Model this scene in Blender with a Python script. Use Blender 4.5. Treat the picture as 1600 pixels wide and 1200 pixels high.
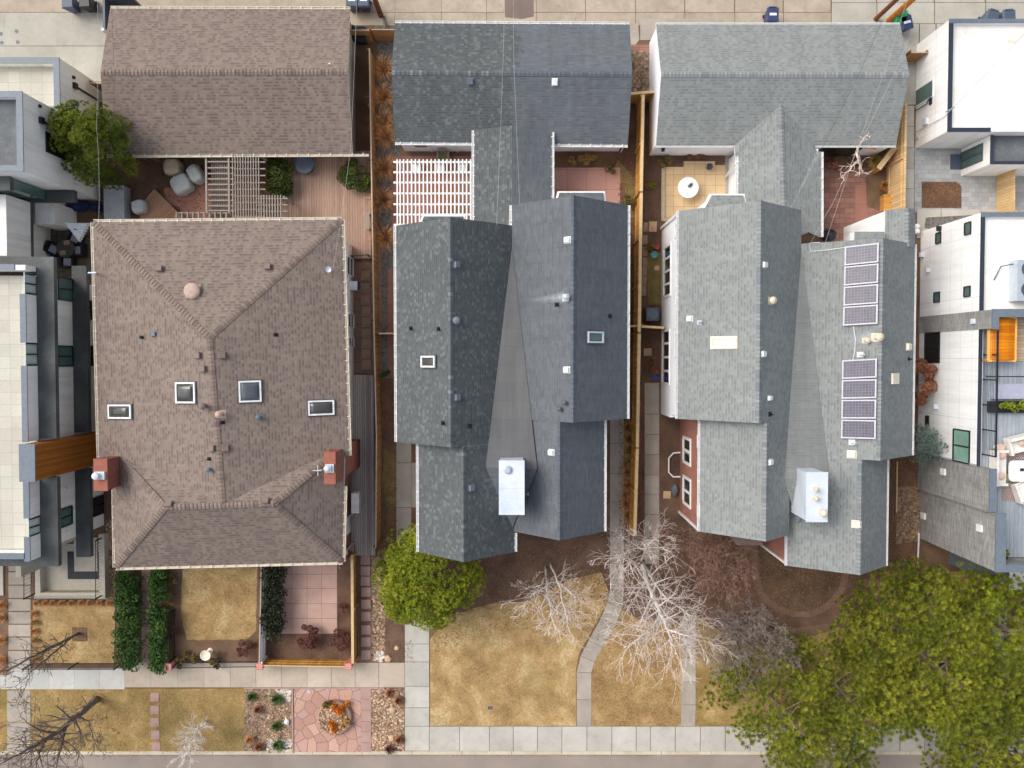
import bpy, math, random
from mathutils import Vector, Matrix, noise
random.seed(7)
R_ = math.radians
for o in list(bpy.data.objects): bpy.data.objects.remove(o)
SC = bpy.context.scene
COL = SC.collection

# ------------------------------------------------------------------ camera, sky, sun, exposure
CAM_H = 50.0; GSD = 0.038; FPX = CAM_H / GSD; TILT = math.atan(40 / FPX)
cd = bpy.data.cameras.new('camera'); cam = bpy.data.objects.new('camera', cd); COL.objects.link(cam)
cam.location = (0, 0, CAM_H); cam.rotation_euler = (-TILT, 0, 0)
cd.sensor_width = 36; cd.lens = 36 * FPX / 1600; cd.clip_start = 0.5; cd.clip_end = 5000
SC.camera = cam
SUN_EL = R_(48); SUN_AZ = R_(-62)          # azimuth from +Y towards +X: sun to the upper left of the picture
w = bpy.data.worlds.new('World'); SC.world = w; w.use_nodes = True
nt = w.node_tree; bg = nt.nodes['Background']
sky = nt.nodes.new('ShaderNodeTexSky'); sky.sky_type = 'NISHITA'; sky.sun_disc = False
sky.sun_elevation = SUN_EL; sky.sun_rotation = SUN_AZ; sky.dust_density = 4.0; sky.ozone_density = 1.0
hs = nt.nodes.new('ShaderNodeHueSaturation'); hs.inputs['Saturation'].default_value = 0.5
nt.links.new(sky.outputs[0], hs.inputs['Color']); nt.links.new(hs.outputs[0], bg.inputs[0])
bg.inputs[1].default_value = 0.15
sd = bpy.data.lights.new('sun', 'SUN'); sd.energy = 1.15; sd.angle = R_(38); sd.color = (1.0, 0.95, 0.87)
sun = bpy.data.objects.new('sun', sd); COL.objects.link(sun)
sdir = Vector((math.sin(SUN_AZ) * math.cos(SUN_EL), math.cos(SUN_AZ) * math.cos(SUN_EL), math.sin(SUN_EL)))
sun.rotation_euler = sdir.to_track_quat('Z', 'Y').to_euler(); sun.location = (-40, 30, 60)
SC.view_settings.view_transform = 'Standard'; SC.view_settings.look = 'None'
SC.view_settings.exposure = 0.45; SC.view_settings.gamma = 1.0

# ------------------------------------------------------------------ projection helpers
ROT = Matrix.Rotation(-TILT, 3, 'X')
def ray(u, v): return ROT @ Vector((u - 800, 600 - v, -FPX))
def P(u, v, z=0.0):
    d = ray(u, v); t = (z - CAM_H) / d.z
    return Vector((d.x * t, d.y * t, z))
def onx(u, v, x):
    d = ray(u, v); t = x / d.x
    return Vector((x, d.y * t, CAM_H + d.z * t))
def lin(c):
    c /= 255.0
    return c / 12.92 if c <= 0.04045 else ((c + 0.055) / 1.055) ** 2.4
def C(r, g, b, k=0.9): return (lin(r) * k, lin(g) * k, lin(b) * k, 1)

# ------------------------------------------------------------------ materials
MATS = {}
def newmat(name):
    m = bpy.data.materials.new(name); m.use_nodes = True; MATS[name] = m
    return m, m.node_tree.nodes, m.node_tree.links, m.node_tree.nodes['Principled BSDF']
def texco(N, L, kind='Object'):
    t = N.new('ShaderNodeTexCoord'); return t.outputs[kind]
def noi(N, L, co, scale, detail=4, rough=0.6, dist=0.0):
    n = N.new('ShaderNodeTexNoise'); n.inputs['Scale'].default_value = scale
    n.inputs['Detail'].default_value = detail; n.inputs['Roughness'].default_value = rough
    n.inputs['Distortion'].default_value = dist
    L.new(co, n.inputs['Vector']); return n.outputs['Fac']
def ramp(N, L, fac, stops, interp='LINEAR'):
    r = N.new('ShaderNodeValToRGB'); cr = r.color_ramp; cr.interpolation = interp
    while len(cr.elements) < len(stops): cr.elements.new(0.5)
    for e, (p, c) in zip(cr.elements, stops): e.position = p; e.color = c if len(c) == 4 else (*c, 1)
    L.new(fac, r.inputs[0]); return r.outputs[0]
def mul(N, L, a, b, fac=1.0, mode='MULTIPLY'):
    m = N.new('ShaderNodeMixRGB'); m.blend_type = mode
    if isinstance(fac, (int, float)): m.inputs[0].default_value = fac
    else: L.new(fac, m.inputs[0])
    for i, s in ((1, a), (2, b)):
        if isinstance(s, tuple): m.inputs[i].default_value = s
        else: L.new(s, m.inputs[i])
    return m.outputs[0]
def bump(N, L, h, bsdf, strength=0.3, dist=0.02):
    b = N.new('ShaderNodeBump'); b.inputs['Strength'].default_value = strength; b.inputs['Distance'].default_value = dist
    L.new(h, b.inputs['Height']); L.new(b.outputs[0], bsdf.inputs['Normal'])
def G(v): return (v, v, v, 1)

def m_noise(name, c1, c2, scale=2.0, fine=30.0, famp=0.25, rough=0.85, bstr=0.0, metal=0.0, mid=None, spec=0.3):
    m, N, L, b = newmat(name); co = texco(N, L)
    f = noi(N, L, co, scale, 6, 0.62)
    st = [(0.30, c1), (0.70, c2)] if mid is None else [(0.28, c1), (0.5, mid), (0.72, c2)]
    col = ramp(N, L, f, st)
    f2 = noi(N, L, co, fine, 3, 0.6)
    col = mul(N, L, col, ramp(N, L, f2, [(0.25, G(1 - famp)), (0.75, G(1 + famp))]))
    L.new(col, b.inputs['Base Color']); b.inputs['Roughness'].default_value = rough
    b.inputs['Metallic'].default_value = metal; b.inputs['Specular IOR Level'].default_value = spec
    if bstr: bump(N, L, f2, b, bstr, 0.03)
    return m
def m_brick(name, c1, c2, mortar, bw, rh, ms, coord='UV', off=0.5, rough=0.85, bstr=0.25, var=0.15, big=0.6, bias=0.0, spec=0.2, streak=0.0):
    m, N, L, b = newmat(name); co = texco(N, L, coord)
    t = N.new('ShaderNodeTexBrick'); t.offset = off
    t.inputs['Color1'].default_value = c1; t.inputs['Color2'].default_value = c2; t.inputs['Mortar'].default_value = mortar
    t.inputs['Scale'].default_value = 1; t.inputs['Mortar Size'].default_value = ms; t.inputs['Mortar Smooth'].default_value = 0.3
    t.inputs['Bias'].default_value = bias; t.inputs['Brick Width'].default_value = bw; t.inputs['Row Height'].default_value = rh
    L.new(co, t.inputs['Vector'])
    oc = texco(N, L, 'Object')
    f = noi(N, L, oc, big, 5, 0.6)
    col = mul(N, L, t.outputs['Color'], ramp(N, L, f, [(0.3, G(1 - var)), (0.7, G(1 + var))]))
    f2 = noi(N, L, oc, 26, 3, 0.7)
    col = mul(N, L, col, ramp(N, L, f2, [(0.25, G(0.82)), (0.75, G(1.18))]))
    if streak:
        mp = N.new('ShaderNodeMapping'); mp.inputs['Scale'].default_value = (1.6, 0.12, 1); L.new(texco(N, L, 'UV'), mp.inputs[0])
        f3 = noi(N, L, mp.outputs[0], 1.5, 4, 0.6)
        col = mul(N, L, col, ramp(N, L, f3, [(0.35, G(1 - streak)), (0.65, G(1 + streak * 0.6))]))
    L.new(col, b.inputs['Base Color']); b.inputs['Roughness'].default_value = rough
    b.inputs['Specular IOR Level'].default_value = spec
    if bstr:
        inv = N.new('ShaderNodeMath'); inv.operation = 'SUBTRACT'; inv.inputs[0].default_value = 1
        L.new(t.outputs['Fac'], inv.inputs[1]); bump(N, L, inv.outputs[0], b, bstr, 0.02)
    return m
def m_shingle(name, dark, base, light, tab, row, pd=.28, pl=.25, line=.80, var=.05, streak=.05, lw=.2):
    """asphalt shingles: random tabs of three tones, a shadow line under every course"""
    m, N, L, b = newmat(name); co = texco(N, L, 'UV')
    s = N.new('ShaderNodeSeparateXYZ'); L.new(co, s.inputs[0])
    d = N.new('ShaderNodeMath'); d.operation = 'DIVIDE'; d.inputs[1].default_value = row; L.new(s.outputs[1], d.inputs[0])
    fr = N.new('ShaderNodeMath'); fr.operation = 'FRACT'; L.new(d.outputs[0], fr.inputs[0])
    # per-tab hash: course number and tab number, alternate courses offset by a random amount
    fl = N.new('ShaderNodeMath'); fl.operation = 'FLOOR'; L.new(d.outputs[0], fl.inputs[0])
    w1 = N.new('ShaderNodeTexWhiteNoise'); w1.noise_dimensions = '1D'; L.new(fl.outputs[0], w1.inputs['W'])
    du = N.new('ShaderNodeMath'); du.operation = 'DIVIDE'; du.inputs[1].default_value = tab; L.new(s.outputs[0], du.inputs[0])
    au = N.new('ShaderNodeMath'); au.operation = 'ADD'; L.new(du.outputs[0], au.inputs[0]); L.new(w1.outputs['Value'], au.inputs[1])
    fu = N.new('ShaderNodeMath'); fu.operation = 'FLOOR'; L.new(au.outputs[0], fu.inputs[0])
    cx = N.new('ShaderNodeCombineXYZ'); L.new(fu.outputs[0], cx.inputs[0]); L.new(fl.outputs[0], cx.inputs[1])
    w2 = N.new('ShaderNodeTexWhiteNoise'); w2.noise_dimensions = '2D'; L.new(cx.outputs[0], w2.inputs['Vector'])
    lit = ramp(N, L, w2.outputs['Value'], [(0, base), (1 - pl - .1, base), (1 - pl + .1, light), (1, light)])
    dk = ramp(N, L, w2.outputs['Value'], [(0, G(1)), (max(.01, pd - .06), G(1)), (pd + .06, G(0)), (1, G(0))])
    half = ramp(N, L, fr.outputs[0], [(0, G(1)), (.5, G(1)), (.62, G(0)), (1, G(0))])
    col = mul(N, L, lit, dark, mul(N, L, dk, half), 'MIX')
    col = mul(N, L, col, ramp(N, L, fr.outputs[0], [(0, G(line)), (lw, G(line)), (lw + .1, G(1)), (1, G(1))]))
    oc = texco(N, L, 'Object')
    col = mul(N, L, col, ramp(N, L, noi(N, L, oc, .6, 5, .6), [(.3, G(1 - var)), (.7, G(1 + var))]))
    col = mul(N, L, col, ramp(N, L, noi(N, L, oc, 16, 4, .75), [(.25, G(.84)), (.75, G(1.16))]))
    mp = N.new('ShaderNodeMapping'); mp.inputs['Scale'].default_value = (1.6, .12, 1); L.new(co, mp.inputs[0])
    col = mul(N, L, col, ramp(N, L, noi(N, L, mp.outputs[0], 1.5, 4, .6), [(.35, G(1 - streak)), (.65, G(1 + streak * .6))]))
    L.new(col, b.inputs['Base Color']); b.inputs['Roughness'].default_value = .9; b.inputs['Specular IOR Level'].default_value = .2
    bump(N, L, fr.outputs[0], b, .25, .02)
    return m
def m_boards(name, c1, c2, gapc, width, axis=0, coord='Object', rough=0.75, gap=0.06):
    """planks: bands across one axis with a dark joint"""
    m, N, L, b = newmat(name); co = texco(N, L, coord)
    s = N.new('ShaderNodeSeparateXYZ'); L.new(co, s.inputs[0])
    d = N.new('ShaderNodeMath'); d.operation = 'DIVIDE'; d.inputs[1].default_value = width; L.new(s.outputs[axis], d.inputs[0])
    fr = N.new('ShaderNodeMath'); fr.operation = 'FRACT'; L.new(d.outputs[0], fr.inputs[0])
    fl = N.new('ShaderNodeMath'); fl.operation = 'FLOOR'; L.new(d.outputs[0], fl.inputs[0])
    wn = N.new('ShaderNodeTexWhiteNoise'); wn.noise_dimensions = '1D'; L.new(fl.outputs[0], wn.inputs['W'])
    col = ramp(N, L, wn.outputs['Value'], [(0.0, c1), (1.0, c2)])
    mp = N.new('ShaderNodeMapping'); sc = [2.0, 2.0, 2.0]; sc[axis] = 25.0; mp.inputs['Scale'].default_value = sc
    L.new(co, mp.inputs[0])
    f = noi(N, L, mp.outputs[0], 1.0, 5, 0.6)
    col = mul(N, L, col, ramp(N, L, f, [(0.25, G(0.75)), (0.75, G(1.2))]))
    lt = N.new('ShaderNodeMath'); lt.operation = 'LESS_THAN'; lt.inputs[1].default_value = gap; L.new(fr.outputs[0], lt.inputs[0])
    col = mul(N, L, col, gapc, lt.outputs[0], 'MIX')
    L.new(col, b.inputs['Base Color']); b.inputs['Roughness'].default_value = rough; b.inputs['Specular IOR Level'].default_value = 0.2
    return m
def m_voro(name, cols, scale, joint=None, jw=0.05, rough=0.9, bstr=0.3, rnd=1.0, fine=0.2):
    m, N, L, b = newmat(name); co = texco(N, L)
    dn = N.new('ShaderNodeTexNoise'); dn.inputs['Scale'].default_value = scale * 1.2; L.new(co, dn.inputs['Vector'])
    mx = N.new('ShaderNodeMixRGB'); mx.blend_type = 'LINEAR_LIGHT'; mx.inputs[0].default_value = 0.08 / scale
    L.new(co, mx.inputs[1]); L.new(dn.outputs['Color'], mx.inputs[2])
    v = N.new('ShaderNodeTexVoronoi'); v.voronoi_dimensions = '2D'; v.inputs['Scale'].default_value = scale; v.inputs['Randomness'].default_value = rnd
    L.new(mx.outputs[0], v.inputs['Vector'])
    s = N.new('ShaderNodeSeparateColor'); L.new(v.outputs['Color'], s.inputs[0])
    n = len(cols); col = ramp(N, L, s.outputs[0], [(i / max(1, n - 1), c) for i, c in enumerate(cols)])
    f2 = noi(N, L, co, 12, 4, 0.65)
    col = mul(N, L, col, ramp(N, L, f2, [(0.25, G(1 - fine)), (0.75, G(1 + fine))]))
    if joint:
        e = N.new('ShaderNodeTexVoronoi'); e.voronoi_dimensions = '2D'; e.feature = 'DISTANCE_TO_EDGE'; e.inputs['Scale'].default_value = scale
        e.inputs['Randomness'].default_value = rnd
        L.new(mx.outputs[0], e.inputs['Vector'])
        lt = N.new('ShaderNodeMath'); lt.operation = 'LESS_THAN'; lt.inputs[1].default_value = jw; L.new(e.outputs[0], lt.inputs[0])
        col = mul(N, L, col, joint, lt.outputs[0], 'MIX')
        if bstr: bump(N, L, e.outputs[0], b, bstr, 0.05)
    elif bstr: bump(N, L, v.outputs['Distance'], b, bstr, 0.05)
    L.new(col, b.inputs['Base Color']); b.inputs['Roughness'].default_value = rough; b.inputs['Specular IOR Level'].default_value = 0.15
    return m
def m_lawn(name, straw, mid, brown, green, gs=.55):
    m, N, L, b = newmat(name); co = texco(N, L)
    col = ramp(N, L, noi(N, L, co, .55, 7, .68, .4), [(.36, brown), (.5, mid), (.64, straw)])
    col = mul(N, L, col, green, ramp(N, L, noi(N, L, co, .33, 6, .7, .6), [(.48, G(0)), (.68, G(gs))]), 'MIX')
    f = noi(N, L, co, 7, 5, .75); col = mul(N, L, col, ramp(N, L, f, [(.3, G(.72)), (.7, G(1.28))]))
    f2 = noi(N, L, co, 34, 3, .8); col = mul(N, L, col, ramp(N, L, f2, [(.3, G(.68)), (.7, G(1.3))]))
    L.new(col, b.inputs['Base Color']); b.inputs['Roughness'].default_value = 1; b.inputs['Specular IOR Level'].default_value = .1
    bump(N, L, f2, b, .6, .04); return m
def m_slab(name, c1, c2, stain=.14, per=.10):
    """cast concrete: every slab its own tone, soft stains"""
    m, N, L, b = newmat(name); co = texco(N, L)
    g = N.new('ShaderNodeNewGeometry'); col = ramp(N, L, noi(N, L, co, .5, 7, .65), [(.32, c2), (.68, c1)])
    col = mul(N, L, col, ramp(N, L, g.outputs['Random Per Island'], [(0, G(1 - per)), (1, G(1 + per * .6))]))
    col = mul(N, L, col, ramp(N, L, noi(N, L, co, 1.7, 6, .7, .8), [(.30, G(1 - stain)), (.5, G(1)), (1, G(1))]))
    f = noi(N, L, co, 24, 3, .7); col = mul(N, L, col, ramp(N, L, f, [(.25, G(.92)), (.75, G(1.07))]))
    L.new(col, b.inputs['Base Color']); b.inputs['Roughness'].default_value = .92; b.inputs['Specular IOR Level'].default_value = .2
    bump(N, L, f, b, .1, .02); return m
def m_wall(name, c, dirt, panel=None, amt=.5):
    """painted wall: panel seams, rain streaks and splash dirt near the ground"""
    m, N, L, b = newmat(name); co = texco(N, L)
    mp = N.new('ShaderNodeMapping'); mp.inputs['Scale'].default_value = (2.2, 2.2, .18); L.new(co, mp.inputs[0])
    k = ramp(N, L, noi(N, L, mp.outputs[0], 1.0, 6, .7), [(.45, G(0)), (.75, G(amt))])
    col = mul(N, L, c, dirt, k, 'MIX')
    col = mul(N, L, col, ramp(N, L, noi(N, L, co, .5, 4), [(.3, G(.95)), (.7, G(1.02))]))
    if panel:
        t = N.new('ShaderNodeTexBrick'); t.offset = 0; t.inputs['Color1'].default_value = G(.98); t.inputs['Color2'].default_value = G(1); t.inputs['Mortar'].default_value = G(.66)
        for kk, v in (('Scale', 1), ('Mortar Size', .012), ('Mortar Smooth', .2), ('Brick Width', panel[0]), ('Row Height', panel[1])): t.inputs[kk].default_value = v
        L.new(texco(N, L, 'UV'), t.inputs['Vector']); col = mul(N, L, col, t.outputs['Color'])
    L.new(col, b.inputs['Base Color']); b.inputs['Roughness'].default_value = .8; b.inputs['Specular IOR Level'].default_value = .25
    return m
def m_tint(name, stops, rough=0.7, spec=0.2, trans=0.0):
    m, N, L, b = newmat(name)
    a = N.new('ShaderNodeAttribute'); a.attribute_name = 'tint'
    n = len(stops)
    L.new(ramp(N, L, a.outputs['Fac'], [(i / max(1, n - 1), c) for i, c in enumerate(stops)]), b.inputs['Base Color'])
    b.inputs['Roughness'].default_value = rough; b.inputs['Specular IOR Level'].default_value = spec
    return m
def m_plain(name, col, rough=0.5, metal=0.0, spec=0.4, amp=0.12, scale=5.0):
    return m_noise(name, tuple(x * (1 - amp) for x in col[:3]) + (1,), tuple(x * (1 + amp) for x in col[:3]) + (1,), scale, 40, 0.06, rough, 0, metal, None, spec)
def m_glass(name, col, rough=0.06):
    m, N, L, b = newmat(name); co = texco(N, L)
    f = noi(N, L, co, 0.8, 2)
    L.new(ramp(N, L, f, [(0.3, tuple(x * 0.7 for x in col[:3]) + (1,)), (0.7, col)]), b.inputs['Base Color'])
    b.inputs['Roughness'].default_value = rough; b.inputs['Specular IOR Level'].default_value = 0.6
    return m

# ------------------------------------------------------------------ mesh builder
ORIG = {}
def auto_uv(pts):
    n = Vector((0, 0, 0))
    for i in range(len(pts)):
        a, b = pts[i], pts[(i + 1) % len(pts)]
        n += Vector(((a.y - b.y) * (a.z + b.z), (a.z - b.z) * (a.x + b.x), (a.x - b.x) * (a.y + b.y)))
    if n.length < 1e-12: return [(0, 0)] * len(pts)
    n.normalize()
    if abs(n.z) > 0.9: return [(p.x, p.y) for p in pts]
    t = Vector((-n.y, n.x, 0)); t.normalize(); s = n.cross(t)
    return [(p.dot(t), p.dot(s)) for p in pts]
class MB:
    def __init__(s): s.v = []; s.f = []; s.m = []; s.uv = []; s.t = []
    def face(s, pts, mat=0, uv=None, tint=None):
        pts = [Vector(p) for p in pts]; i = len(s.v); s.v += pts; s.f.append(list(range(i, i + len(pts)))); s.m.append(mat)
        s.uv += list(uv) if uv else auto_uv(pts); s.t.append(tint if tint is not None else 0.5)
    def hexa(s, p, mat=0, top=None):
        """p: 8 corners, bottom ring 0-3 ccw from above, top ring 4-7"""
        t = mat if top is None else top
        for q, m in (((3, 2, 1, 0), mat), ((4, 5, 6, 7), t), ((0, 1, 5, 4), mat), ((1, 2, 6, 5), mat), ((2, 3, 7, 6), mat), ((3, 0, 4, 7), mat)):
            s.face([p[k] for k in q], m)
    def box(s, x0, y0, z0, x1, y1, z1, mat=0, top=None):
        x0, x1 = sorted((x0, x1)); y0, y1 = sorted((y0, y1)); z0, z1 = sorted((z0, z1))
        s.hexa([(x0, y0, z0), (x1, y0, z0), (x1, y1, z0), (x0, y1, z0), (x0, y0, z1), (x1, y0, z1), (x1, y1, z1), (x0, y1, z1)], mat, top)
    def obox(s, c, e, f, n, a, b, h, mat=0, top=None, z0=0.0, taper=1.0):
        """oriented box at c: half sizes a along e, b along f, from z0 to h along n"""
        c = Vector(c); q = []
        for z, k in ((z0, 1.0), (h, taper)):
            for i, j in ((-1, -1), (1, -1), (1, 1), (-1, 1)): q.append(c + e * (a * i * k) + f * (b * j * k) + n * z)
        s.hexa(q, mat, top)
    def rbox(s, x, y, z0, sx, sy, h, rot=0, mat=0, top=None, taper=1.0):
        e = Vector((math.cos(rot), math.sin(rot), 0)); f = Vector((-e.y, e.x, 0))
        s.obox((x, y, z0), e, f, Vector((0, 0, 1)), sx / 2, sy / 2, h, mat, top, 0, taper)
    def prism(s, poly, z0, z1, mat=0, top=None):
        n = len(poly); a = sum(poly[i][0] * poly[(i + 1) % n][1] - poly[(i + 1) % n][0] * poly[i][1] for i in range(n))
        if a < 0: poly = list(reversed(poly))
        s.face([(p[0], p[1], z1) for p in poly], mat if top is None else top)
        s.face([(p[0], p[1], z0) for p in reversed(poly)], mat)
        for i in range(n):
            a, b = poly[i], poly[(i + 1) % n]
            s.face([(a[0], a[1], z0), (b[0], b[1], z0), (b[0], b[1], z1), (a[0], a[1], z1)], mat)
    def tube(s, pts, rad, n=6, mat=0, cap=True, tint=None):
        rings = []
        for i, p in enumerate(pts):
            p = Vector(p); a = Vector(pts[max(0, i - 1)]); b = Vector(pts[min(len(pts) - 1, i + 1)])
            d = (b - a); d = d.normalized() if d.length > 1e-9 else Vector((0, 0, 1))
            x = d.orthogonal().normalized() if abs(d.z) > 0.95 else d.cross(Vector((0, 0, 1))).normalized()
            y = d.cross(x); r = rad[i] if isinstance(rad, (list, tuple)) else rad
            k0 = len(s.v)
            for k in range(n):
                t = 2 * math.pi * k / n; s.v.append(p + x * (r * math.cos(t)) + y * (r * math.sin(t)))
            rings.append(k0)
        for i in range(len(rings) - 1):
            for k in range(n):
                q = [rings[i] + k, rings[i] + (k + 1) % n, rings[i + 1] + (k + 1) % n, rings[i + 1] + k]
                s.f.append(q); s.m.append(mat); s.t.append(0.5 if tint is None else tint)
                L_ = i * 0.3; s.uv += [(k / n, L_), ((k + 1) / n, L_), ((k + 1) / n, L_ + .3), (k / n, L_ + .3)]
        if cap and n > 2:
            for r0, rev in ((rings[0], False), (rings[-1], True)):
                q = [r0 + k for k in range(n)]
                if rev: q = q[::1]
                else: q = q[::-1]
                s.f.append(q); s.m.append(mat); s.uv += [(0, 0)] * n; s.t.append(0.5 if tint is None else tint)
    def lathe(s, c, prof, n=16, mat=0, axis=None):
        """prof: list of (r, z)"""
        c = Vector(c); k0 = len(s.v)
        for r, z in prof:
            for k in range(n):
                t = 2 * math.pi * k / n; s.v.append(c + Vector((r * math.cos(t), r * math.sin(t), z)))
        for i in range(len(prof) - 1):
            for k in range(n):
                a = k0 + i * n; b = a + n
                s.f.append([a + k, a + (k + 1) % n, b + (k + 1) % n, b + k]); s.m.append(mat); s.t.append(0.5)
                s.uv += [(k / n, i), ((k + 1) / n, i), ((k + 1) / n, i + 1), (k / n, i + 1)]
        for i, rev in ((0, True), (len(prof) - 1, False)):
            q = [k0 + i * n + k for k in range(n)]
            s.f.append(q[::-1] if rev else q); s.m.append(mat); s.uv += [(0, 0)] * n; s.t.append(0.5)
    def blob(s, c, r, seed=0, amp=0.15, n=3, squash=(1, 1, 1), mat=0, tint=None, flat=None):
        """irregular lump: displaced uv-sphere; flat clips below this z"""
        c = Vector(c); nu, nv = 6 * n // 2 + 4, 3 * n // 2 + 3; k0 = len(s.v)
        for j in range(nv + 1):
            th = math.pi * j / nv
            for i in range(nu):
                ph = 2 * math.pi * i / nu
                d = Vector((math.sin(th) * math.cos(ph), math.sin(th) * math.sin(ph), math.cos(th)))
                rr = r * (1 + amp * 2 * noise.noise(d * 1.7 + Vector((seed * 3.1, seed * 1.7, 0))))
                p = c + Vector((d.x * rr * squash[0], d.y * rr * squash[1], d.z * rr * squash[2]))
                if flat is not None and p.z < flat: p.z = flat
                s.v.append(p)
        for j in range(nv):
            for i in range(nu):
                a = k0 + j * nu; b = a + nu
                s.f.append([a + i, b + i, b + (i + 1) % nu, a + (i + 1) % nu]); s.m.append(mat); s.uv += [(0, 0)] * 4
                s.t.append(0.5 if tint is None else tint)
    def build(s, name, mats, parent=None, loc=None, smooth=False, tint=False):
        if not isinstance(mats, (list, tuple)): mats = [mats]
        if parent is not None: org = ORIG[parent.name]
        elif loc is not None: org = Vector(loc)
        elif s.v:
            xs = [p[0] for p in s.v]; ys = [p[1] for p in s.v]; zs = [p[2] for p in s.v]
            org = Vector(((min(xs) + max(xs)) / 2, (min(ys) + max(ys)) / 2, min(zs)))
        else: org = Vector((0, 0, 0))
        me = bpy.data.meshes.new(name)
        me.from_pydata([(p[0] - org.x, p[1] - org.y, p[2] - org.z) for p in s.v], [], s.f)
        for m in mats: me.materials.append(MATS[m] if isinstance(m, str) else m)
        if len(mats) > 1: me.polygons.foreach_set('material_index', s.m)
        if len(s.uv) == len(me.loops):
            ul = me.uv_layers.new(name='UVMap'); ul.data.foreach_set('uv', [x for q in s.uv for x in q])
        if tint:
            a = me.attributes.new('tint', 'FLOAT', 'FACE'); a.data.foreach_set('value', s.t)
        if smooth: me.polygons.foreach_set('use_smooth', [True] * len(me.polygons))
        me.update()
        o = bpy.data.objects.new(name, me); COL.objects.link(o)
        if parent is not None: o.parent = parent
        else: o.location = org
        ORIG[o.name] = org
        return o
def T(o, label, cat, group=None, kind=None):
    if label: o['label'] = label
    if cat: o['category'] = cat
    if group: o['group'] = group
    if kind: o['kind'] = kind
    return o
def thing(name, loc, label, cat, group=None):
    o = bpy.data.objects.new(name, None); COL.objects.link(o); o.location = loc; o.empty_display_size = 0.3
    ORIG[o.name] = Vector(loc)
    return T(o, label, cat, group)
def dup(root, loc, rotz=None, label=None):
    r = root.copy(); COL.objects.link(r); r.location = loc
    if rotz is not None: r.rotation_euler = (0, 0, rotz)
    if label: r['label'] = label
    ORIG[r.name] = Vector(loc)
    for ch in list(root.children):
        c = ch.copy(); COL.objects.link(c); c.parent = r
        for g in list(ch.children):
            d = g.copy(); COL.objects.link(d); d.parent = c
    return r
def structure(o): o['kind'] = 'structure'; return o

# ground sheets -----------------------------------------------------
SHEETS = [0]
def sheet(name, pts, level, mat, kind='structure', lab=None):
    SHEETS[0] += 1   # no two sheets share a plane
    mb = MB(); pts = [P(u, v, 0) for u, v in pts]; z = level * 0.004 + (SHEETS[0] % 9) * 0.00042
    a = sum(pts[i].x * pts[(i + 1) % len(pts)].y - pts[(i + 1) % len(pts)].x * pts[i].y for i in range(len(pts)))
    if a < 0: pts.reverse()
    mb.face([(p.x, p.y, z) for p in pts]); o = mb.build(name, mat); o['kind'] = kind
    return o
def rect(u0, v0, u1, v1): return [(u0, v0), (u1, v0), (u1, v1), (u0, v1)]
def slabs(name, us, vs, mat, h=0.03, gap=0.035, kind='structure', jit=0.0):
    mb = MB()
    for i in range(len(us) - 1):
        for j in range(len(vs) - 1):
            a = P(us[i], vs[j + 1]); b = P(us[i + 1], vs[j]); g = gap / 2; z = h + random.uniform(0, 0.006)
            mb.box(a.x + g, a.y + g, -0.02, b.x - g, b.y - g, z)
    o = mb.build(name, mat)
    if kind: o['kind'] = kind
    return o
def strip(name, pairs, mat, h=0.03, gap=0.03, kind='structure'):
    """walkway made of slabs between successive (left,right) pixel pairs"""
    mb = MB()
    for (l0, r0), (l1, r1) in zip(pairs[:-1], pairs[1:]):
        q = [P(*l1), P(*r1), P(*r0), P(*l0)]
        c = sum(q, Vector()) / 4; q = [p + (c - p).normalized() * gap / 2 for p in q]
        mb.prism([(p.x, p.y) for p in q], -0.02, h + random.uniform(0, 0.006))
    o = mb.build(name, mat); o['kind'] = kind
    return o
def inpoly(x, y, poly):
    r = False; j = len(poly) - 1
    for i in range(len(poly)):
        xi, yi = poly[i]; xj, yj = poly[j]
        if (yi > y) != (yj > y) and x < (xj - xi) * (y - yi) / (yj - yi) + xi: r = not r
        j = i
    return r
def scatter(poly, n):
    q = [(P(u, v).x, P(u, v).y) for u, v in poly]; xs = [p[0] for p in q]; ys = [p[1] for p in q]; out = []; k = 0
    while len(out) < n and k < n * 20:
        k += 1; x = random.uniform(min(xs), max(xs)); y = random.uniform(min(ys), max(ys))
        if inpoly(x, y, q): out.append((x, y))
    return out
def litter(name, poly, n, mat, size=(0.05, 0.11), z=0.03):
    mb = MB()
    for x, y in scatter(poly, n):
        s = random.uniform(*size); a = random.uniform(0, 6.28); t = random.uniform(-.5, .5)
        e = Vector((math.cos(a), math.sin(a), t)) * s * .5; f = Vector((-math.sin(a), math.cos(a), random.uniform(-.4, .4))) * s * .32
        c = Vector((x, y, z + random.uniform(0, .03)))
        mb.face([c - e, c + f, c + e, c - f], 0, [(0, 0)] * 4, random.random())
    o = mb.build(name, mat, tint=True); o['kind'] = 'stuff'; return o
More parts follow.
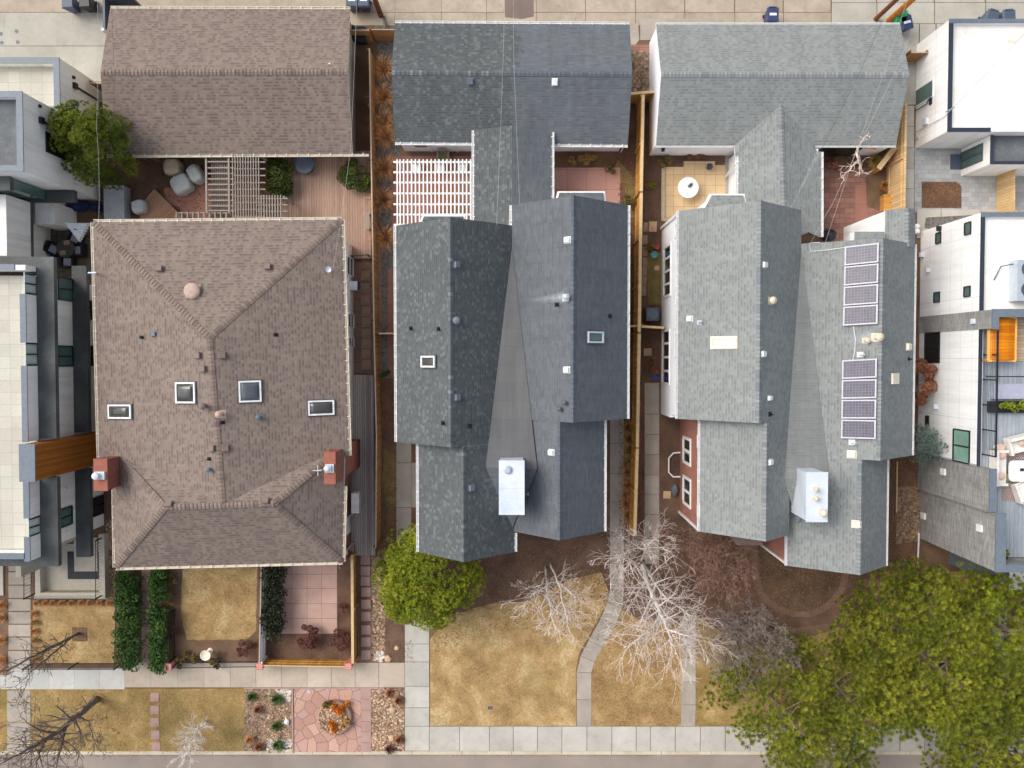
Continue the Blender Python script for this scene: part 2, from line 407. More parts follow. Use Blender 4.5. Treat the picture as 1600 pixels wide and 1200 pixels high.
def stones(name, poly, n, mat, size=(0.06, 0.14), z=0.0):
    mb = MB()
    for i, (x, y) in enumerate(scatter(poly, n)):
        s = random.uniform(*size)
        c = Vector((x, y, z)); k = 6; a0 = random.uniform(0, 6); t = random.random(); sq = random.uniform(.6, 1)
        ring = [c + Vector((math.cos(a0 + 6.283 * j / k) * s * random.uniform(.75, 1.1), math.sin(a0 + 6.283 * j / k) * s * sq * random.uniform(.75, 1.1), s * .25)) for j in range(k)]
        top = [c + (p - c) * .6 + Vector((0, 0, s * .45)) for p in ring]
        bot = [Vector((p.x, p.y, z - .02)) for p in ring]
        for j in range(k):
            mb.face([bot[j], bot[(j + 1) % k], ring[(j + 1) % k], ring[j]], 0, [(0, 0)] * 4, t)
            mb.face([ring[j], ring[(j + 1) % k], top[(j + 1) % k], top[j]], 0, [(0, 0)] * 4, t)
        mb.face(top, 0, [(0, 0)] * k, t)
    o = mb.build(name, mat, tint=True); o['kind'] = 'stuff'; return o
# ------------------------------------------------------------------ the materials of the place
m_shingle('brown_shingle', C(117,104,98), C(135,121,112), C(142,128,118), .17, .165, .36, .3, .93, .06, .06)
m_shingle('brown_ridge', C(118,103,97), C(134,119,109), C(144,128,116), .24, .17, .3, .3, 1.0)
m_shingle('slate_shingle', C(84,90,93), C(95,100,101), C(113,117,117), .17, .15, .35, .14, .92, .06, .06)
m_shingle('slate_ridge', C(86,93,98), C(99,105,108), C(124,129,131), .2, .145, .3, .2, 1.0)
m_shingle('new_shingle', C(97,102,107), C(104,109,114), C(109,114,119), .34, .15, .3, .25, .93, .06, .08)
m_shingle('new_ridge', C(92,99,107), C(100,106,114), C(105,111,118), .34, .15, .3, .3, 1.0)
m_shingle('grey_shingle', C(127,132,132), C(141,145,143), C(147,151,148), .18, .16, .36, .22, .93, .05, .05)
m_shingle('grey_ridge', C(124,130,133), C(140,144,144), C(150,153,151), .24, .16, .3, .3, 1.0)
m_brick('cricket_roll', C(113,114,114), C(108,109,110), C(102,103,104), 40.0, .95, .012, off=0, var=.06, bstr=.05, streak=.12)
m_shingle('cricket_shingle', C(130,132,131), C(135,137,136), C(139,141,140), .5, .15, .3, .2, .96, .06, .1)
m_plain('white_trim', C(238,238,236), .5)
m_plain('cream_trim', C(228,218,200), .55)
m_brick('white_siding', C(246,248,252,.96), C(240,243,248,.96), C(214,218,226), 8, .2, .008, var=.03, bstr=.15)
m_wall('white_panel', C(250,250,248,.94), C(200,196,186), (3.2, 1.15), .4)
m_wall('white_stucco', C(250,249,245,.94), C(196,192,182))
m_wall('tan_stucco', C(206,198,182), C(160,148,130))
m_brick('red_brick', C(176,104,84), C(140,76,62), C(182,160,146), .21, .075, .011, var=.12, bstr=.3)
m_brick('chimney_brick', C(164,94,78), C(132,72,62), C(146,112,100), .21, .075, .010, var=.12, bstr=.3)
m_brick('grey_block', C(172,170,166), C(140,139,137), C(132,131,129), .42, .11, .010, var=.14, bstr=.3, streak=.12)
m_noise('dark_ledge', C(104,108,106), C(62,64,66), .55, 12, .15, .6, mid=C(82,85,85))
m_plain('blue_coping', C(112,122,133), .45, .0)
m_plain('navy_coping', C(52,58,72), .45, .0)
m, N, L, b = newmat('white_membrane'); co = texco(N, L)
col = ramp(N, L, noi(N, L, co, .8, 7, .7, .5), [(.27, C(206,186,150)), (.40, C(246,240,226)), (.55, C(252,250,245))])
L.new(mul(N, L, col, ramp(N, L, noi(N, L, co, 9, 4), [(.3, G(.96)), (.7, G(1.02))])), b.inputs['Base Color']); b.inputs['Roughness'].default_value = .6
m_brick('roof_paver', C(206,203,190), C(194,190,178), C(168,164,154), .62, .62, .010, coord='Object', off=0, var=.06, bstr=.1)
m_noise('grey_membrane', C(120,124,126), C(84,88,92), .7, 8, .15, .7)
m_boards('rust_wood', C(172,108,46), C(146,88,34), C(90,52,22), .14, 1, 'Object', .6, .08)
m_boards('cedar', C(214,160,84), C(188,134,64), C(116,80,44), .15, 1, 'Object', .75, .07)
m_boards('cedar_cross', C(208,156,82), C(180,128,62), C(110,76,42), .15, 0, 'Object', .75, .07)
m_boards('weathered_fence', C(176,128,84), C(140,100,66), C(70,48,34), .14, 1, 'Object', .85, .08)
m_plain('cedar_cap', C(216,186,140), .7, amp=.16)
m_plain('grey_wood_cap', C(188,170,146), .8, amp=.16)
m_boards('red_deck', C(184,154,136), C(166,136,119), C(118,94,80), .15, 0, 'Object', .8, .10)
m_boards('diag_deck', C(182,142,116), C(160,122,98), C(96,72,58), .15, 0, 'Object', .8, .10)
m_boards('old_grey_deck', C(190,180,172), C(156,146,140), C(90,82,78), .13, 0, 'Object', .9, .12)
m_boards('grey_deck', C(176,184,190), C(160,168,175), C(126,134,142), .22, 0, 'Object', .6, .08)
m_boards('teak', C(208,186,158), C(190,166,140), C(140,118,98), .16, 1, 'Object', .7, .1)
m_boards('orange_slats', C(236,146,20), C(206,112,10), C(170,84,8), .17, 1, 'Object', .5, .08)
m_plain('orange_edge', C(246,190,100), .5)
m_plain('pergola_tan', C(156,145,136), .75)
m_slab('sidewalk', C(206,201,191), C(184,180,170))
m_slab('sidewalk_new', C(202,202,195), C(186,185,178))
m_slab('path_concrete', C(190,180,167), C(164,154,142))
m_slab('alley_concrete', C(194,181,162), C(164,151,133), .2, .07)
m_slab('drive_concrete', C(192,189,178), C(172,168,156), .12, .06)
m_noise('asphalt', C(166,153,142), C(140,129,120), .3, 22, .14, .95, .2)
m_noise('asphalt_patch', C(140,124,116), C(118,104,98), .6, 25, .18, .95, .2)
m_noise('curb_concrete', C(218,206,184), C(190,176,152), 1.2, 14, .12, .9)
m_lawn('dry_lawn', C(214,188,142), C(190,158,108), C(152,122,84), C(142,128,78), .5)
m_lawn('dry_lawn_b', C(204,172,124), C(180,146,98), C(144,112,74), C(136,118,72), .4)
m_lawn('green_dry_lawn', C(198,168,116), C(170,142,90), C(142,116,72), C(122,116,64), .7)
m_noise('patchy_grass', C(110,104,52), C(150,126,88), 1.6, 16, .35, 1, .4)
m_noise('bare_dirt', C(136,110,88), C(100,78,62), .7, 20, .3, 1, .4)
m_noise('dark_mulch', C(128,102,84), C(86,66,55), .7, 16, .36, 1, .5)
m_noise('red_mulch', C(134,102,80), C(94,70,57), .8, 16, .36, 1, .5)
m_voro('gravel', [C(120,100,84), C(168,138,112), C(96,84,76), C(186,160,132)], 9, None, 0, .95, .5)
m_voro('grey_gravel', [C(112,108,104), C(134,128,122), C(96,92,90)], 9, None, 0, .95, .5)
m_voro('flagstone', [C(200,158,142), C(182,142,128), C(208,168,150), C(188,154,146)], 1.5, C(140,120,108), .032, .9, .2)
m_brick('pink_tile', C(214,178,162), C(204,166,150), C(168,132,118), .88, .88, .012, coord='Object', off=0, var=.05, bstr=.15)
m_brick('red_paver', C(172,124,108), C(154,110,98), C(122,92,82), 1.15, 1.15, .012, coord='Object', off=.0, var=.08, bstr=.15)
m_brick('brick_paver', C(164,122,108), C(136,102,92), C(110,82,72), .6, .3, .012, coord='Object', off=.5, var=.12, bstr=.2)
m_brick('side_paver', C(164,128,110), C(138,112,102), C(110,88,78), .75, .75, .02, coord='Object', off=.0, var=.14, bstr=.2)
m_brick('tan_tile', C(222,194,154), C(210,180,140), C(166,134,98), .62, .62, .012, coord='Object', off=0, var=.08, bstr=.15)
m_brick('grey_paver', C(182,184,184), C(158,160,162), C(140,142,144), .40, .27, .008, coord='Object', off=.5, var=.08, bstr=.15)
m_noise('step_stone', C(190,156,146), C(168,138,128), 1.2, 18, .12, .9, .1)
m_noise('tan_stone', C(216,184,148), C(190,160,128), 1.2, 18, .12, .9, .1)
m_noise('brown_stone', C(184,152,128), C(150,124,106), 1.2, 18, .14, .9, .1)
m_glass('dark_glass', (.015, .018, .02, 1))
m_glass('teal_glass', (.095, .17, .155, 1), .1)
m_glass('mint_glass', (.26, .45, .36, 1), .12)
m_glass('grey_glass', (.10, .12, .14, 1), .1)
m_glass('smoke_dome', (.07, .072, .066, 1), .12)
m_plain('black_metal', C(40,42,48), .45, .2)
m_plain('dark_grey_metal', C(84,90,100), .45, .2)
m_plain('galvanized', C(196,206,216), .35, .3)
m_noise('white_metal', C(226,232,238), C(196,208,220), .9, 10, .06, .45)
m_plain('vent_brown', C(130,112,105), .6)
m_plain('vent_tan', C(188,164,150), .6)
m_plain('vent_grey', C(104,114,124), .5)
m_plain('vent_white', C(236,236,234), .5)
m_plain('cream_panel', C(236,228,206), .5)
m_noise('rusty_cap', C(230,224,206), C(204,188,158), 4, 20, .12, .6)
m_noise('clay', C(172,108,90), C(146,90,76), 3, 20, .1)
m_brick('pink_pier', C(216,136,126), C(196,116,108), C(226,190,178), .21, .11, .012, coord='Object', var=.06, bstr=.2)
m_plain('navy_plastic', C(58,66,104), .4)
m_plain('black_plastic', C(34,36,42), .4)
m_plain('green_plastic', C(44,140,84), .4)
m_plain('slate_plastic', C(78,90,106), .45)
m_plain('label_white', C(232,236,238), .5)
m_noise('cover_tan', C(212,198,172), C(186,170,146), 2.0, 14, .08)
m_noise('cover_white', C(206,210,208), C(180,184,182), 2.0, 14, .06)
m_plain('blue_grey_plastic', C(96,108,124), .5)
m_plain('white_plastic', C(242,242,238), .4)
m_plain('white_fabric', C(238,234,226), .8)
m_plain('blush_fabric', C(224,190,170), .8)
m_plain('olive_fabric', C(132,128,86), .8)
m_plain('blue_fabric', C(36,48,96), .7)
m_plain('orange_fabric', C(206,96,30), .7)
m_plain('silver_fabric', C(186,196,204), .5)
m_plain('wicker_black', C(30,30,36), .6)
m_plain('tabletop_grey', C(76,74,72), .5)
m_plain('lilac_cushion', C(176,178,196), .7)
m_plain('red_clay', C(180,84,62), .7)
m_plain('teal_glaze', C(90,160,170), .3)
m_plain('cobalt_glaze', C(40,90,190), .3)
m_noise('pole_wood', C(140,84,48), C(96,54,32), 3, 14, .25, .85)
m_noise('pole_wood_new', C(214,140,56), C(176,106,40), 3, 14, .2, .8)
m_plain('cable_white', C(190,190,188), .5)
m_plain('cable_black', C(60,60,62), .5)
m_noise('birch_bark', C(246,242,238,.95), C(206,196,188), 2.5, 10, .16, .8)
m_noise('pale_twig', C(244,228,214), C(222,198,182), 3, 10, .12, .8)
m_noise('grey_bark', C(128,116,108), C(88,78,72), 3, 14, .25, .9)
m_noise('dark_bark', C(138,124,116), C(96,84,78), 3, 14, .3, .9)
m_noise('grey_twig', C(172,158,148), C(132,120,112), 3, 10, .2, .9)
m_noise('red_twig', C(184,146,130), C(140,106,94), 3, 10, .2, .9)
m_noise('pine_bark', C(160,140,124), C(104,88,76), 3, 10, .25, .9)
m_tint('pine_olive', [C(76,88,28), C(108,118,34), C(140,144,44), C(168,164,62)], .6)
m_tint('pine_green', [C(80,96,24), C(116,132,30), C(148,156,42), C(174,174,66)], .6)
m_tint('juniper_green', [C(58,80,26), C(88,106,32), C(120,132,40), C(150,148,58)], .6)
m_tint('hedge_green', [C(40,68,30), C(58,90,40), C(84,114,54), C(110,136,70)], .5)
m_tint('ivy_dark', [C(28,34,24), C(44,54,34), C(66,70,50), C(54,66,40)], .5)
m_tint('spruce_blue', [C(72,92,84), C(104,124,114), C(136,152,142)], .6)
m_tint('rust_leaf', [C(120,78,58), C(160,104,76), C(180,124,94), C(134,88,66)], .8)
m_tint('barberry', [C(84,52,48), C(118,76,68), C(142,96,86)], .8)
m_tint('dry_grass', [C(204,140,82), C(226,170,112), C(188,126,74), C(234,190,138)], .8)
m_tint('straw_grass', [C(196,158,92), C(176,136,74), C(214,180,118)], .8)
m_tint('orange_grass', [C(226,138,44), C(204,110,30), C(240,166,70)], .8)
m_tint('olive_leaf', [C(110,100,54), C(146,124,70), C(90,84,48), C(166,138,84)], .7)
m_tint('mixed_leaf', [C(90,110,40), C(150,120,60), C(170,90,50), C(120,130,60)], .7)
m_tint('leaf_litter', [C(112,82,62), C(136,102,76), C(92,66,52), C(156,122,92), C(120,88,66)], .9)
m_tint('pale_litter', [C(176,140,112), C(204,170,140), C(146,112,88), C(220,190,164)], .9)
m_tint('river_stone', [C(150,116,92), C(206,170,136), C(120,98,84), C(228,204,176), C(176,132,104)], .9)
m_tint('white_stone', [C(226,214,198), C(240,232,220), C(196,180,162), C(180,182,196)], .9)
m_tint('lawn_blade', [C(216,190,146), C(172,146,102), C(196,166,118), C(144,126,84)], .9)
m_brick('salmon_tile', C(192,148,134), C(178,134,122), C(148,112,100), 1.15, 1.15, .012, coord='Object', off=0, var=.07, bstr=.12)
m_slab('path_light', C(206,192,174), C(184,170,152))
m_slab('pink_slab', C(212,178,163), C(194,158,145), .12, .07)
m_noise('side_stone', C(120,112,98), C(98,92,82), .8, 14, .1, .9, .1)
m_plain('brown_lap', C(114,100,93), .9)  # lap tones: darker strip colours painting the shadow where ridge caps overlap
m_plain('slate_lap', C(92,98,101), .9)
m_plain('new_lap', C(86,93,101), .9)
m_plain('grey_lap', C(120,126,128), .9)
m_boards('cedar_light', C(226,192,142), C(206,170,122), C(150,118,78), .16, 1, 'Object', .8, .07)
m_slab('edging_brick', C(140,112,97), C(114,90,78))
m_noise('birch_twig', C(240,230,222), C(196,178,168), 1.2, 10, .15, .8)
m_tint('bush_green', [C(44,60,30), C(70,88,42), C(104,116,50), C(132,130,64)], .6)
m_plain('pale_grey_box', C(176,180,184), .6)
m_plain('bright_silver', C(228,234,240), .5)
m_glass('rail_glass', (.62, .74, .70, 1), .1)
m, N, L, b = newmat('lime_stain'); m.node_tree.links.clear()
out = N['Material Output']; tr = N.new('ShaderNodeBsdfTransparent'); mx = N.new('ShaderNodeMixShader'); uvo = texco(N, L, 'UV'); sx = N.new('ShaderNodeSeparateXYZ'); L.new(uvo, sx.inputs[0])
b.inputs['Base Color'].default_value = C(214, 220, 224); b.inputs['Roughness'].default_value = .9
fa = ramp(N, L, sx.outputs[0], [(0, G(0)), (.75, G(.55)), (.97, G(.75)), (1, G(0))]); fb = ramp(N, L, sx.outputs[1], [(0, G(0)), (.5, G(1)), (1, G(0))]); fn = ramp(N, L, noi(N, L, texco(N, L, 'Object'), 3, 5, .7), [(.3, G(.3)), (.7, G(1))])
L.new(mul(N, L, mul(N, L, fa, fb), fn), mx.inputs[0]); L.new(tr.outputs[0], mx.inputs[1]); L.new(b.outputs[0], mx.inputs[2]); L.new(mx.outputs[0], out.inputs['Surface'])
m_noise('leafy_ground', C(116,94,72), C(78,62,50), .9, 14, .4, 1, .5)
def rough(pts, amp=6, step=9):
    out = []
    for (a, b), (c, d) in zip(pts[:-1], pts[1:]):
        n = max(1, int(math.hypot(c - a, d - b) / step))
        for i in range(n):
            k = i / n; out.append((a + (c - a) * k + amp * noise.noise(Vector((a + i * .7, d, 1))), b + (d - b) * k + amp * noise.noise(Vector((b, c + i * .7, 5)))))
    return out + [pts[-1]]
# ================================================================== GROUND, ROADS, WALKS, BEDS
mb = MB(); mb.face([(-900, -900, -.14), (900, -900, -.14), (900, 900, -.14), (-900, 900, -.14)]); structure(mb.build('ground', 'bare_dirt'))
yk_ = P(800, 1178, 0).y
mb = MB(); mb.face([(-300, yk_ - 9, -.132), (300, yk_ - 9, -.132), (300, yk_, -.132), (-300, yk_, -.132)]); structure(mb.build('street', 'asphalt'))
mb = MB(); mb.box(-120, yk_ + .02, -.3, 120, 60, 0.0); structure(mb.build('yard', 'bare_dirt'))
mb = MB()
x = -120.0
while x < 120:
    mb.box(x, yk_ - .04, -.3, x + 2.97, yk_ + .17, .012); x += 3.0
structure(mb.build('kerb', 'curb_concrete'))
sheet('alley', [(-400, -160), (2000, -160), (2000, 46), (-400, 46)], 1, 'bare_dirt')
slabs('alley_paving', [-400, -245, -90, 65, 97, 170, 252, 335, 415, 487, 545, 617, 690, 760, 838, 915, 993, 1070, 1148, 1224, 1299], [-160, -70, 19.5], 'alley_concrete', .012, .03)
slabs('alley_paving', [168, 252, 335, 415, 487, 545, 617, 690, 760, 838, 915, 993, 1070, 1148, 1224, 1299], [19.5, 40], 'alley_concrete', .012, .03)
slabs('alley_paving', [1299, 1370, 1460, 1540, 1620, 1700, 2000], [-160, -70, 4, 37], 'drive_concrete', .014, .03)
sheet('alley_patch', [(787, -30), (834, -30), (834, 26), (815, 30), (789, 27)], 5, 'asphalt_patch')
slabs('driveway', [-60, 8, 87, 160, 168], [19.5, 72, 128, 160], 'drive_concrete', .014, .03)
slabs('driveway', [1385, 1436, 1462, 1500, 1600], [37, 100, 164], 'drive_concrete', .014, .03)
mb = MB()
for u, v in ((2, 53), (26, 49), (28, 66), (3, 67)):
    q = P(u, v, 0); mb.lathe((q.x, q.y, .02), [(.11, 0), (.11, .008), (.02, .008)], 14)
structure(mb.build('drain_covers', 'dark_grey_metal'))
slabs('apron', [1000, 1064, 1108], [29, 63], 'path_concrete', .02, .02)
sheet('apron', [(984, 38), (997, 36), (999, 62), (985, 80)], 3, 'path_concrete')
# ---- side yard between brown house and fence
sheet('side_yard', rect(538, 44, 590, 330), 1, 'bare_dirt'); sheet('side_yard', rect(540, 60, 580, 250), 2, 'red_mulch')
sheet('side_yard', rect(540, 384, 596, 590), 2, 'side_paver')
sheet('side_yard', rect(528, 860, 650, 1036), 1, 'bare_dirt')
sheet('back_garden', rect(150, 236, 440, 372), 2, 'dark_mulch')
sheet('patio', rect(282, 282, 330, 346), 4, 'red_paver')
sheet('patio', [(255, 295), (300, 282), (300, 330), (262, 318)], 3, 'red_paver')
# ---- strip between the fence and the slate house
sheet('side_yard', rect(586, 40, 625, 400), 1, 'grey_gravel'); sheet('side_yard', rect(586, 400, 622, 592), 2, 'grey_gravel'); sheet('side_path', rect(606, 420, 622, 592), 3, 'red_paver')
sheet('side_yard', rect(588, 592, 660, 880), 2, 'red_mulch'); sheet('side_grass', [(600, 700), (622, 715), (623, 790), (607, 800), (598, 760)], 3, 'patchy_grass')
slabs('side_walk', [619, 643], [690, 723, 793, 835, 870], 'path_concrete', .03, .03); slabs('side_walk', [643, 655], [723, 793], 'path_concrete', .03, .02)
slabs('side_walk', [640, 655], [360, 420, 480, 540, 600, 660, 690], 'path_concrete', .03, .03)
sheet('patio', rect(612, 244, 742, 358), 2, 'red_paver'); sheet('patio', rect(864, 262, 969, 330), 3, 'salmon_tile')
sheet('garden_bed', rect(862, 236, 975, 262), 2, 'red_mulch')
sheet('garden_bed', rect(968, 96, 1003, 840), 1, 'red_mulch'); sheet('gravel_bed', [(985, 79), (1015, 79), (1015, 143), (986, 143)], 3, 'gravel'); sheet('apron', [(985, 70), (1014, 70), (1014, 79), (985, 79)], 4, 'red_paver')
sheet('garden_grass', [(965, 250), (985, 270), (998, 300), (1000, 340), (985, 340), (975, 290), (955, 275)], 3, 'patchy_grass')
# ---- strip between fence and light grey house
sheet('garden_bed', rect(1003, 143, 1160, 860), 1, 'dark_mulch')
sheet('garden_grass', rect(1012, 395, 1033, 476), 3, 'patchy_grass')
sheet('patio', [(1037, 261), (1068, 261), (1068, 252), (1117, 252), (1117, 258), (1133, 258), (1133, 360), (1037, 345)], 4, 'tan_tile')
sheet('porch', rect(1133, 238, 1156, 310), 3, 'path_concrete')
mb = MB(); a, b = P(1033, 257, 0), P(1038, 345, 0); mb.box(a.x, b.y, 0, b.x, a.y, .16); a, b = P(1034, 341, 0), P(1060, 346, 0); mb.box(a.x, b.y, 0, b.x, a.y, .157); structure(mb.build('garden_edging', 'grey_wood_cap'))
sheet('patio', rect(1278, 262, 1392, 420), 3, 'brick_paver'); sheet('patio', [(1336, 290), (1354, 286), (1354, 340), (1380, 336), (1380, 350), (1336, 352)], 4, 'red_paver')
sheet('garden_bed', rect(1280, 228, 1412, 268), 2, 'dark_mulch'); sheet('garden_bed', [(1352, 262), (1400, 262), (1400, 340), (1354, 322)], 4, 'bare_dirt')
# ---- right neighbour
slabs('side_walk', [1412, 1428.5], [165, 198, 231, 263, 295, 328, 360], 'sidewalk', .03, .025)
sheet('courtyard', rect(1429, 226, 1640, 332), 2, 'grey_paver'); sheet('side_yard', rect(1386, 160, 1413, 330), 2, 'red_mulch')
mb = MB(); poly = [(1440, 284), (1494, 284), (1502, 291), (1502, 325), (1440, 325)]; mb.prism([(P(u, v).x, P(u, v).y) for u, v in poly], 0, .02); structure(mb.build('planting_bed', 'red_mulch'))
slabs('rear_walk', [1432, 1470, 1531, 1600], [327, 372], 'sidewalk', .03, .02); sheet('planting_bed', [(1446, 340), (1520, 336), (1506, 344), (1455, 360), (1444, 356)], 9, 'grey_gravel')
sheet('side_yard', rect(1384, 380, 1440, 935), 1, 'red_mulch'); sheet('side_yard', [(1402, 760), (1440, 760), (1436, 845), (1400, 850)], 3, 'gravel')
sheet('front_lawn', rect(1380, 893, 1560, 1000), 2, 'dry_lawn_b'); sheet('entry_walk', rect(1551, 890, 1573, 1140), 4, 'sidewalk')
sheet('entry_path', rect(1349, 905, 1381, 948), 3, 'side_paver')
# ---- fronts of the grey houses
sheet('garden_bed', [(655, 860), (655, 985), (700, 960), (780, 938), (830, 932), (925, 935), (975, 940), (1000, 990), (1110, 985), (1180, 990), (1400, 960), (1400, 830), (1060, 800), (820, 820)], 1, 'dark_mulch')
sheet('lawn', rough([(672, 1000), (700, 962), (760, 945), (830, 938), (890, 905), (940, 895), (955, 935)]) + [(940, 958), (905, 1020), (900, 1045), (900, 1134), (672, 1134)], 2, 'dry_lawn')
sheet('lawn', rough([(965, 950), (1000, 968), (1075, 975)]) + [(1066, 1134), (923, 1134), (924, 1045), (934, 1012)], 2, 'dry_lawn_b')
sheet('lawn', rough([(1086, 960), (1130, 990), (1200, 1010), (1400, 960)]) + [(1600, 960), (1600, 1134), (1086, 1134)], 2, 'green_dry_lawn')
strip('front_walk', [((953, 655), (975, 655)), ((953, 693), (975, 693)), ((953, 740), (975, 740)), ((953, 784), (975, 784)), ((953, 832), (975, 832)), ((953, 880), (975, 880)), ((953, 920), (975, 925)), ((949, 941), (972, 951)), ((939, 965), (962, 976)), ((920, 1000), (941, 1012)), ((907, 1025), (929, 1034)), ((901, 1050), (924, 1051)), ((901, 1093), (924, 1093)), ((901, 1134.5), (924, 1134.5))], 'path_concrete')
strip('front_walk', [((1007, 598), (1030, 598)), ((1007, 647), (1030, 647)), ((1007, 679), (1030, 679)), ((1007, 710), (1030, 710)), ((1007, 742), (1030, 742)), ((1007, 772), (1030, 772)), ((1007, 804), (1030, 804)), ((1007, 842), (1030, 842)), ((1007, 882), (1030, 880))], 'path_concrete')
strip('front_walk', [((1066, 962), (1087, 960)), ((1065, 990), (1087, 990)), ((1065, 1028), (1087, 1028)), ((1065, 1065), (1087, 1065)), ((1064, 1101), (1087, 1101)), ((1064, 1134.5), (1086, 1134.5))], 'path_concrete')
sheet('garden_bed', [(1186, 862), (1200, 880), (1240, 895), (1316, 896), (1308, 928), (1284, 948), (1242, 956), (1205, 938), (1190, 915)], 3, 'leafy_ground')
# porch path and curved edging of the bed
strip('porch_path', [((1174, 850), (1184, 850)), ((1174, 870), (1184, 870)), ((1173, 890), (1184, 888)), ((1176, 908), (1187, 905)), ((1182, 926), (1193, 922)), ((1194, 942), (1203, 936)), ((1214, 956), (1220, 948)), ((1240, 964), (1242, 955)), ((1266, 964), (1264, 955)), ((1290, 955), (1284, 947)), ((1308, 940), (1300, 933)), ((1320, 920), (1311, 915)), ((1326, 900), (1316, 898)), ((1327, 880), (1317, 880))], 'edging_brick', .02, .01)
# ---- sidewalks
slabs('sidewalk', [632.5, 671], [974, 1006, 1034, 1072, 1105.5, 1134.5, 1173], 'sidewalk', .03, .03)
slabs('sidewalk', [646, 671], [950, 974], 'sidewalk', .03, .03)
slabs('sidewalk', [671, 718, 765, 802, 840, 878, 917, 956, 994, 1016, 1055, 1094, 1133, 1172, 1211, 1250, 1289, 1328, 1367, 1406, 1445, 1484, 1523, 1562, 1601, 1680, 1760], [1134.5, 1173.5], 'sidewalk', .03, .03)
slabs('sidewalk', [-120, -80, -40, 0, 37, 77, 117, 156, 195.5], [1044, 1077], 'sidewalk_new', .03, .03)
slabs('sidewalk', [195.5, 236, 278, 319, 360, 400, 440, 480, 518, 555, 592, 632.5], [1035, 1074], 'path_light', .03, .03)
# ---- parkway strip
sheet('parkway_lawn', rect(-100, 1076, 382, 1177), 1, 'green_dry_lawn')
slabs('parkway_walk', [11, 48.5], [1078, 1097, 1128, 1158, 1177], 'path_concrete', .03, .06)
sheet('gravel_bed', rect(382, 1075, 418, 1177), 2, 'gravel'); sheet('gravel_bed', rect(418, 1075, 456, 1177), 2, 'gravel')
mb = MB(); a, b = P(456, 1075), P(459, 1176); mb.box(a.x, b.y, 0, b.x, a.y, .07); a, b = P(382, 1074), P(600, 1076); mb.box(a.x, b.y, 0, b.x, a.y, .055); structure(mb.build('bed_edging', 'step_stone'))
sheet('flagstones', rect(459, 1076, 564, 1175), 3, 'flagstone'); slabs('stone_border', [564, 580], [1076, 1092, 1109, 1127, 1143, 1160, 1175], 'step_stone', .025, .02)
sheet('gravel_bed', rect(580, 1075, 632, 1177), 2, 'gravel')
# ---- front garden of the brown house
sheet('lawn', rough([(402, 876), (400, 985), (385, 999), (292, 1000), (283, 960), (285, 880)], 2.5), 3, 'dry_lawn')
sheet('garden_bed', rect(180, 880, 410, 1036), 1, 'bare_dirt')
slabs('garden_path', [221, 237], [884, 905, 925, 950, 975, 1008, 1036], 'step_stone', .03, .05)
slabs('terrace', [436.5, 456.5, 480, 503, 527], [872, 897, 919, 943, 966, 990], 'pink_slab', .03, .02)
sheet('garden_bed', rect(404, 874, 550, 1036), 2, 'dark_mulch')
sheet('gravel_bed', rect(580, 870, 602, 1034), 2, 'gravel')
sheet('garden_bed', rect(602, 860, 648, 1034), 2, 'dark_mulch')
# ---- front of the left modern house
sheet('front_yard', rect(-60, 880, 182, 1046), 1, 'bare_dirt'); sheet('lawn', [(52, 940), (180, 940), (180, 1036), (52, 1036)], 3, 'dry_lawn')
slabs('entry_walk', [13, 49], [880, 893, 914, 935, 955, 975, 995, 1016, 1046], 'path_concrete', .03, .07); slabs('entry_walk', [-60, -25, 6], [880, 930], 'tan_stucco', .1, .02)
sheet('gravel_bed', rect(165, 812, 182, 940), 3, 'gravel'); sheet('courtyard', rect(54, 850, 166, 936), 3, 'tan_stucco')
sheet('planting_square', rect(113, 980, 137, 1002), 4, 'dark_mulch')
# ---- patio between the left modern wings
sheet('patio', rect(70, 295, 168, 470), 2, 'bare_dirt'); slabs('patio_paving', [78, 89, 100, 111, 122, 133, 144, 155, 166], [358, 369, 380, 391, 402, 413, 424, 435, 446, 457, 470], 'side_stone', .03, .09)
# ------------------------------------------------------------------ builders for buildings
ROOFS = []
def roof(name, faces, parent, mats, thick=0.13):
    mb = MB(); key = lambda p: (round(p[0], 3), round(p[1], 3), round(p[2], 3)); edges = {}; uvf = []
    for pts in faces:
        pts = [Vector(p) for p in pts]
        e = (pts[1] - pts[0]).normalized()
        n = e.cross(pts[2] - pts[0])
        if n.z < 0: n = -n
        n.normalize(); s = n.cross(e)
        if s.z < 0: s = -s; e = -e
        uv = [(p.dot(e), p.dot(s)) for p in pts]
        ROOFS.append((pts, n, e, s))
        a = Vector((0, 0, 0))
        for i in range(1, len(pts) - 1): a += (pts[i] - pts[0]).cross(pts[i + 1] - pts[0])
        if a.z < 0: pts = pts[::-1]; uv = uv[::-1]
        mb.face(pts, 0, uv)
        lo = [p - Vector((0, 0, thick)) for p in pts]
        mb.face(lo[::-1], 1)
        for i in range(len(pts)):
            k = (key(pts[i]), key(pts[(i + 1) % len(pts)])); edges[k] = (pts[i], pts[(i + 1) % len(pts)])
    for (a, b), (p, q) in edges.items():
        if (b, a) not in edges:
            d = Vector((0, 0, thick)); mb.face([p - d, q - d, q, p], 1)
    return mb.build(name, mats, parent)
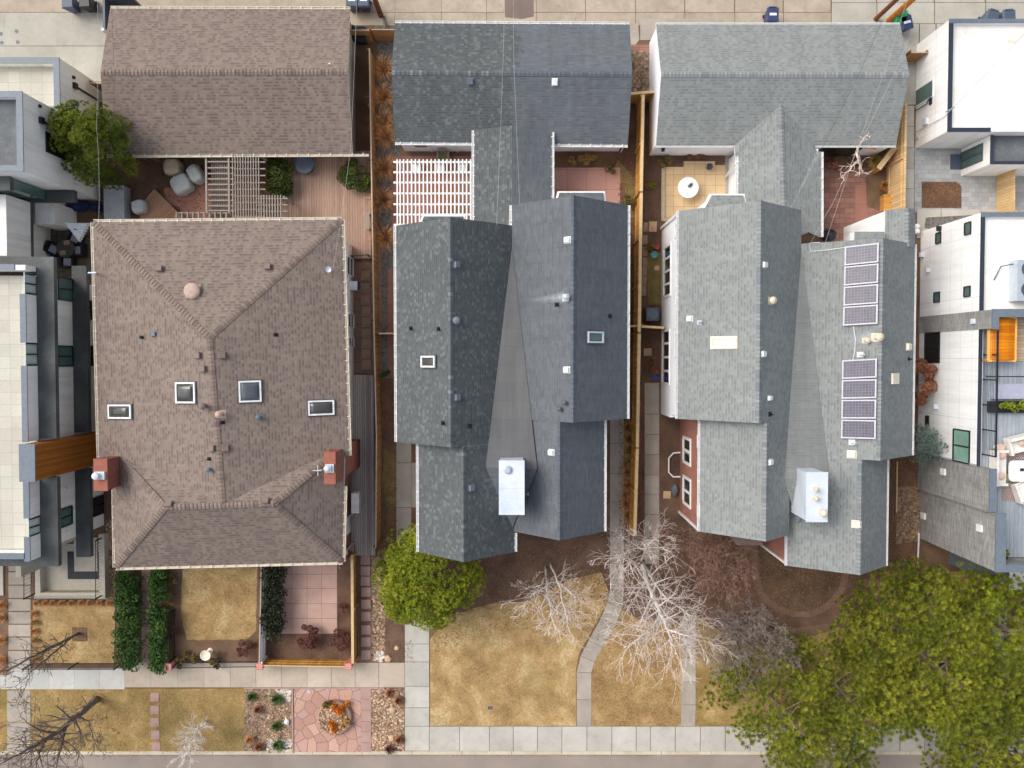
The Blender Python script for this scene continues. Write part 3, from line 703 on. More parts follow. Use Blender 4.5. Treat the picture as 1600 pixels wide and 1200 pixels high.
def on_roof(u, v):
    o = Vector((0, 0, CAM_H)); d = ray(u, v); best = None
    for pts, n, e, s in ROOFS:
        for i in range(1, len(pts) - 1):
            a, b, c = pts[0], pts[i], pts[i + 1]; nn = (b - a).cross(c - a)
            dn = d.dot(nn)
            if abs(dn) < 1e-9: continue
            t = (a - o).dot(nn) / dn; p = o + d * t
            if all(((q - r).cross(p - r)).dot(nn) >= -1e-4 * nn.length for r, q in ((a, b), (b, c), (c, a))):
                if best is None or t < best[0]: best = (t, p, n, e, s)
    if best is None: raise ValueError('no roof at %s %s' % (u, v))
    return best[1:]
def ridge_caps(parent, segs, mat, w=0.15, step=0.24, name='ridge_cap'):
    mb = MB()
    for A, B, k in segs:
        A = Vector(A); B = Vector(B); d = B - A; n = max(2, int(d.length / step)); d.normalize()
        p = Vector((d.y, -d.x, 0)).normalized(); drop = Vector((0, 0, -w * k))
        for i in range(n):
            a = A + (B - A) * (i / n) + Vector((0, 0, .015)); b = A + (B - A) * ((i + 1.0) / n) + Vector((0, 0, .04))
            uv = (random.uniform(0, 40), random.uniform(0, 40)); q = [(uv[0] + x * .01, uv[1]) for x in range(4)]
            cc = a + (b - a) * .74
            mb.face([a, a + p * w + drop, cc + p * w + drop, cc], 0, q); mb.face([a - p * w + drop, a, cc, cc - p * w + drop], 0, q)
            mb.face([cc, cc + p * w + drop, b + p * w + drop, b], 1, q); mb.face([cc - p * w + drop, cc, b, b - p * w + drop], 1, q)  # end strip of each tile in the darker lap tone: painted overlap shadow
            z = Vector((0, 0, -.03)); mb.face([b, b + p * w + drop, b + p * w + drop + z, b + z], 0, q); mb.face([b - p * w + drop, b, b + z, b - p * w + drop + z], 0, q)
            for sg in (1, -1):
                e0 = a + p * (w * sg) + drop; e1 = b + p * (w * sg) + drop; mb.face([e0, e1, e1 + z, e0 + z], 0, q)
    # faces may be wound either way: harmless for opaque shading
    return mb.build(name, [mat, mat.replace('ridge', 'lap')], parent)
def gutter(parent, segs, mat='white_trim', w=0.11, straps=True):
    for A, B, out in segs:
        mb = MB(); A = Vector(A); B = Vector(B); o = Vector(out); d = (B - A).normalized(); z = Vector((0, 0, 1)); L_ = (B - A).length
        for off, h0, h1, ww in ((w / 2 + .02, -.14, -.10, w / 2), (w + .02, -.14, -.02, .012), (.03, -.14, -.03, .012)):
            mb.obox((A + B) / 2 + o * off, d, o, z, L_ / 2, ww, h1, z0=h0)
        if straps:
            k = int(L_ / .62)
            for i in range(k + 1): mb.obox(A + d * (L_ * (i + .5) / (k + 1)) + o * (w * .35), d, o, z, .022, w * .75, .012, z0=-.03)
        mb.build('gutter', mat, parent)
def window_x(parent, x, sg, y0, y1, z0, z1, n=1, fr='white_trim', gl='dark_glass', fw=0.09, label=None, cross=False):
    y0, y1 = sorted((y0, y1)); z0, z1 = sorted((z0, z1)); mb = MB(); t = .06 * sg
    mb.box(x - .01 * sg, y0, z0, x + t, y0 + fw, z1); mb.box(x - .01 * sg, y1 - fw, z0, x + t, y1, z1)
    mb.box(x - .01 * sg, y0 + fw, z1 - fw, x + t, y1 - fw, z1); mb.box(x - .01 * sg, y0 + fw, z0, x + t * 1.3, y1 - fw, z0 + fw)
    for i in range(1, n):
        yy = y0 + (y1 - y0) * i / n; mb.box(x - .01 * sg, yy - fw * .5, z0 + fw, x + t * .9, yy + fw * .5, z1 - fw)
    if cross: mb.box(x - .01 * sg, y0 + fw, (z0 + z1) / 2 - .03, x + t * .8, y1 - fw, (z0 + z1) / 2 + .03)
    o = mb.build('window', fr, parent)
    g = MB(); g.box(x - .005 * sg, y0 + fw * .8, z0 + fw * .8, x + .02 * sg, y1 - fw * .8, z1 - fw * .8); g.build('pane', gl, o)
    if label: o['label'] = label
    return o
def window_y(parent, y, sg, x0, x1, z0, z1, n=1, fr='white_trim', gl='dark_glass', fw=0.09):
    x0, x1 = sorted((x0, x1)); mb = MB(); t = .06 * sg
    mb.box(x0, y - .01 * sg, z0, x0 + fw, y + t, z1); mb.box(x1 - fw, y - .01 * sg, z0, x1, y + t, z1)
    mb.box(x0 + fw, y - .01 * sg, z1 - fw, x1 - fw, y + t, z1); mb.box(x0 + fw, y - .01 * sg, z0, x1 - fw, y + t * 1.3, z0 + fw)
    for i in range(1, n):
        xx = x0 + (x1 - x0) * i / n; mb.box(xx - fw * .5, y - .01 * sg, z0 + fw, xx + fw * .5, y + t * .9, z1 - fw)
    o = mb.build('window', fr, parent)
    g = MB(); g.box(x0 + fw * .8, y - .005 * sg, z0 + fw * .8, x1 - fw * .8, y + .02 * sg, z1 - fw * .8); g.build('pane', gl, o)
    return o
def win_px(parent, x, sg, u0, v0, u1, v1, **k):
    """window on the plane x, spanning the pixel box"""
    a = onx(u0, (v0 + v1) / 2, x); b = onx(u1, (v0 + v1) / 2, x); um = (u0 + u1) / 2
    c = onx(um, v0, x); d = onx(um, v1, x)
    return window_x(parent, x, sg, c.y, d.y, a.z, b.z, **k)
def gable_body(mb, x0, x1, y0, y1, ze, xr, zr, mat=0):
    """pentagon prism along y"""
    a = [(x0, 0), (x1, 0), (x1, ze), (xr, zr), (x0, ze)]
    f = [Vector((x, y0, z)) for x, z in a]; b = [Vector((x, y1, z)) for x, z in a]
    mb.face(f, mat); mb.face(b[::-1], mat)
    for i in range(5):
        j = (i + 1) % 5; mb.face([f[j], f[i], b[i], b[j]], mat)
def gable_body_x(mb, x0, x1, y0, y1, ze, yr, zr, mat=0):
    a = [(y0, 0), (y1, 0), (y1, ze), (yr, zr), (y0, ze)]
    f = [Vector((x0, y, z)) for y, z in a]; b = [Vector((x1, y, z)) for y, z in a]
    mb.face(f[::-1], mat); mb.face(b, mat)
    for i in range(5):
        j = (i + 1) % 5; mb.face([f[i], f[j], b[j], b[i]], mat)
Z = Vector((0, 0, 1))
def vent(rf, u, v, kind, mat, sz=1.0):
    p, n, e, s = on_roof(u, v); mb = MB()
    if kind == 'box':       # square hood vent with an open flange
        mb.obox(p, e, s, n, .20 * sz, .22 * sz, .02); mb.obox(p, e, s, n, .13 * sz, .13 * sz, .14 * sz, z0=.02)
        mb.obox(p + s * .0, e, s, n, .16 * sz, .16 * sz, .20 * sz, z0=.14 * sz, taper=.82); return mb.build('roof_vent', mat, rf)
    if kind == 'pipe':
        mb.obox(p, e, s, n, .12 * sz, .14 * sz, .015); mb.lathe(p, [(.10 * sz, 0), (.06 * sz, .10), (.045 * sz, .12), (.045 * sz, .42 * sz), (.03 * sz, .42 * sz), (.03 * sz, .3 * sz)], 10)
        return mb.build('vent_pipe', mat, rf)
    if kind == 'cap':       # round pipe under a conical rain cap
        mb.obox(p, e, s, n, .18 * sz, .2 * sz, .015); mb.lathe(p, [(.13 * sz, 0), (.09 * sz, .08), (.09 * sz, .34 * sz)], 12)
        mb.lathe(p + Z * (.36 * sz), [(.16 * sz, 0), (.17 * sz, .03), (.16 * sz, .08), (.05 * sz, .16 * sz)], 12); return mb.build('roof_vent', mat, rf)
    if kind == 'dome':      # low mushroom fan
        mb.obox(p, e, s, n, .36 * sz, .36 * sz, .02); mb.lathe(p, [(.30 * sz, 0), (.30 * sz, .12), (.42 * sz, .12), (.42 * sz, .2), (.36 * sz, .27), (.30 * sz, .29), (.29 * sz, .31), (.05, .34)], 24)
        return mb.build('roof_fan', mat, rf, smooth=False)
    if kind == 'flat':
        mb.obox(p, e, s, n, .17 * sz, .20 * sz, .02); mb.obox(p, e, s, n, .135 * sz, .17 * sz, .13, z0=.02, taper=.9); return mb.build('roof_vent', mat, rf)
def skylight(rf, u0, v0, u1, v1, fr='white_trim', gl='smoke_dome', dome=0.16, curb='dark_grey_metal', fw=.042):
    p, n, e, s = on_roof((u0 + u1) / 2, (v0 + v1) / 2)
    h = .14
    q = [on_roof(u, v)[0] for u, v in ((u0, v1), (u1, v1), (u1, v0), (u0, v0))]
    c = sum(q, Vector()) / 4; a = abs((q[1] - q[0]).dot(e)) / 2 + abs((q[3] - q[0]).dot(e)) / 2; b = abs((q[3] - q[0]).dot(s)) / 2 + abs((q[1] - q[0]).dot(s)) / 2
    a *= .98; b *= .98
    mb = MB(); mb.obox(c, e, s, n, a + .05, b + .05, h * .6, 1)
    for k in (-1, 1):
        mb.obox(c + s * (b - fw) * k, e, s, n, a, fw, h, 0, z0=h * .6); mb.obox(c + e * (a - fw) * k, e, s, n, fw, b - 2 * fw, h, 0, z0=h * .6)
    o = mb.build('skylight', [fr, curb], rf)
    g = MB(); A = a - 2 * fw; B = b - 2 * fw; N_ = 7; gp = []
    for j in range(N_ + 1):
        for i in range(N_ + 1):
            x = i / N_ * 2 - 1; y = j / N_ * 2 - 1; z = dome * (1 - x ** 4) * (1 - y ** 4) ** 1
            gp.append(c + e * (A * x) + s * (B * y) + n * (h * .62 + z))
    for j in range(N_):
        for i in range(N_):
            k = j * (N_ + 1) + i; g.face([gp[k], gp[k + 1], gp[k + N_ + 2], gp[k + N_ + 1]], 0, [(0, 0)] * 4)
    me = g.build('dome' if dome > .02 else 'glass', gl, rf, smooth=True)
    return o
def flue(parent, p, r, h, mat, cap=True, name='flue'):
    mb = MB(); p = Vector(p)
    mb.lathe(p, [(r * 1.15, 0), (r * 1.15, .05), (r, .06), (r, h)], 14)
    if cap: mb.lathe(p + Z * (h + .05), [(r * 1.5, 0), (r * 1.55, .05), (r * 1.2, .12), (r * .4, .17)], 14); mb.lathe(p + Z * h, [(r * .6, 0), (r * .6, .06)], 8)
    return mb.build(name, mat, parent)

# ================================================================== HOUSE 1: brown hip roof
z1e, z1r = 5.5, 7.6
h1 = thing('house', P(350, 620, 0), 'brown shingled hip-roof house with two red brick chimneys and four domed skylights', 'house')
TL = P(145, 347, z1e); TR = P(534, 343, z1e); BR = P(545, 712, z1e); BL = P(155, 722, z1e); N1 = P(327, 528, z1r); S1 = P(348, 790, z1r)
SW = P(180, 887, z1e); SE = P(535, 878, z1e); NE = P(539, 695, z1e); NW = P(174, 700, z1e); W1 = P(258, 793, z1r); E1 = P(428, 787, z1r)
rf1 = roof('roof', [[TR, TL, N1], [TL, BL, S1, N1], [BR, TR, N1, S1], [SW, SE, E1, S1, W1], [NW, SW, W1], [SE, NE, E1], [NE, NW, W1, S1, E1]], h1, ['brown_shingle', 'cream_trim'])
k1 = .30
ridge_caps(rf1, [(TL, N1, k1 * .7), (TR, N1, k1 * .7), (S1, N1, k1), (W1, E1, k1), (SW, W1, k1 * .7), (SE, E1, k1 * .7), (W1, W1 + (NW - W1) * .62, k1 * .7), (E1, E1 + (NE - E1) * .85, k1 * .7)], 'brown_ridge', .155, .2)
gutter(h1, [(TL, TR, (0, 1, 0)), (BL, TL, (-1, 0, 0)), (TR, BR, (1, 0, 0)), (SE, SW, (0, -1, 0)), (P(178, 765, z1e), SW, (-1, 0, 0)), (SE, P(538, 760, z1e), (1, 0, 0))], 'cream_trim')
wb = MB(); ov = .55
xl = TL.x + ov; xr = -9.39; yt = TL.y - ov; xw = SW.x + ov
wb.prism([(xl, yt), (xr, yt), (xr, BR.y), (xr - .45, BR.y), (SE.x - ov, SE.y + ov), (xw, SE.y + ov), (xw, BL.y), (xl, BL.y)], 0, 5.42)
wl1 = wb.build('wall', 'white_stucco', h1)
bb = MB(); bb.box(SE.x - ov - .1, P(0, 868, 0).y, 0, -9.62, P(0, 700, 0).y, 3.2); bb.build('brick_wall', 'red_brick', h1)
for a in ((541, 400, 551, 432), (543, 488, 552, 513), (544, 525, 552, 543)): win_px(h1, xr, 1, *a, fr='white_trim', gl='grey_glass', fw=.1, cross=True)
yfr = SE.y + ov
for x0, z0 in ((-20, 1.0), (-16.4, 1.0), (-12.4, 1.0), (-19.6, 3.7), (-16.2, 3.7), (-12.6, 3.7)): window_y(h1, yfr, -1, x0, x0 + 1.5, z0, z0 + 1.35, 2, gl='grey_glass')
# chimneys that run up outside the walls
def brick_chimney(xa, xb, ya, yb, zt, lab, shoulder):
    c = MB(); c.box(xa, ya, 0, xb, yb, zt - .22, 0)
    c.box(xa - .05, ya - .05, zt - .22, xb + .05, yb + .05, zt - .08, 0); c.box(xa - .02, ya - .02, zt - .08, xb + .02, yb + .02, zt, 1)
    o = c.build('chimney', ['chimney_brick', 'clay'], h1); o['label'] = lab
    return o
pa, pb = P(507, 707, 7.3), P(526, 756, 7.3)
ch = brick_chimney(pa.x, P(564, 720, 0).x, pb.y, pa.y, 7.3, 'red brick chimney on the side facing the grey houses, with an antenna', 0)
c = P(515, 732, 7.4); mb = MB(); mb.rbox(c.x, c.y, 7.3, .42, .42, .12); mb.rbox(c.x - .05, c.y, 7.42, .34, .36, .16, 0, taper=.8); mb.lathe((c.x - .1, c.y, 7.56), [(.15, 0), (.16, .06), (.08, .12)], 14); mb.build('flue_cap', 'white_metal', ch)
mb = MB(); q = P(497, 735, 8.1); mb.tube([(pa.x, pb.y * .5 + pa.y * .5, 7.2), (q.x + .12, q.y, 7.6), (q.x, q.y, 8.2)], .02, 6); mb.tube([(q.x, q.y - .25, 8.15), (q.x, q.y + .25, 8.15)], .02, 5); mb.tube([(q.x - .25, q.y, 8.2), (q.x + .2, q.y, 8.2)], .02, 5); mb.build('antenna', 'galvanized', ch)
pa, pb = P(147, 718, 7.3), P(167, 766, 7.3)
pr = P(186, 740, 6.0)
c = MB(); c.box(pa.x, pb.y, 0, pb.x, pa.y, 7.15); c.hexa([(pb.x, pb.y + .1, 0), (pr.x, pb.y + .15, 0), (pr.x, pa.y - .05, 0), (pb.x, pa.y - .05, 0), (pb.x, pb.y + .1, 7.0), (pr.x, pb.y + .15, 5.95), (pr.x, pa.y - .05, 5.95), (pb.x, pa.y - .05, 7.0)])
c.box(pa.x - .04, pb.y - .04, 7.15, pb.x + .04, pa.y + .04, 7.3, 0, 1)
ch = c.build('chimney', ['chimney_brick', 'clay'], h1); ch['label'] = 'red brick chimney beside the modern white house, with a round white cap'
c = P(154, 743, 7.4); mb = MB(); mb.rbox(c.x + .06, c.y, 7.3, .5, .4, .16); mb.lathe((c.x - .05, c.y, 7.46), [(.14, 0), (.14, .16), (.19, .17), (.17, .24), (.05, .29)], 14); mb.build('flue_cap', 'white_metal', ch)
for u, v in ((250, 421), (419, 418), (311, 555), (347, 555), (319, 576), (333, 700), (352, 700), (265, 789), (416, 784)): vent(rf1, u, v, 'box', 'vent_brown', 1.1)
vent(rf1, 302, 455, 'dome', 'vent_tan', 1.0); vent(rf1, 241, 522, 'flat', 'vent_grey', .8); vent(rf1, 321, 634, 'cap', 'vent_brown', 1.1); vent(rf1, 346, 647, 'cap', 'vent_tan', 1.1)
for u, v in ((222, 527), (348, 660), (327, 717), (431, 523)): vent(rf1, u, v, 'pipe', 'black_metal', .8)
for u, v in ((328, 733), (406, 652)): vent(rf1, u, v, 'cap', 'vent_grey', .8)
skylight(rf1, 171, 632, 207, 654); skylight(rf1, 277, 597, 306, 630); skylight(rf1, 373, 595, 408, 628, gl='grey_glass'); skylight(rf1, 481, 626, 522, 648)
# satellite dish on the north-east hip, small brackets
p, n, e, s = on_roof(517, 423); mb = MB(); mb.tube([p, p + Z * .5], .025, 6); mb.lathe(p + Z * .5, [(.02, 0), (.10, .04), (.15, .08), (.14, .08), (.10, .05), (.02, .02)], 14); mb.tube([p + Z * .5, p + Z * .8 + Vector((.2, .1, 0))], .012, 5); mb.build('satellite_dish', 'galvanized', rf1)
p, n, e, s = on_roof(152, 428); mb = MB(); mb.tube([p, p + Z * .55], .03, 6); mb.tube([p + Z * .55 - Vector((.2, 0, 0)), p + Z * .6 + Vector((.25, 0, 0))], .05, 8); mb.build('service_mast', 'galvanized', rf1)

# ---- brown garage
ze, zr = 2.6, 4.2
g1 = thing('garage', P(355, 130, 0), 'long brown shingled garage behind the brown hip-roof house, facing the alley', 'garage')
A, B, Cc, D = P(172, 13, ze), P(547, 14, ze), P(551, 240, ze), P(166, 242, ze); R0, R1 = P(157, 113, zr), P(543, 112, zr)
rfg = roof('roof', [[B, A, R0, R1], [D, Cc, R1, R0]], g1, ['brown_shingle', 'cream_trim'])
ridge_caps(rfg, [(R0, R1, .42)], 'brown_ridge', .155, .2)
gutter(g1, [(A, B, (0, 1, 0)), (D, P(576, 240, ze), (0, -1, 0))], 'cream_trim')
mb = MB(); gable_body_x(mb, A.x + .3, Cc.x - .3, D.y + .5, A.y - .3, 2.5, R0.y, 4.0); mb.build('wall', 'tan_stucco', g1)
for x0 in (-22.5, -17.5, -12.6): 
    mb = MB(); mb.box(x0, A.y - .3, .02, x0 + 2.5, A.y - .24, 2.2); mb.build('garage_door', 'tan_stucco', g1)
p, n, e, s = on_roof(115 + 400, 100); mb = MB(); mb.obox(p, e, s, n, .05, .03, .05); mb.build('roof_vent', 'vent_white', rfg)

# ================================================================== HOUSE 2: dark slate double gable
def twin(ridge_tiles=True): pass
h2 = thing('house', (0, -1, 0), 'dark grey twin-gable duplex with a white metal chimney between two mismatched shingle roofs', 'house')
sl = .88; e2 = 5.5
def V3(x, y, z): return Vector((x, y, z))
yb, ym, yf = 6.98, -4.43, -10.3
LU = [V3(-6.09, yb, e2), V3(-6.09, ym, e2), V3(-3.05, ym, e2 + sl * 3.04), V3(-3.05, yb, e2 + sl * 3.04)]
vz = e2 + .06
LR = [V3(0, ym, vz), V3(0, yb, vz), V3(-3.05, yb, e2 + sl * 3.04), V3(-3.05, ym, e2 + sl * 3.04)]
zl = e2 + sl * 2.5
LLl = [V3(-4.95, ym, e2), V3(-4.95, yf, e2), V3(-2.45, yf, zl), V3(-2.45, ym, zl)]
LLr = [V3(.13, yf, 5.46), V3(.13, ym, 5.46), V3(-2.45, ym, zl), V3(-2.45, yf, zl)]
rf2a = roof('roof', [LU, LR], h2, ['slate_shingle', 'white_trim'], .14)
rf2a['label'] = 'older grey-green shingle roof on the side facing the brown house'
rf2b = roof('lower_roof', [LLl, LLr], h2, ['slate_shingle', 'white_trim'], .14)
yb2, ym2, yf2 = 8.05, -3.2, -9.2
RU = [V3(6.08, ym2, e2), V3(6.08, yb2, e2), V3(3.04, yb2, e2 + sl * 3.04), V3(3.04, ym2, e2 + sl * 3.04)]
RL = [V3(0, yb2, vz), V3(0, ym2, vz), V3(3.04, ym2, e2 + sl * 3.04), V3(3.04, yb2, e2 + sl * 3.04)]
RLr = [V3(4.88, yf2, e2), V3(4.88, ym2, e2), V3(2.41, ym2, e2 + sl * 2.47), V3(2.41, yf2, e2 + sl * 2.47)]
RLl = [V3(0.05, ym2, 5.42), V3(0.05, yf2, 5.42), V3(2.41, yf2, e2 + sl * 2.47), V3(2.41, ym2, e2 + sl * 2.47)]
rf2c = roof('roof', [RU, RL], h2, ['new_shingle', 'white_trim'], .14); rf2c['label'] = 'newer smooth blue-grey shingle roof on the side of the orange fence'
rf2d = roof('lower_roof', [RLr, RLl], h2, ['new_shingle', 'white_trim'], .14)
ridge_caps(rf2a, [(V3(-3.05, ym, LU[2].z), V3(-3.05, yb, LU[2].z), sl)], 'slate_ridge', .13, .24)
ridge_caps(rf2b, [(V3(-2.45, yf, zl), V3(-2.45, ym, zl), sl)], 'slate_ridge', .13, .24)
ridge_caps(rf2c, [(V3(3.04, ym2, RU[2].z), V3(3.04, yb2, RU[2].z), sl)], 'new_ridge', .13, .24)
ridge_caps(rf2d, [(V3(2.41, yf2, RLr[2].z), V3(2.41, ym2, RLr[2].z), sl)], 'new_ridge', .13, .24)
u_ = Vector((0, 0, .03))
cA, cB, cC, cD = V3(0, 5.9, vz) + u_, V3(-1.36, -5.6, vz + sl * 1.36) + u_, V3(1.3, -5.7, vz + sl * 1.3) + u_, V3(0.02, -9.0, 5.5) + u_
cM = (cB + cC) / 2
def cricket(parent, A, B, Cq, D, mats):
    M = (B + Cq) / 2
    o1 = roof('cricket', [[B, Cq, A]], parent, [mats[0], mats[0]], .02)
    o2 = roof('cricket', [[B, Cq, D]], o1.parent, [mats[1], mats[1]], .02)
    return o1
cricket(h2, cA, cB, cC, cD, ('cricket_roll', 'new_shingle'))
gutter(h2, [(LU[1], LU[0], (-1, 0, 0)), (LLl[1], LLl[0], (-1, 0, 0)), (V3(.13, -9.3, 5.46), V3(.13, yf, 5.46), (1, 0, 0)), (RU[1], RU[0], (1, 0, 0)), (RLr[1], RLr[0], (1, 0, 0)), (V3(0, 8.05, 5.5), V3(0, 6.98, 5.5), (-1, 0, 0))])
mb = MB(); o_ = .1
gable_body(mb, -6.0, -.06, ym + .06, yb - .1, 5.35, -3.05, e2 + sl * 3.04 - .25); gable_body(mb, -4.86, .04, yf + .1, ym + .06, 5.30, -2.45, zl - .25)
gable_body(mb, .04, 5.99, ym2 + .06, yb2 - .1, 5.35, 3.04, RU[2].z - .25); gable_body(mb, .08, 4.79, yf2 + .1, ym2 + .06, 5.3, 2.41, RLr[2].z - .25)
mb.build('wall', 'white_siding', h2)
for y in (5, 1.5, -2): window_x(h2, -6.0, -1, y - .6, y + .6, 1.2, 2.6, 2); window_x(h2, 5.99, 1, y - .6, y + .6, 1.2, 2.6, 2); window_x(h2, -6.0, -1, y - .5, y + .5, 4.0, 5.1, 2)
window_y(h2, yf + .1, -1, -3.6, -1.3, 1, 2.6, 3); window_y(h2, yf2 + .1, -1, 1.2, 3.6, 1, 2.6, 3); window_y(h2, yf + .1, -1, -3.2, -1.7, 4, 5.2, 2); window_y(h2, yf2 + .1, -1, 1.7, 3.1, 4, 5.2, 2)
# clipped bays at the back of both gables
def back_bay(parent, u0, u1, v0, v1, z, mats, taper=8, ow=.09):
    a, b, c_, d = P(u0 + taper, v0, z), P(u1 - taper * .4, v0, z), P(u1, v1, z + .0), P(u0, v1, z + .0)
    k_ = Vector((ow, 0, 0)); h_ = Vector((0, ow, 0))
    mb = MB(); mb.prism([(p.x, p.y) for p in (a, b, c_, d)], z - .1, z, 1, 0); mb.prism([(p.x, p.y) for p in (a - k_ + h_, b + k_ + h_, c_ + k_, d - k_)], z - .3, z - .1, 1)
    mb.prism([(p.x + (a.x + b.x) * 0, p.y - .06) for p in (a, b, c_, d)], .0, z - .3, 1)
    return mb.build('back_bay', mats, parent)
back_bay(h2, 654, 727, 338, 362, 6.1, ['slate_shingle', 'white_trim']); back_bay(h2, 866, 946, 301, 330, 6.1, ['new_shingle', 'white_trim'])
# chimney: white metal clad box
pa, pb = P(781, 721, 8.3), P(818, 803, 8.3)
mb = MB(); mb.box(pa.x, pb.y, 5.5, pb.x, pa.y, 8.22); mb.box(pa.x - .05, pb.y - .05, 8.22, pb.x + .05, pa.y + .05, 8.3)
mb.box(pa.x + .02, (pa.y + pb.y) / 2 - .015, 8.3, pb.x - .02, (pa.y + pb.y) / 2 + .015, 8.325)
ch2 = mb.build('chimney', 'white_metal', h2)
for v in (735, 738): pass
q = P(793, 734, 8.3); mb = MB(); mb.lathe((q.x, q.y, 8.3), [(.22, 0), (.2, .03), (.16, .04), (.16, .1), (.2, .11), (.14, .16)], 16); mb.build('flue_cap', 'galvanized', ch2)
for u, v, r in ((712, 414, rf2a), (713, 621, rf2a)): vent(r, u, v, 'box', 'vent_grey', 1.0)
vent(rf2b, 735, 762, 'box', 'vent_grey', 1.0); vent(rf2a, 714, 501, 'dome', 'vent_grey', .5)
for u, v in ((642, 513), (685, 514), (692, 661), (734, 666)): vent(rf2a, u, v, 'pipe', 'black_metal', .9)
for u, v in ((887, 375), (886, 578)): vent(rf2c, u, v, 'flat', 'vent_white', 1.0)
vent(rf2d, 862, 707, 'flat', 'vent_white', 1.0); vent(rf2c, 884, 465, 'cap', 'galvanized', 1.0)
for u, v in ((870, 476), (953, 494)): vent(rf2c, u, v, 'pipe', 'black_metal', .9)
for u, v in ((882, 629), (874, 639)): vent(rf2d if v > 655 else rf2c, u, v, 'cap', 'dark_grey_metal', .7)
vent(rf2d, 824, 771, 'pipe', 'galvanized', .8)
skylight(rf2a, 660, 556, 682, 574, 'white_trim', 'smoke_dome', .03); skylight(rf2c, 916, 518, 941, 536, 'white_metal', 'teal_glass', .03)
# back wing that links to the garage
wz, wr = 3.05, 3.75
A, B = P(741, 203, wz), P(862, 206, wz); Cc, D = P(862, 330, wz), P(741, 362, wz); R0, R1 = P(800, 196, wr), P(800, 350, wr)
rw = roof('wing_roof', [[A, D, R1, R0]], h2, ['slate_shingle', 'white_trim']); rw2 = roof('wing_roof', [[Cc, B, R0, R1]], h2, ['new_shingle', 'white_trim'])
gutter(h2, [(D, A, (-1, 0, 0)), (B, Cc, (1, 0, 0))])
mb = MB(); gable_body(mb, A.x + .15, B.x - .15, D.y, A.y - .15, 2.95, R0.x, wr - .2); mb.build('wall', 'white_siding', h2)
# ---- garage 2
g2 = thing('garage', P(800, 130, 0), 'dark slate garage whose roof is half old and half new shingle', 'garage')
ze, zr = 2.6, 4.0
A, B, Cc, D = P(617, 36, ze), P(984, 38, ze), P(981, 226, ze), P(617, 222, ze); R0, R1 = P(612, 113, zr), P(988, 116, zr)
# ragged seam between the old and the new shingle, a real change of roofing
random.seed(3)
def mixpt(a, b, t): return a + (b - a) * t
def seam_faces(lo0, lo1, hi0, hi1, tfun, n):
    old, new = [], []
    for i in range(n):
        a, b = i / n, (i + 1) / n
        l0, r0 = mixpt(lo0, hi0, a), mixpt(lo1, hi1, a); l1, r1 = mixpt(lo0, hi0, b), mixpt(lo1, hi1, b)
        t = tfun((a + b) / 2)
        old.append([l0, mixpt(l0, r0, t), mixpt(l1, r1, t), l1]); new.append([mixpt(l0, r0, t), r0, r1, mixpt(l1, r1, t)])
    return old, new
def tn(a):
    base = .50 + .05 * (1 - abs(a - .45) * 2) + random.uniform(-.02, .02)
    return base
def ts(a): return .50 + random.uniform(-.008, .008)
mbo = {0: [], 1: []}
for lo0, lo1, hi0, hi1, tf in ((A, B, R0, R1, tn), (D, Cc, R0, R1, ts)):
    o_, n_ = seam_faces(lo0, lo1, hi0, hi1, tf, 13); mbo[0] += o_; mbo[1] += n_
rg2 = roof('roof', mbo[0], g2, ['slate_shingle', 'white_trim']); rg2['label'] = 'older rougher half of the garage roof'
rg2b = roof('roof', mbo[1], g2, ['new_shingle', 'white_trim']); rg2b['label'] = 'newer smooth half of the garage roof'
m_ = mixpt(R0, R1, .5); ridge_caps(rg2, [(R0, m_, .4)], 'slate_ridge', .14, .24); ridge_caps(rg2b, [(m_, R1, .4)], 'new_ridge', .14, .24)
gutter(g2, [(A, B, (0, 1, 0)), (D, P(738, 223, ze), (0, -1, 0)), (P(865, 225, ze), Cc, (0, -1, 0))])
mb = MB(); gable_body_x(mb, A.x + .2, Cc.x - .2, D.y + .12, A.y - .12, 2.5, R0.y, 3.85); mb.build('wall', 'white_siding', g2)
vent(rg2, 735, 127, 'box', 'vent_grey', 1.0); vent(rg2b, 867, 128, 'flat', 'vent_white', 1.0)
yw = D.y + .12
for u in (672, 713): 
    q = P(u, 232, 1.2); mb = MB(); mb.box(q.x - .05, yw - .07, 0.1, q.x + .05, yw - .005, 2.45); mb.build('downspout', 'white_trim', g2)
q = P(635, 232, 1.2); window_y(g2, yw, -1, q.x + .4, q.x + 1.3, 1.0, 2.2)
q = P(975, 235, 1.5); mb = MB(); mb.tube([(q.x, yw - .06, .1), (q.x, yw - .06, 2.45)], .045, 6); mb.build('downspout', 'white_trim', g2)

# ================================================================== HOUSE 3: light grey double gable with solar roof
h3 = thing('house', (15, -1.5, 0), 'light grey twin-gable duplex with solar panels, white siding behind and red brick in front', 'house')
ey = 5.5
a_u = [V3(8.77, 7.75, ey), V3(8.77, -3.2, ey), V3(12.22, -3.2, 8.4), V3(12.22, 7.75, 8.4)]
a_r = [V3(15.15, -3.2, 5.7), V3(15.15, 7.75, 5.7), V3(12.22, 7.75, 8.4), V3(12.22, -3.2, 8.4)]
rf3a = roof('roof', [a_u, a_r], h3, ['grey_shingle', 'white_trim'], .14); rf3a['label'] = 'light grey gable roof on the side of the white table patio'
b_l = [V3(9.97, -3.2, ey), V3(9.97, -9.2, ey), V3(12.74, -9.2, 7.95), V3(12.74, -3.2, 7.95)]
b_r = [V3(14.45, -9.2, 6.36), V3(14.45, -3.2, 6.36), V3(12.74, -3.2, 7.95), V3(12.74, -9.2, 7.95)]
rf3b = roof('lower_roof', [b_l, b_r], h3, ['grey_shingle', 'white_trim'], .14)
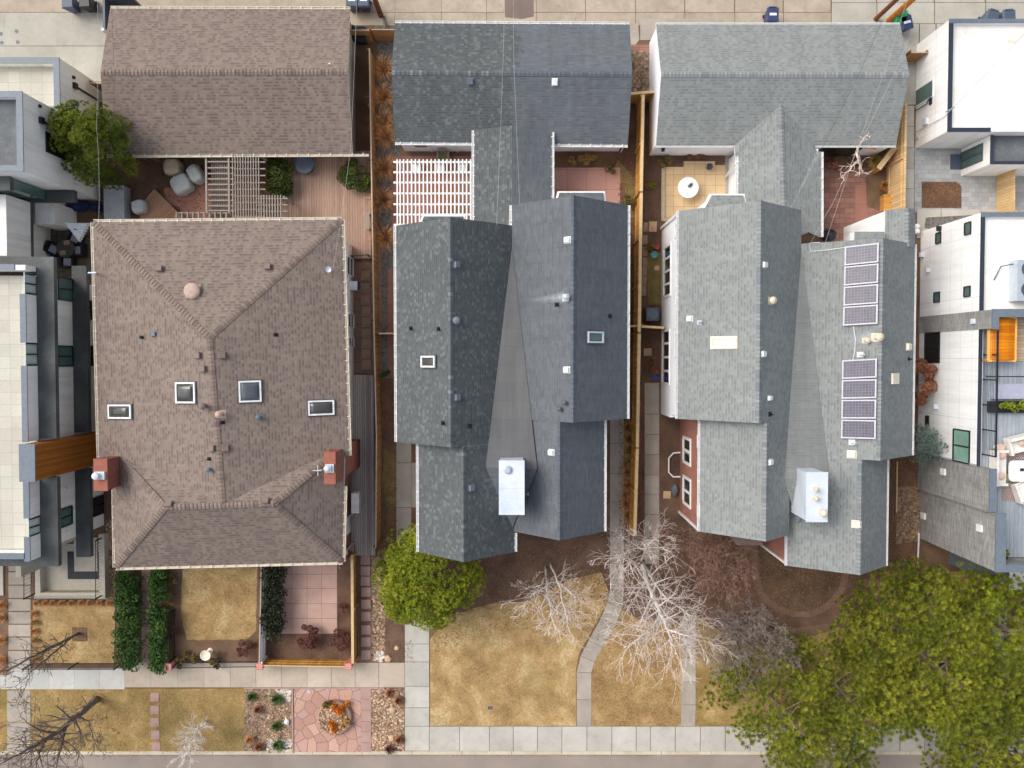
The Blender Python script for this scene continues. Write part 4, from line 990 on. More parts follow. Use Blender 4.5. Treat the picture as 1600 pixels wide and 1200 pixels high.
yb3, ym3, yf3 = 6.0, -5.14, -11.05
c_l = [V3(15.15, yb3, 5.72), V3(15.15, ym3, 5.72), V3(18.5, ym3, 7.8), V3(18.5, yb3, 7.8)]
c_r = [V3(21.2, ym3, 5.5), V3(21.2, yb3, 5.5), V3(18.5, yb3, 7.8), V3(18.5, ym3, 7.8)]
rf3c = roof('roof', [c_l, c_r], h3, ['grey_shingle', 'white_trim'], .14); rf3c['label'] = 'light grey gable roof carrying the solar panels'
d_l = [V3(14.67, ym3, 5.42), V3(14.67, yf3, 5.42), V3(17.75, yf3, 7.36), V3(17.75, ym3, 7.36)]
d_r = [V3(19.9, yf3, 5.5), V3(19.9, ym3, 5.5), V3(17.75, ym3, 7.36), V3(17.75, yf3, 7.36)]
rf3d = roof('lower_roof', [d_l, d_r], h3, ['grey_shingle', 'white_trim'], .14)
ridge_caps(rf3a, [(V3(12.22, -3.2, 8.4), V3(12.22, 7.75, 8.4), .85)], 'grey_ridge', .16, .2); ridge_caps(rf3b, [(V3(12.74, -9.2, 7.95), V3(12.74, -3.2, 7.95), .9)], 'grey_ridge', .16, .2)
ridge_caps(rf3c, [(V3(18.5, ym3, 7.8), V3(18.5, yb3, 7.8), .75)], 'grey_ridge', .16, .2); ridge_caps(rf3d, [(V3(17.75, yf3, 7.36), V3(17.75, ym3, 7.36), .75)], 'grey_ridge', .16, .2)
def rz3(x): return 5.72 + (7.8 - 5.72) * (x - 15.15) / 3.35
cricket(h3, V3(15.15, 5.8, 5.73), V3(14.05, -6.2, 6.72), V3(16.45, -6.2, rz3(16.45)) + Vector((0, 0, .05)), V3(15.0, -8.7, 5.95), ('cricket_shingle', 'grey_shingle'))
gutter(h3, [(a_u[1], a_u[0], (-1, 0, 0)), (b_l[1], b_l[0], (-1, 0, 0)), (V3(14.67, yf3, 5.42), V3(14.67, -9.3, 5.42), (-1, 0, 0)), (c_r[1], c_r[0], (1, 0, 0)), (d_r[1], d_r[0], (1, 0, 0))], w=.08)
mb = MB(); gable_body(mb, 8.84, 15.1, -3.1, 7.65, 5.36, 12.22, 8.15); gable_body(mb, 15.1, 21.1, ym3 + .05, yb3 - .1, 5.36, 18.5, 7.55); mb.build('wall', 'white_siding', h3)
mb = MB(); gable_body(mb, 10.0, 14.4, -9.1, -3.12, 5.36, 12.74, 7.7); gable_body(mb, 14.72, 19.82, yf3 + .1, ym3 + .06, 5.3, 17.75, 7.1); mb.build('brick_wall', 'red_brick', h3)
xw = 8.84
win_px(h3, xw, -1, 1038, 383, 1049, 464, n=4, fw=.13, gl='dark_glass'); win_px(h3, xw, -1, 1036, 515, 1047, 601, n=4, fw=.13)
for a in ((1056, 346, 1060, 372), (1056, 454, 1060, 478), (1055, 512, 1060, 560)): win_px(h3, xw, -1, *a, fw=.1, gl='grey_glass')
xb_ = 10.0
win_px(h3, xb_, -1, 1068, 683, 1080, 726, n=2, fw=.16, label='front double window nearer the back of the brick wall'); win_px(h3, xb_, -1, 1068, 745, 1080, 791, n=2, fw=.16, label='front double window nearer the street end of the brick wall')
for a in ((1091, 679, 1094, 701), (1091, 788, 1094, 810)): win_px(h3, xb_, -1, *a, fw=.08)
for bx in ((9.9, -9.2, 0, 10.06, -9.08, 5.4), (14.62, yf3 + .02, 0, 14.78, yf3 + .16, 5.3), (8.74, 7.58, 0, 8.9, 7.74, 5.4)):
    mb = MB(); mb.box(*bx); mb.build('corner_trim', 'white_trim', h3)
q0, q1 = P(1047, 602, 2.9), P(1060, 652, 2.9); mb = MB(); mb.box(q0.x, q1.y, 0, 9.95, q0.y, 2.9, 0); mb.build('side_bay', 'white_siding', h3)
# brick porch canopy over the front door
pp = [P(1140, 838, 2.7), P(1190, 846, 2.7), P(1194, 852, 2.7), P(1152, 852, 2.7)]
mb = MB(); mb.prism([(p.x, p.y) for p in pp], 2.4, 2.7); mb.build('porch_canopy', 'vent_brown', h3)
back_bay(h3, 1096, 1168, 305, 335, 6.2, ['grey_shingle', 'white_trim'], 16)
# rear bay with its own small hip roof and white side wall
bz = 5.6
A, B, Cc, D = P(1383, 328, bz), P(1430, 326, bz), P(1430, 386, bz), P(1383, 400, bz); R0, R1 = P(1419, 325, bz + .5), P(1419, 386, bz + .5)
rb = roof('bay_roof', [[A, D, R1, R0], [Cc, B, R0, R1]], h3, ['grey_shingle', 'white_trim']); ridge_caps(rb, [(R0, R1, .6)], 'grey_ridge', .16, .2)
mb = MB(); mb.box(A.x + .03, D.y - 1.0, 0, B.x - .1, A.y - .05, bz - .1); mb.build('bay_wall', 'white_stucco', h3)
mb = MB(); q = P(1335, 362, 5.9); q2 = P(1382, 380, 5.9); mb.box(q.x, q2.y - .3, 5.3, q2.x, q.y, 5.9, 1, 0); mb.build('back_bay', ['grey_shingle', 'white_trim'], h3)
for u, v in ((1194, 414), (1192, 553)): vent(rf3a, u, v, 'flat', 'vent_white', 1.0)
vent(rf3b, 1203, 722, 'flat', 'vent_white', 1.0); vent(rf3a, 1204, 470, 'cap', 'rusty_cap', 1.1); vent(rf3a, 1202, 622, 'flat', 'vent_white', .8)
for u, v, r in ((1078, 498, rf3a), (1093, 504, rf3a)): vent(r, u, v, 'flat' if u < 1080 else 'pipe', 'vent_white' if u < 1080 else 'galvanized', .9)
vent(rf3b, 1203, 647, 'pipe', 'black_metal', 1.0)
p = on_roof(1368, 529)
vent(rf3c, 1369, 527, 'cap', 'rusty_cap', 1.2); vent(rf3c, 1352, 532, 'cap', 'rusty_cap', .8); vent(rf3c, 1344, 554, 'pipe', 'vent_white', 1.1); vent(rf3c, 1331, 691, 'pipe', 'vent_white', 1.1)
for u, v in ((1331, 710), (1419, 542)): vent(rf3c, u, v, 'flat', 'cream_panel', 1.2)
vent(rf3d, 1338, 819, 'flat', 'cream_panel', 1.2)
vent(rf3c, 1420, 561, 'pipe', 'black_metal', .8)
skylight(rf3a, 1112, 527, 1152, 544, 'cream_panel', 'cream_panel', .02, 'cream_panel', .05)
q = [on_roof(u, v) for u, v in ((1390, 584), (1405, 599))]; c_ = (q[0][0] + q[1][0]) / 2; mb = MB(); mb.obox(c_, q[0][2], q[0][3], q[0][1], .28, .34, .1); mb.build('roof_hatch', 'cream_panel', rf3c)
# leaning white chimney chase with three flues
zt, zb = 8.55, 5.6
t0, t1 = P(1261, 739, zt), P(1291, 814, zt); b0 = P(1247, 739, 6.6); b1 = P(1237, 800, 6.2)
mb = MB(); mb.hexa([(b1.x, t1.y, zb), (t1.x, t1.y, zb), (t1.x, t0.y, zb), (b0.x, t0.y, zb), (t0.x, t1.y, zt), (t1.x, t1.y, zt), (t1.x, t0.y, zt), (t0.x, t0.y, zt)])
mb.box(t0.x - .05, t1.y - .05, zt, t1.x + .05, t0.y + .05, zt + .05)
ch3 = mb.build('chimney', 'white_metal', h3)
for u, v, s_ in ((1273, 764, .8), (1273, 778, .8), (1283, 800, 1.2)):
    q = P(u, v, zt + .1); flue(ch3, (q.x, q.y, zt + .05), .10 * s_, .30 * s_, 'rusty_cap', True, 'flue')
mb = MB()
pts = [on_roof(u, v)[0] + Z * .05 for u, v in ((1320, 387), (1290, 391), (1266, 393), (1265, 380), (1280, 379))]; mb.tube(pts, .02, 5); mb.build('conduit', 'vent_white', rf3c); mb = MB()
pts = [on_roof(u, v)[0] + Z * .05 for u, v in ((1333, 510), (1336, 530), (1335, 550), (1332, 562))]; mb.tube(pts, .02, 5)
mb.build('conduit', 'vent_white', rf3c)
# back wing
A, B, Cc, D = P(1148, 226, 2.6), P(1272, 226, 2.6), P(1283, 370, 2.75), P(1153, 330, 2.75); R0, R1 = P(1220, 160, 3.42), P(1226, 345, 3.55)
D0, B0 = P(1148, 243, 2.6), P(1276, 236, 2.6); D1, B1 = P(1154, 244, 2.62), P(1283, 237, 2.62)
rw3 = roof('wing_roof', [[A, D0, D1, D, R1, R0], [Cc, B1, B0, B, R0, R1]], h3, ['grey_shingle', 'white_trim']); ridge_caps(rw3, [(R1, R0, .35)], 'grey_ridge', .15, .2)
gutter(h3, [(D, D1, (-1, 0, 0)), (B1, Cc, (1, 0, 0))])
mb = MB(); gable_body(mb, D1.x + .12, B1.x - .12, Cc.y + .5, P(0, 232, 2.6).y, 2.5, R0.x, 3.2); mb.build('wall', 'white_siding', h3)
mb = MB(); q = P(1153, 252, 2.5); q2 = P(1134, 276, .2); mb.tube([q, q + Vector((-.1, -.1, -.1)), q2], .06, 8); mb.build('downspout', 'white_trim', h3)
# ---- garage 3
g3 = thing('garage', P(1215, 130, 0), 'light grey shingled garage with a white end wall facing the orange fence', 'garage')
ze, zr = 2.6, 4.0
A, B, Cc, D = P(1025, 38, ze), P(1407, 38, ze), P(1400, 227, ze), P(1025, 227, ze); R0, R1 = P(1033, 116, zr), P(1421, 117, zr)
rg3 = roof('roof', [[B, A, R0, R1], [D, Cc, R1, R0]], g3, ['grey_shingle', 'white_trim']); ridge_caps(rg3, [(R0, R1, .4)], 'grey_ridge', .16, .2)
gutter(g3, [(A, B, (0, 1, 0)), (D, P(1146, 227, ze), (0, -1, 0)), (P(1274, 227, ze), Cc, (0, -1, 0))], w=.07, straps=False)
mb = MB(); gable_body_x(mb, A.x + .06, Cc.x - .1, D.y + .06, A.y - .06, 2.46, R0.y, 3.84); mb.build('wall', 'white_siding', g3)
mb = MB(); q = P(1275, 236, 1.0); q2 = P(1338, 236, 1.0); mb.box(q.x, D.y - .005, 0.05, q2.x, D.y + .05, 2.3); mb.build('garage_opening', 'dark_glass', g3)
q = P(1027, 234, 1.2); mb = MB(); mb.rbox(q.x + .25, D.y - .02, 1.5, .16, .14, .3); mb.build('wall_lamp', 'black_metal', g3)

# ---- solar panels
def solar(corners, rows, where):
    n = len(rows)
    q = [on_roof(u, v) for u, v in corners]; nrm = q[0][1]; tl, tr, br, bl = [x[0] + nrm * .14 for x in q]
    for i, lab in enumerate(rows):
        a, b = i / n, (i + 1) / n; g = .007
        c = [mixpt(tl, bl, a + g), mixpt(tr, br, a + g), mixpt(tr, br, b - g), mixpt(tl, bl, b - g)]
        e = (c[1] - c[0]).normalized(); f = (c[0] - c[3]).normalized(); ctr = sum(c, Vector()) / 4; A_ = (c[1] - c[0]).length / 2; B_ = (c[0] - c[3]).length / 2
        t = thing('solar_panel', ctr, lab, 'solar panel', 'solar panels on the light grey roof')
        nn = e.cross(f); nn = nn if nn.z > 0 else -nn; w_ = .034; mb = MB()
        for k in (-1, 1):
            mb.obox(ctr + f * (B_ - w_) * k, e, f, nn, A_, w_, .04, z0=-.02); mb.obox(ctr + e * (A_ - w_) * k, e, f, nn, w_, B_ - 2 * w_, .04, z0=-.02)
        mb.build('frame', 'panel_frame', t)
        mb = MB(); a2, b2 = A_ - 2 * w_, B_ - 2 * w_; cc = [ctr - e * a2 - f * b2 + nn * .02, ctr + e * a2 - f * b2 + nn * .02, ctr + e * a2 + f * b2 + nn * .02, ctr - e * a2 + f * b2 + nn * .02]
        mb.face(cc, 0, [(0, 0), (10, 0), (10, 6), (0, 6)]); mb.face([p - nn * .02 for p in cc[::-1]], 0); mb.build('cells', 'solar_cell', t)
m_brick('solar_cell', C(92,89,104), C(80,77,92), C(150,147,160), 1, 1, .03, off=0, var=.12, bstr=0, rough=.3, spec=.4, big=.3)
m_plain('panel_frame', C(200,197,206), .45)
solar([(1321, 385), (1374, 379), (1372, 507), (1318, 510)], ['%s solar panel, counted from the alley, of the alley-side array on the light grey roof' % k for k in ('first', 'second', 'third', 'fourth')], 'back')
solar([(1317, 562), (1371, 559), (1369, 687), (1315, 685)], ['%s solar panel, counted from the alley, of the street-side array on the light grey roof' % k for k in ('first', 'second', 'third', 'fourth')], 'front')

# ---- pale lime streaks washed down the shingles below two metal flues
for rf_, (u0, v0), (u1, v1), w0, w1 in ((rf2c, (822, 470), (884, 464), .10, .34), (rf3c, (1312, 531), (1362, 527), .2, .5)):
    a = on_roof(u0, v0); b_ = on_roof(u1, v1); n = a[1]; d = (b_[0] - a[0]).normalized(); s_ = n.cross(d); h_ = n * .012; k = 8; mb = MB()
    for i in range(k):
        t0, t1 = i / k, (i + 1) / k; p0, p1 = a[0].lerp(b_[0], t0) + h_, a[0].lerp(b_[0], t1) + h_; q0, q1 = w0 + (w1 - w0) * t0, w0 + (w1 - w0) * t1
        mb.face([p0 - s_ * q0, p1 - s_ * q1, p1 + s_ * q1, p0 + s_ * q0], 0, [(t0, 0), (t1, 0), (t1, 1), (t0, 1)])
    mb.build('lime_stain', 'lime_stain', rf_)
# ================================================================== LEFT MODERN WHITE BUILDINGS
WL = -24.36
lb = thing('house', (-27, -3, 0), 'modern white house at the left edge with dark grey ledges and a rust-coloured timber fin', 'house')
def yv(v, z): return P(0 + 100, v, z).y
yt, ybm = 5.1, -10.75
mb = MB(); mb.box(-36, ybm + .8, 0, WL, yt - .85, 6.55); mb.build('wall', 'white_stucco', lb)
fy0, fy1 = yv(752, 8.2), yv(690, 8.2)      # the fin interrupts the ledges
def ledge(z, th, xo, ya, yb_, wrapN, wrapS, name='ledge'):
    mb = MB()
    mb.box(WL, fy1, z - th, xo, ya, z); mb.box(WL, yb_, z - th, xo, fy0, z)
    if wrapN: mb.box(-36, ya - .78, z - th - .003, WL - .002, ya - .002, z - .003)
    if wrapS: mb.box(-36, yb_ + .002, z - th - .003, WL - .002, yb_ + .72, z - .003)
    return mb.build(name, 'dark_ledge', lb)
ledge(6.72, .32, -23.47, 5.2, -10.75, True, True); ledge(3.25, .34, -23.55, 5.12, -11.1, False, False)
mb = MB(); mb.box(-36, ybm + .9, 6.55, WL - .06, yt - .9, 6.76); mb.build('roof_deck', 'roof_paver', lb)
# parapet pieces with blue grey copings, glass rail between
px0 = WL - .24
def parapet(v0, v1):
    y0, y1 = yv(v0, 7.6), yv(v1, 7.6)
    mb = MB(); mb.box(px0, y1, 6.72, WL - .02, y0, 7.66, 0); w_ = mb.build('parapet', 'white_stucco', lb)
    mb = MB(); mb.box(px0 - .06, y1 - .02, 7.66, WL - .0 - .0, y0 + .02, 7.72); mb.build('coping', 'blue_coping', w_)
for v0, v1 in ((460, 535), (572, 690), (752, 809), (839, 876)): parapet(v0, v1)
y0 = yv(414, 7.6)
mb = MB(); mb.box(-36, y0 - .24, 6.72, WL - .02, y0, 7.66); w_ = mb.build('parapet', 'white_stucco', lb); mb = MB(); mb.box(-36, y0 - .27, 7.66, WL - .55, y0 + .03, 7.72); mb.build('coping', 'blue_coping', w_)
y0 = yv(872, 7.6)
mb = MB(); mb.box(-36, y0, 6.72, WL - .26, y0 + .24, 7.66); w_ = mb.build('parapet', 'white_stucco', lb); mb = MB(); mb.box(-36, y0 - .03, 7.66, WL - .26, y0 + .27, 7.72); mb.build('coping', 'blue_coping', w_)
for v0, v1 in ((426, 460), (535, 572), (809, 839)):
    y0, y1 = yv(v0, 7.4), yv(v1, 7.4); mb = MB(); mb.box(WL - .14, y1, 6.72, WL - .11, y0, 7.6); g_ = mb.build('glass_rail', 'rail_glass', lb)
    mb = MB()
    for yy in (y0 - .06, (y0 + y1) / 2, y1 + .06): mb.box(WL - .10, yy - .03, 6.72, WL - .04, yy + .03, 7.62)
    mb.build('rail_post', 'black_metal', g_)
# timber fin
fx = -23.5; pa, pb = P(30, 695, 8.5), P(54, 752, 8.5)
mb = MB(); mb.box(pa.x, pb.y, 6.72, WL, pa.y, 8.42); mb.box(WL, pb.y, 0, pb.x, pa.y, 8.42); f_ = mb.build('timber_fin', 'rust_wood', lb)
mb = MB(); mb.box(pa.x - .03, pb.y - .03, 8.42, pb.x + .03, pa.y + .03, 8.5); mb.build('coping', 'blue_coping', f_)
# windows between the ledges and under them
for a in ((90, 434, 113, 470), (90, 540, 113, 573), (90, 793, 112, 823)): win_px(lb, WL, 1, *a, n=2, fr='black_metal', gl='teal_glass', fw=.06)
for a in ((137, 470, 154, 500), (138, 540, 154, 572), (138, 776, 164, 806)): win_px(lb, WL, 1, *a, n=2, fr='black_metal', gl='dark_glass', fw=.06)
for u, v in ((103, 763), (103, 830)):
    q = onx(u, v, WL); mb = MB(); mb.box(WL - .01, q.y - .05, q.z - .08, WL + .08, q.y + .05, q.z + .08); mb.build('wall_lamp', 'white_metal', lb)
# entry court below the ledges
q0, q1 = P(55, 880, .5), P(165, 935, .5)
mb = MB(); zc = .55
mb.box(q0.x, P(0, 935, zc).y, 0, q1.x, P(0, 926, zc).y, zc); mb.box(q1.x - .34, P(0, 926, zc).y, 0, q1.x, P(0, 835, zc).y, zc); mb.box(q0.x, P(0, 926, zc).y, 0, q0.x + .3, ybm + .8, zc)
mb.build('court_wall', 'tan_stucco', lb)
mb = MB(); a, b = P(56, 900, 2.6), P(88, 875, 2.6); mb.box(-27.9, -12.3, 0, -27.6, ybm + .81, 3.0); mb.box(-27.6, ybm + .1, 0, -25.6, ybm + .3, 3.0); mb.build('porch_wall', 'tan_stucco', lb)
mb = MB(); a, b = P(105, 862, .06), P(165, 905, .06); mb.box(a.x, b.y, 0, b.x, a.y, .05); mb.build('door_mat', 'black_plastic', lb)
mb = MB(); a, b = P(115, 840, .12), P(152, 893, .12); mb.box(a.x, b.y, 0, b.x, a.y, .1); mb.build('landing', 'tan_stucco', lb)
# ---- rear wing (garage and upper room)
lr = thing('house', (-28, 12.5, 0), 'white stucco rear wing with stepped flat roofs edged in blue-grey, behind the round evergreen', 'building')
xw = -24.28
def flat_block(par, x0, x1, y0, y1, zt, mem, cop='blue_coping', wall='white_stucco', par_h=.7, t=.26):
    mb = MB(); mb.box(x0, y0, 0, x1, y1, zt - par_h)
    for bx in ((x0, y1 - t, x1, y1), (x0, y0, x1, y0 + t), (x1 - t, y0 + t, x1, y1 - t), (x0, y0 + t, x0 + t, y1 - t)): mb.box(bx[0], bx[1], zt - par_h, bx[2], bx[3], zt - .06)
    w_ = mb.build('wall', wall, par)
    mb = MB(); c_ = .03
    for bx in ((x0 - c_, y1 - t - c_, x1 + c_, y1 + c_), (x0 - c_, y0 - c_, x1 + c_, y0 + t + c_), (x1 - t - c_, y0 + t + c_, x1 + c_, y1 - t - c_), (x0 - c_, y0 + t + c_, x0 + t + c_, y1 - t - c_)): mb.box(bx[0], bx[1], zt - .06, bx[2], bx[3], zt)
    mb.build('coping', cop, w_)
    mb = MB(); mb.box(x0 + t, y0 + t, zt - par_h, x1 - t, y1 - t, zt - par_h + .05); mb.build('roof_surface', mem, par)
    return w_
ya = P(98, 90, 4.4).y; yb_ = P(40, 143, 7.9).y; yc = P(40, 267, 7.9).y
flat_block(lr, -36, xw, yb_ + .02, ya, 4.4, 'roof_paver', wall='white_stucco'); flat_block(lr, -36, xw + .005, yc, yb_, 7.9, 'grey_membrane', par_h=.5)
win_px(lr, xw + .005, 1, 71, 215, 112, 246, n=2, fr='black_metal', gl='dark_glass', fw=.05)
w_ = [o for o in lr.children if o.name.startswith('window')]
for u, v, z0 in ((115, 134, .3), (62, 188, 1.0)):
    q = onx(u, v, xw); mb = MB(); mb.box(xw, q.y - .16, q.z - .2, xw + .16, q.y + .16, q.z + .12); mb.box(xw + .02, q.y - .04, z0, xw + .1, q.y + .04, q.z - .2); mb.build('downspout', 'black_metal', lr)
for u, v in ((114, 121), (61, 166), (117, 288)):
    q = onx(u, v, xw); mb = MB(); mb.box(xw - .01, q.y - .07, q.z - .09, xw + .1, q.y + .07, q.z + .09); mb.build('wall_lamp', 'white_metal' if v > 200 else 'black_metal', lr)
# link block with dark ledges
mb = MB(); mb.box(-36, 8.6, 6.4, xw - 1.35, yc - .03, 6.72); mb.box(-36, 8.62, 2.95, xw + .15, yc - .03, 3.27); mb.box(P(12, 350, 3.27).x, 5.4, 2.952, P(47, 340, 3.27).x, 8.618, 3.268)
mb.build('ledge', 'dark_ledge', lr)
mb = MB(); mb.box(-36, 8.75, 0, -26.1, yc - .04, 2.94); mb.box(-36, 5.35, 0, -27.25, 8.745, 2.94); mb.box(-26.8, 7.55, 0, -25.7, 8.74, 2.4); mb.build('link_wall', 'white_stucco', lr)
mb = MB(); mb.box(-27.0, 8.74, 3.3, -25.75, yc - .03, 6.38); mb.build('link_window', 'teal_glass', lr)
mb = MB(); mb.box(-36, 5.4, 3.27, P(10, 350, 5.5).x, 8.6, 5.5); mb.build('link_wall', 'white_stucco', lr)

# ================================================================== RIGHT MODERN WHITE BUILDINGS
rg = thing('garage', (27, 14, 0), 'modern white garage with a white flat roof edged in navy, by the grey paved courtyard', 'garage')
xg = 23.75; zg = 3.75
y1 = P(1475, 30, zg).y; y0 = P(1475, 205, zg).y
xr_ = 37
mb = MB(); mb.box(xg, y0, 0, xr_, y1, zg - .35)
t = .2
for bx in ((xg, y0 + t, xg + t, y1 - t), (xg, y1 - t, xr_, y1), (xg, y0, xr_, y0 + t)): mb.box(bx[0], bx[1], zg - .35, bx[2], bx[3], zg - .06)
mb.build('wall', 'white_panel', rg)
mb = MB(); mb.box(xg - .03, y0 - .03, zg - .06, xg + t, y1 - t, zg, 0); mb.box(xg + t, y0 - .03, zg - .06, P(1548, 204, zg).x, y0 + t, zg, 0); mb.box(xg - .03, y1 - t, zg - .06, xr_, y1 + .03, zg, 1); mb.build('coping', ['navy_coping', 'blue_coping'], rg)
mb = MB(); mb.box(xg + t, y0 + t, zg - .35, xr_ - .1, y1 - t, zg - .3); mb.build('roof_surface', 'white_membrane', rg)
win_px(rg, xg, -1, 1426, 134, 1459, 161, n=1, fr='white_trim', gl='teal_glass', fw=.06)
q = onx(1455, 158, xg); mb = MB(); mb.box(xg - .08, q.y - .2, q.z - .12, xg + .01, q.y + .2, q.z + .12); mb.build('wall_lamp', 'black_metal', rg)
q = onx(1447, 190, xg); mb = MB(); mb.box(xg - .14, q.y - .2, q.z - .2, xg + .01, q.y + .15, q.z + .25); mb.build('utility_box', 'white_metal', rg)
q = onx(1434, 216, xg); mb = MB(); mb.box(xg - .06, q.y - .08, q.z - .12, xg + .01, q.y + .08, q.z + .12); mb.build('wall_lamp', 'galvanized', rg)
mb = MB(); q = P(1490, 168, 4.3); w0 = onx(1432, 207, xg); mb.tube([(q.x, q.y, zg - .3), (q.x, q.y, 4.4)], .035, 6); mb.tube([(q.x, q.y, 4.2), (xg - .06, q.y - .25, 3.4), (xg - .08, w0.y, w0.z), (xg - .08, w0.y, .3)], .02, 5); mb.build('service_mast', 'galvanized', rg)
q = onx(1430, 175, xg); mb = MB(); mb.tube([(xg - .1, q.y, .1), (xg - .1, q.y, 1.5), (xg - .02, q.y + .3, 1.6)], .04, 6); mb.build('meter_pipe', 'dark_grey_metal', rg)
# lower extension with dark roof and teal double door
ze_ = 3.1; xe = P(1548, 250, ze_).x; ye0 = P(1548, 256, ze_).y
mb = MB(); mb.box(xe, ye0, 0, xr_, y0 - .03, ze_ - .3); mb.box(xe, ye0 + .16, ze_ - .3, xe + .16, y0 - .03, ze_ - .05); mb.box(xe, ye0, ze_ - .3, xr_, ye0 + .16, ze_ - .05); mb.build('extension_wall', 'white_stucco', rg)
mb = MB(); mb.box(xe - .02, ye0 + .16, ze_ - .05, xe + .16, y0 - .04, ze_); mb.box(xe - .02, ye0 - .02, ze_ - .05, xr_, ye0 + .16, ze_); mb.build('coping', 'navy_coping', rg)
mb = MB(); mb.box(xe + .16, ye0 + .16, ze_ - .3, xr_ - .2, y0 - .03, ze_ - .25); mb.build('roof_surface', 'grey_membrane', rg)
o = win_px(rg, xe, -1, 1503, 231, 1536, 258, n=2, fr='dark_grey_metal', gl='teal_glass', fw=.07)
win_y0 = P(1502, 245, 0).y
mb = MB(); a, b = P(1486, 241, .08), P(1502, 264, .08); mb.box(a.x, b.y, .0, b.x, a.y, .1); mb.build('door_step', 'slate_plastic', rg)

rb_ = thing('house', (28, -1.5, 0), 'modern white house with grey block walls, green windows and a furnished rooftop terrace', 'house')
xm = 24.15; zr_ = 6.45; XR = 40
yn = 7.5; ys1 = 2.45; ys2 = 1.5; yw2 = -5.6; yk = -7.8; yf_ = -10.75
mb = MB(); mb.box(xm, ys1, 0, XR, yn, 6.15); mb.box(xm, yw2, 0, XR, ys2, 6.1)
t = .22
mb.box(xm, ys1, 6.15, xm + t, yn - t, 6.4); mb.box(xm, yn - t, 6.15, XR, yn, 6.4); mb.box(xm, yw2, 6.1, xm + t, ys2, 6.4)
mb.build('wall', 'white_panel', rb_)
mb = MB(); mb.box(xm - .02, ys1, 6.4, xm + t - .03, yn - t, zr_, 0); mb.box(xm - .02, yn - t, 6.4, XR, yn + .02, zr_, 1); mb.box(xm - .02, yw2, 6.4, xm + t - .06, ys2, zr_, 0); mb.build('coping', ['navy_coping', 'blue_coping'], rb_)
mb = MB(); mb.box(xm + t, ys1, 6.15, XR - .1, yn - t, 6.2); mb.build('roof_surface', 'white_membrane', rb_)
# grey block fin
zf = 7.7; mb = MB(); xf1 = P(1555, 500, zf).x
mb.box(xm - .05, ys2, 0, xf1 - .0, ys1, zf - .1); mb.box(xf1, ys1 - .35, 6.15, XR, ys1, zf - .1); mb.build('block_fin', 'grey_block', rb_)
mb = MB(); mb.box(xf1 - .14, ys2 - .03, zf - .1, xf1 + .2, ys1 + .03, zf); mb.box(xf1 + .2, ys1 - .38, zf - .1, XR, ys1 + .03, zf); mb.build('coping', 'blue_coping', rb_)
# front block volumes
zk = 7.6
mb = MB(); mb.box(xm + .03, yk, 0, XR, yw2, 6.1); mb.box(xm + .03, yk, 6.1, xm + .24, yw2, zk - .1); mb.build('block_wall', 'grey_block', rb_)
zk2 = 7.9; xk = 24.36
mb = MB(); mb.box(xk, yf_, 0, XR, yk - .003, 6.1); mb.box(xk, yf_, 6.1, xk + .24, yk - .003, zk2 - .1); mb.box(xk + .24, yf_, 6.1, XR, yf_ + .3, zk2 - .1); mb.build('block_wall', 'grey_block', rb_)
mb = MB(); mb.box(xm + .01, yk + .02, zk - .1, xm + .36, yw2 + .02, zk); mb.box(xk - .02, yf_ - .02, zk2 - .1, xk + .5, yk, zk2); mb.box(xk + .5, yf_ - .02, zk2 - .1, XR, yf_ + .36, zk2); mb.build('coping', 'blue_coping', rb_)
mb = MB(); mb.box(xm + .36, -10.4, 6.1, XR - .2, ys2 - .1, 6.2); mb.build('terrace_deck', 'grey_deck', rb_)
mb = MB(); q0, q1 = P(1586, 500, 6.3), P(1620, 564, 6.3); mb.box(q0.x, q1.y, 6.2, 36, ys1 - .36, 6.26); mb.build('terrace_boards', 'teak', rb_)
# windows on the left wall
for a in ((1463, 363, 1471, 381), (1508, 347, 1518, 367), (1460, 456, 1469, 473), (1507, 447, 1517, 464)): win_px(rb_, xm, -1, *a, fr='black_metal', gl='teal_glass', fw=.05)
win_px(rb_, xm, -1, 1446, 519, 1469, 567, n=2, fr='black_metal', gl='dark_glass', fw=.06); win_px(rb_, xm, -1, 1447, 649, 1452, 667, fr='black_metal', gl='dark_glass', fw=.05)
win_px(rb_, xm, -1, 1490, 671, 1516, 723, n=2, fr='black_metal', gl='mint_glass', fw=.07, label='tall pale green window under the terrace')
for u, v in ((1470, 357), (1443, 398), (1452, 422), (1524, 502), (1464, 635)):
    q = onx(u, v, xm); mb = MB(); mb.box(xm - .22, q.y - .13, q.z - .1, xm + .01, q.y + .13, q.z + .1); mb.build('wall_lamp' if v != 398 else 'meter_box', 'white_metal' if v != 357 else 'black_metal', rb_)
for u, v, x_ in ((1475, 737, xm + .03), (1532, 825, xk), (1478, 765, xk), (1444, 806, xk)):
    q = onx(u, v, x_); mb = MB(); mb.box(x_ - .12, q.y - .18, q.z - .22, x_ + .01, q.y + .18, q.z + .22); mb.build('vent_hood', 'vent_white', rb_)
q = onx(1526, 700, xm)
mb = MB(); mb.box(xm - .05, yw2 + .02, 0, xm + .02, yw2 + .1, 6.4); mb.build('corner_post', 'galvanized', rb_)
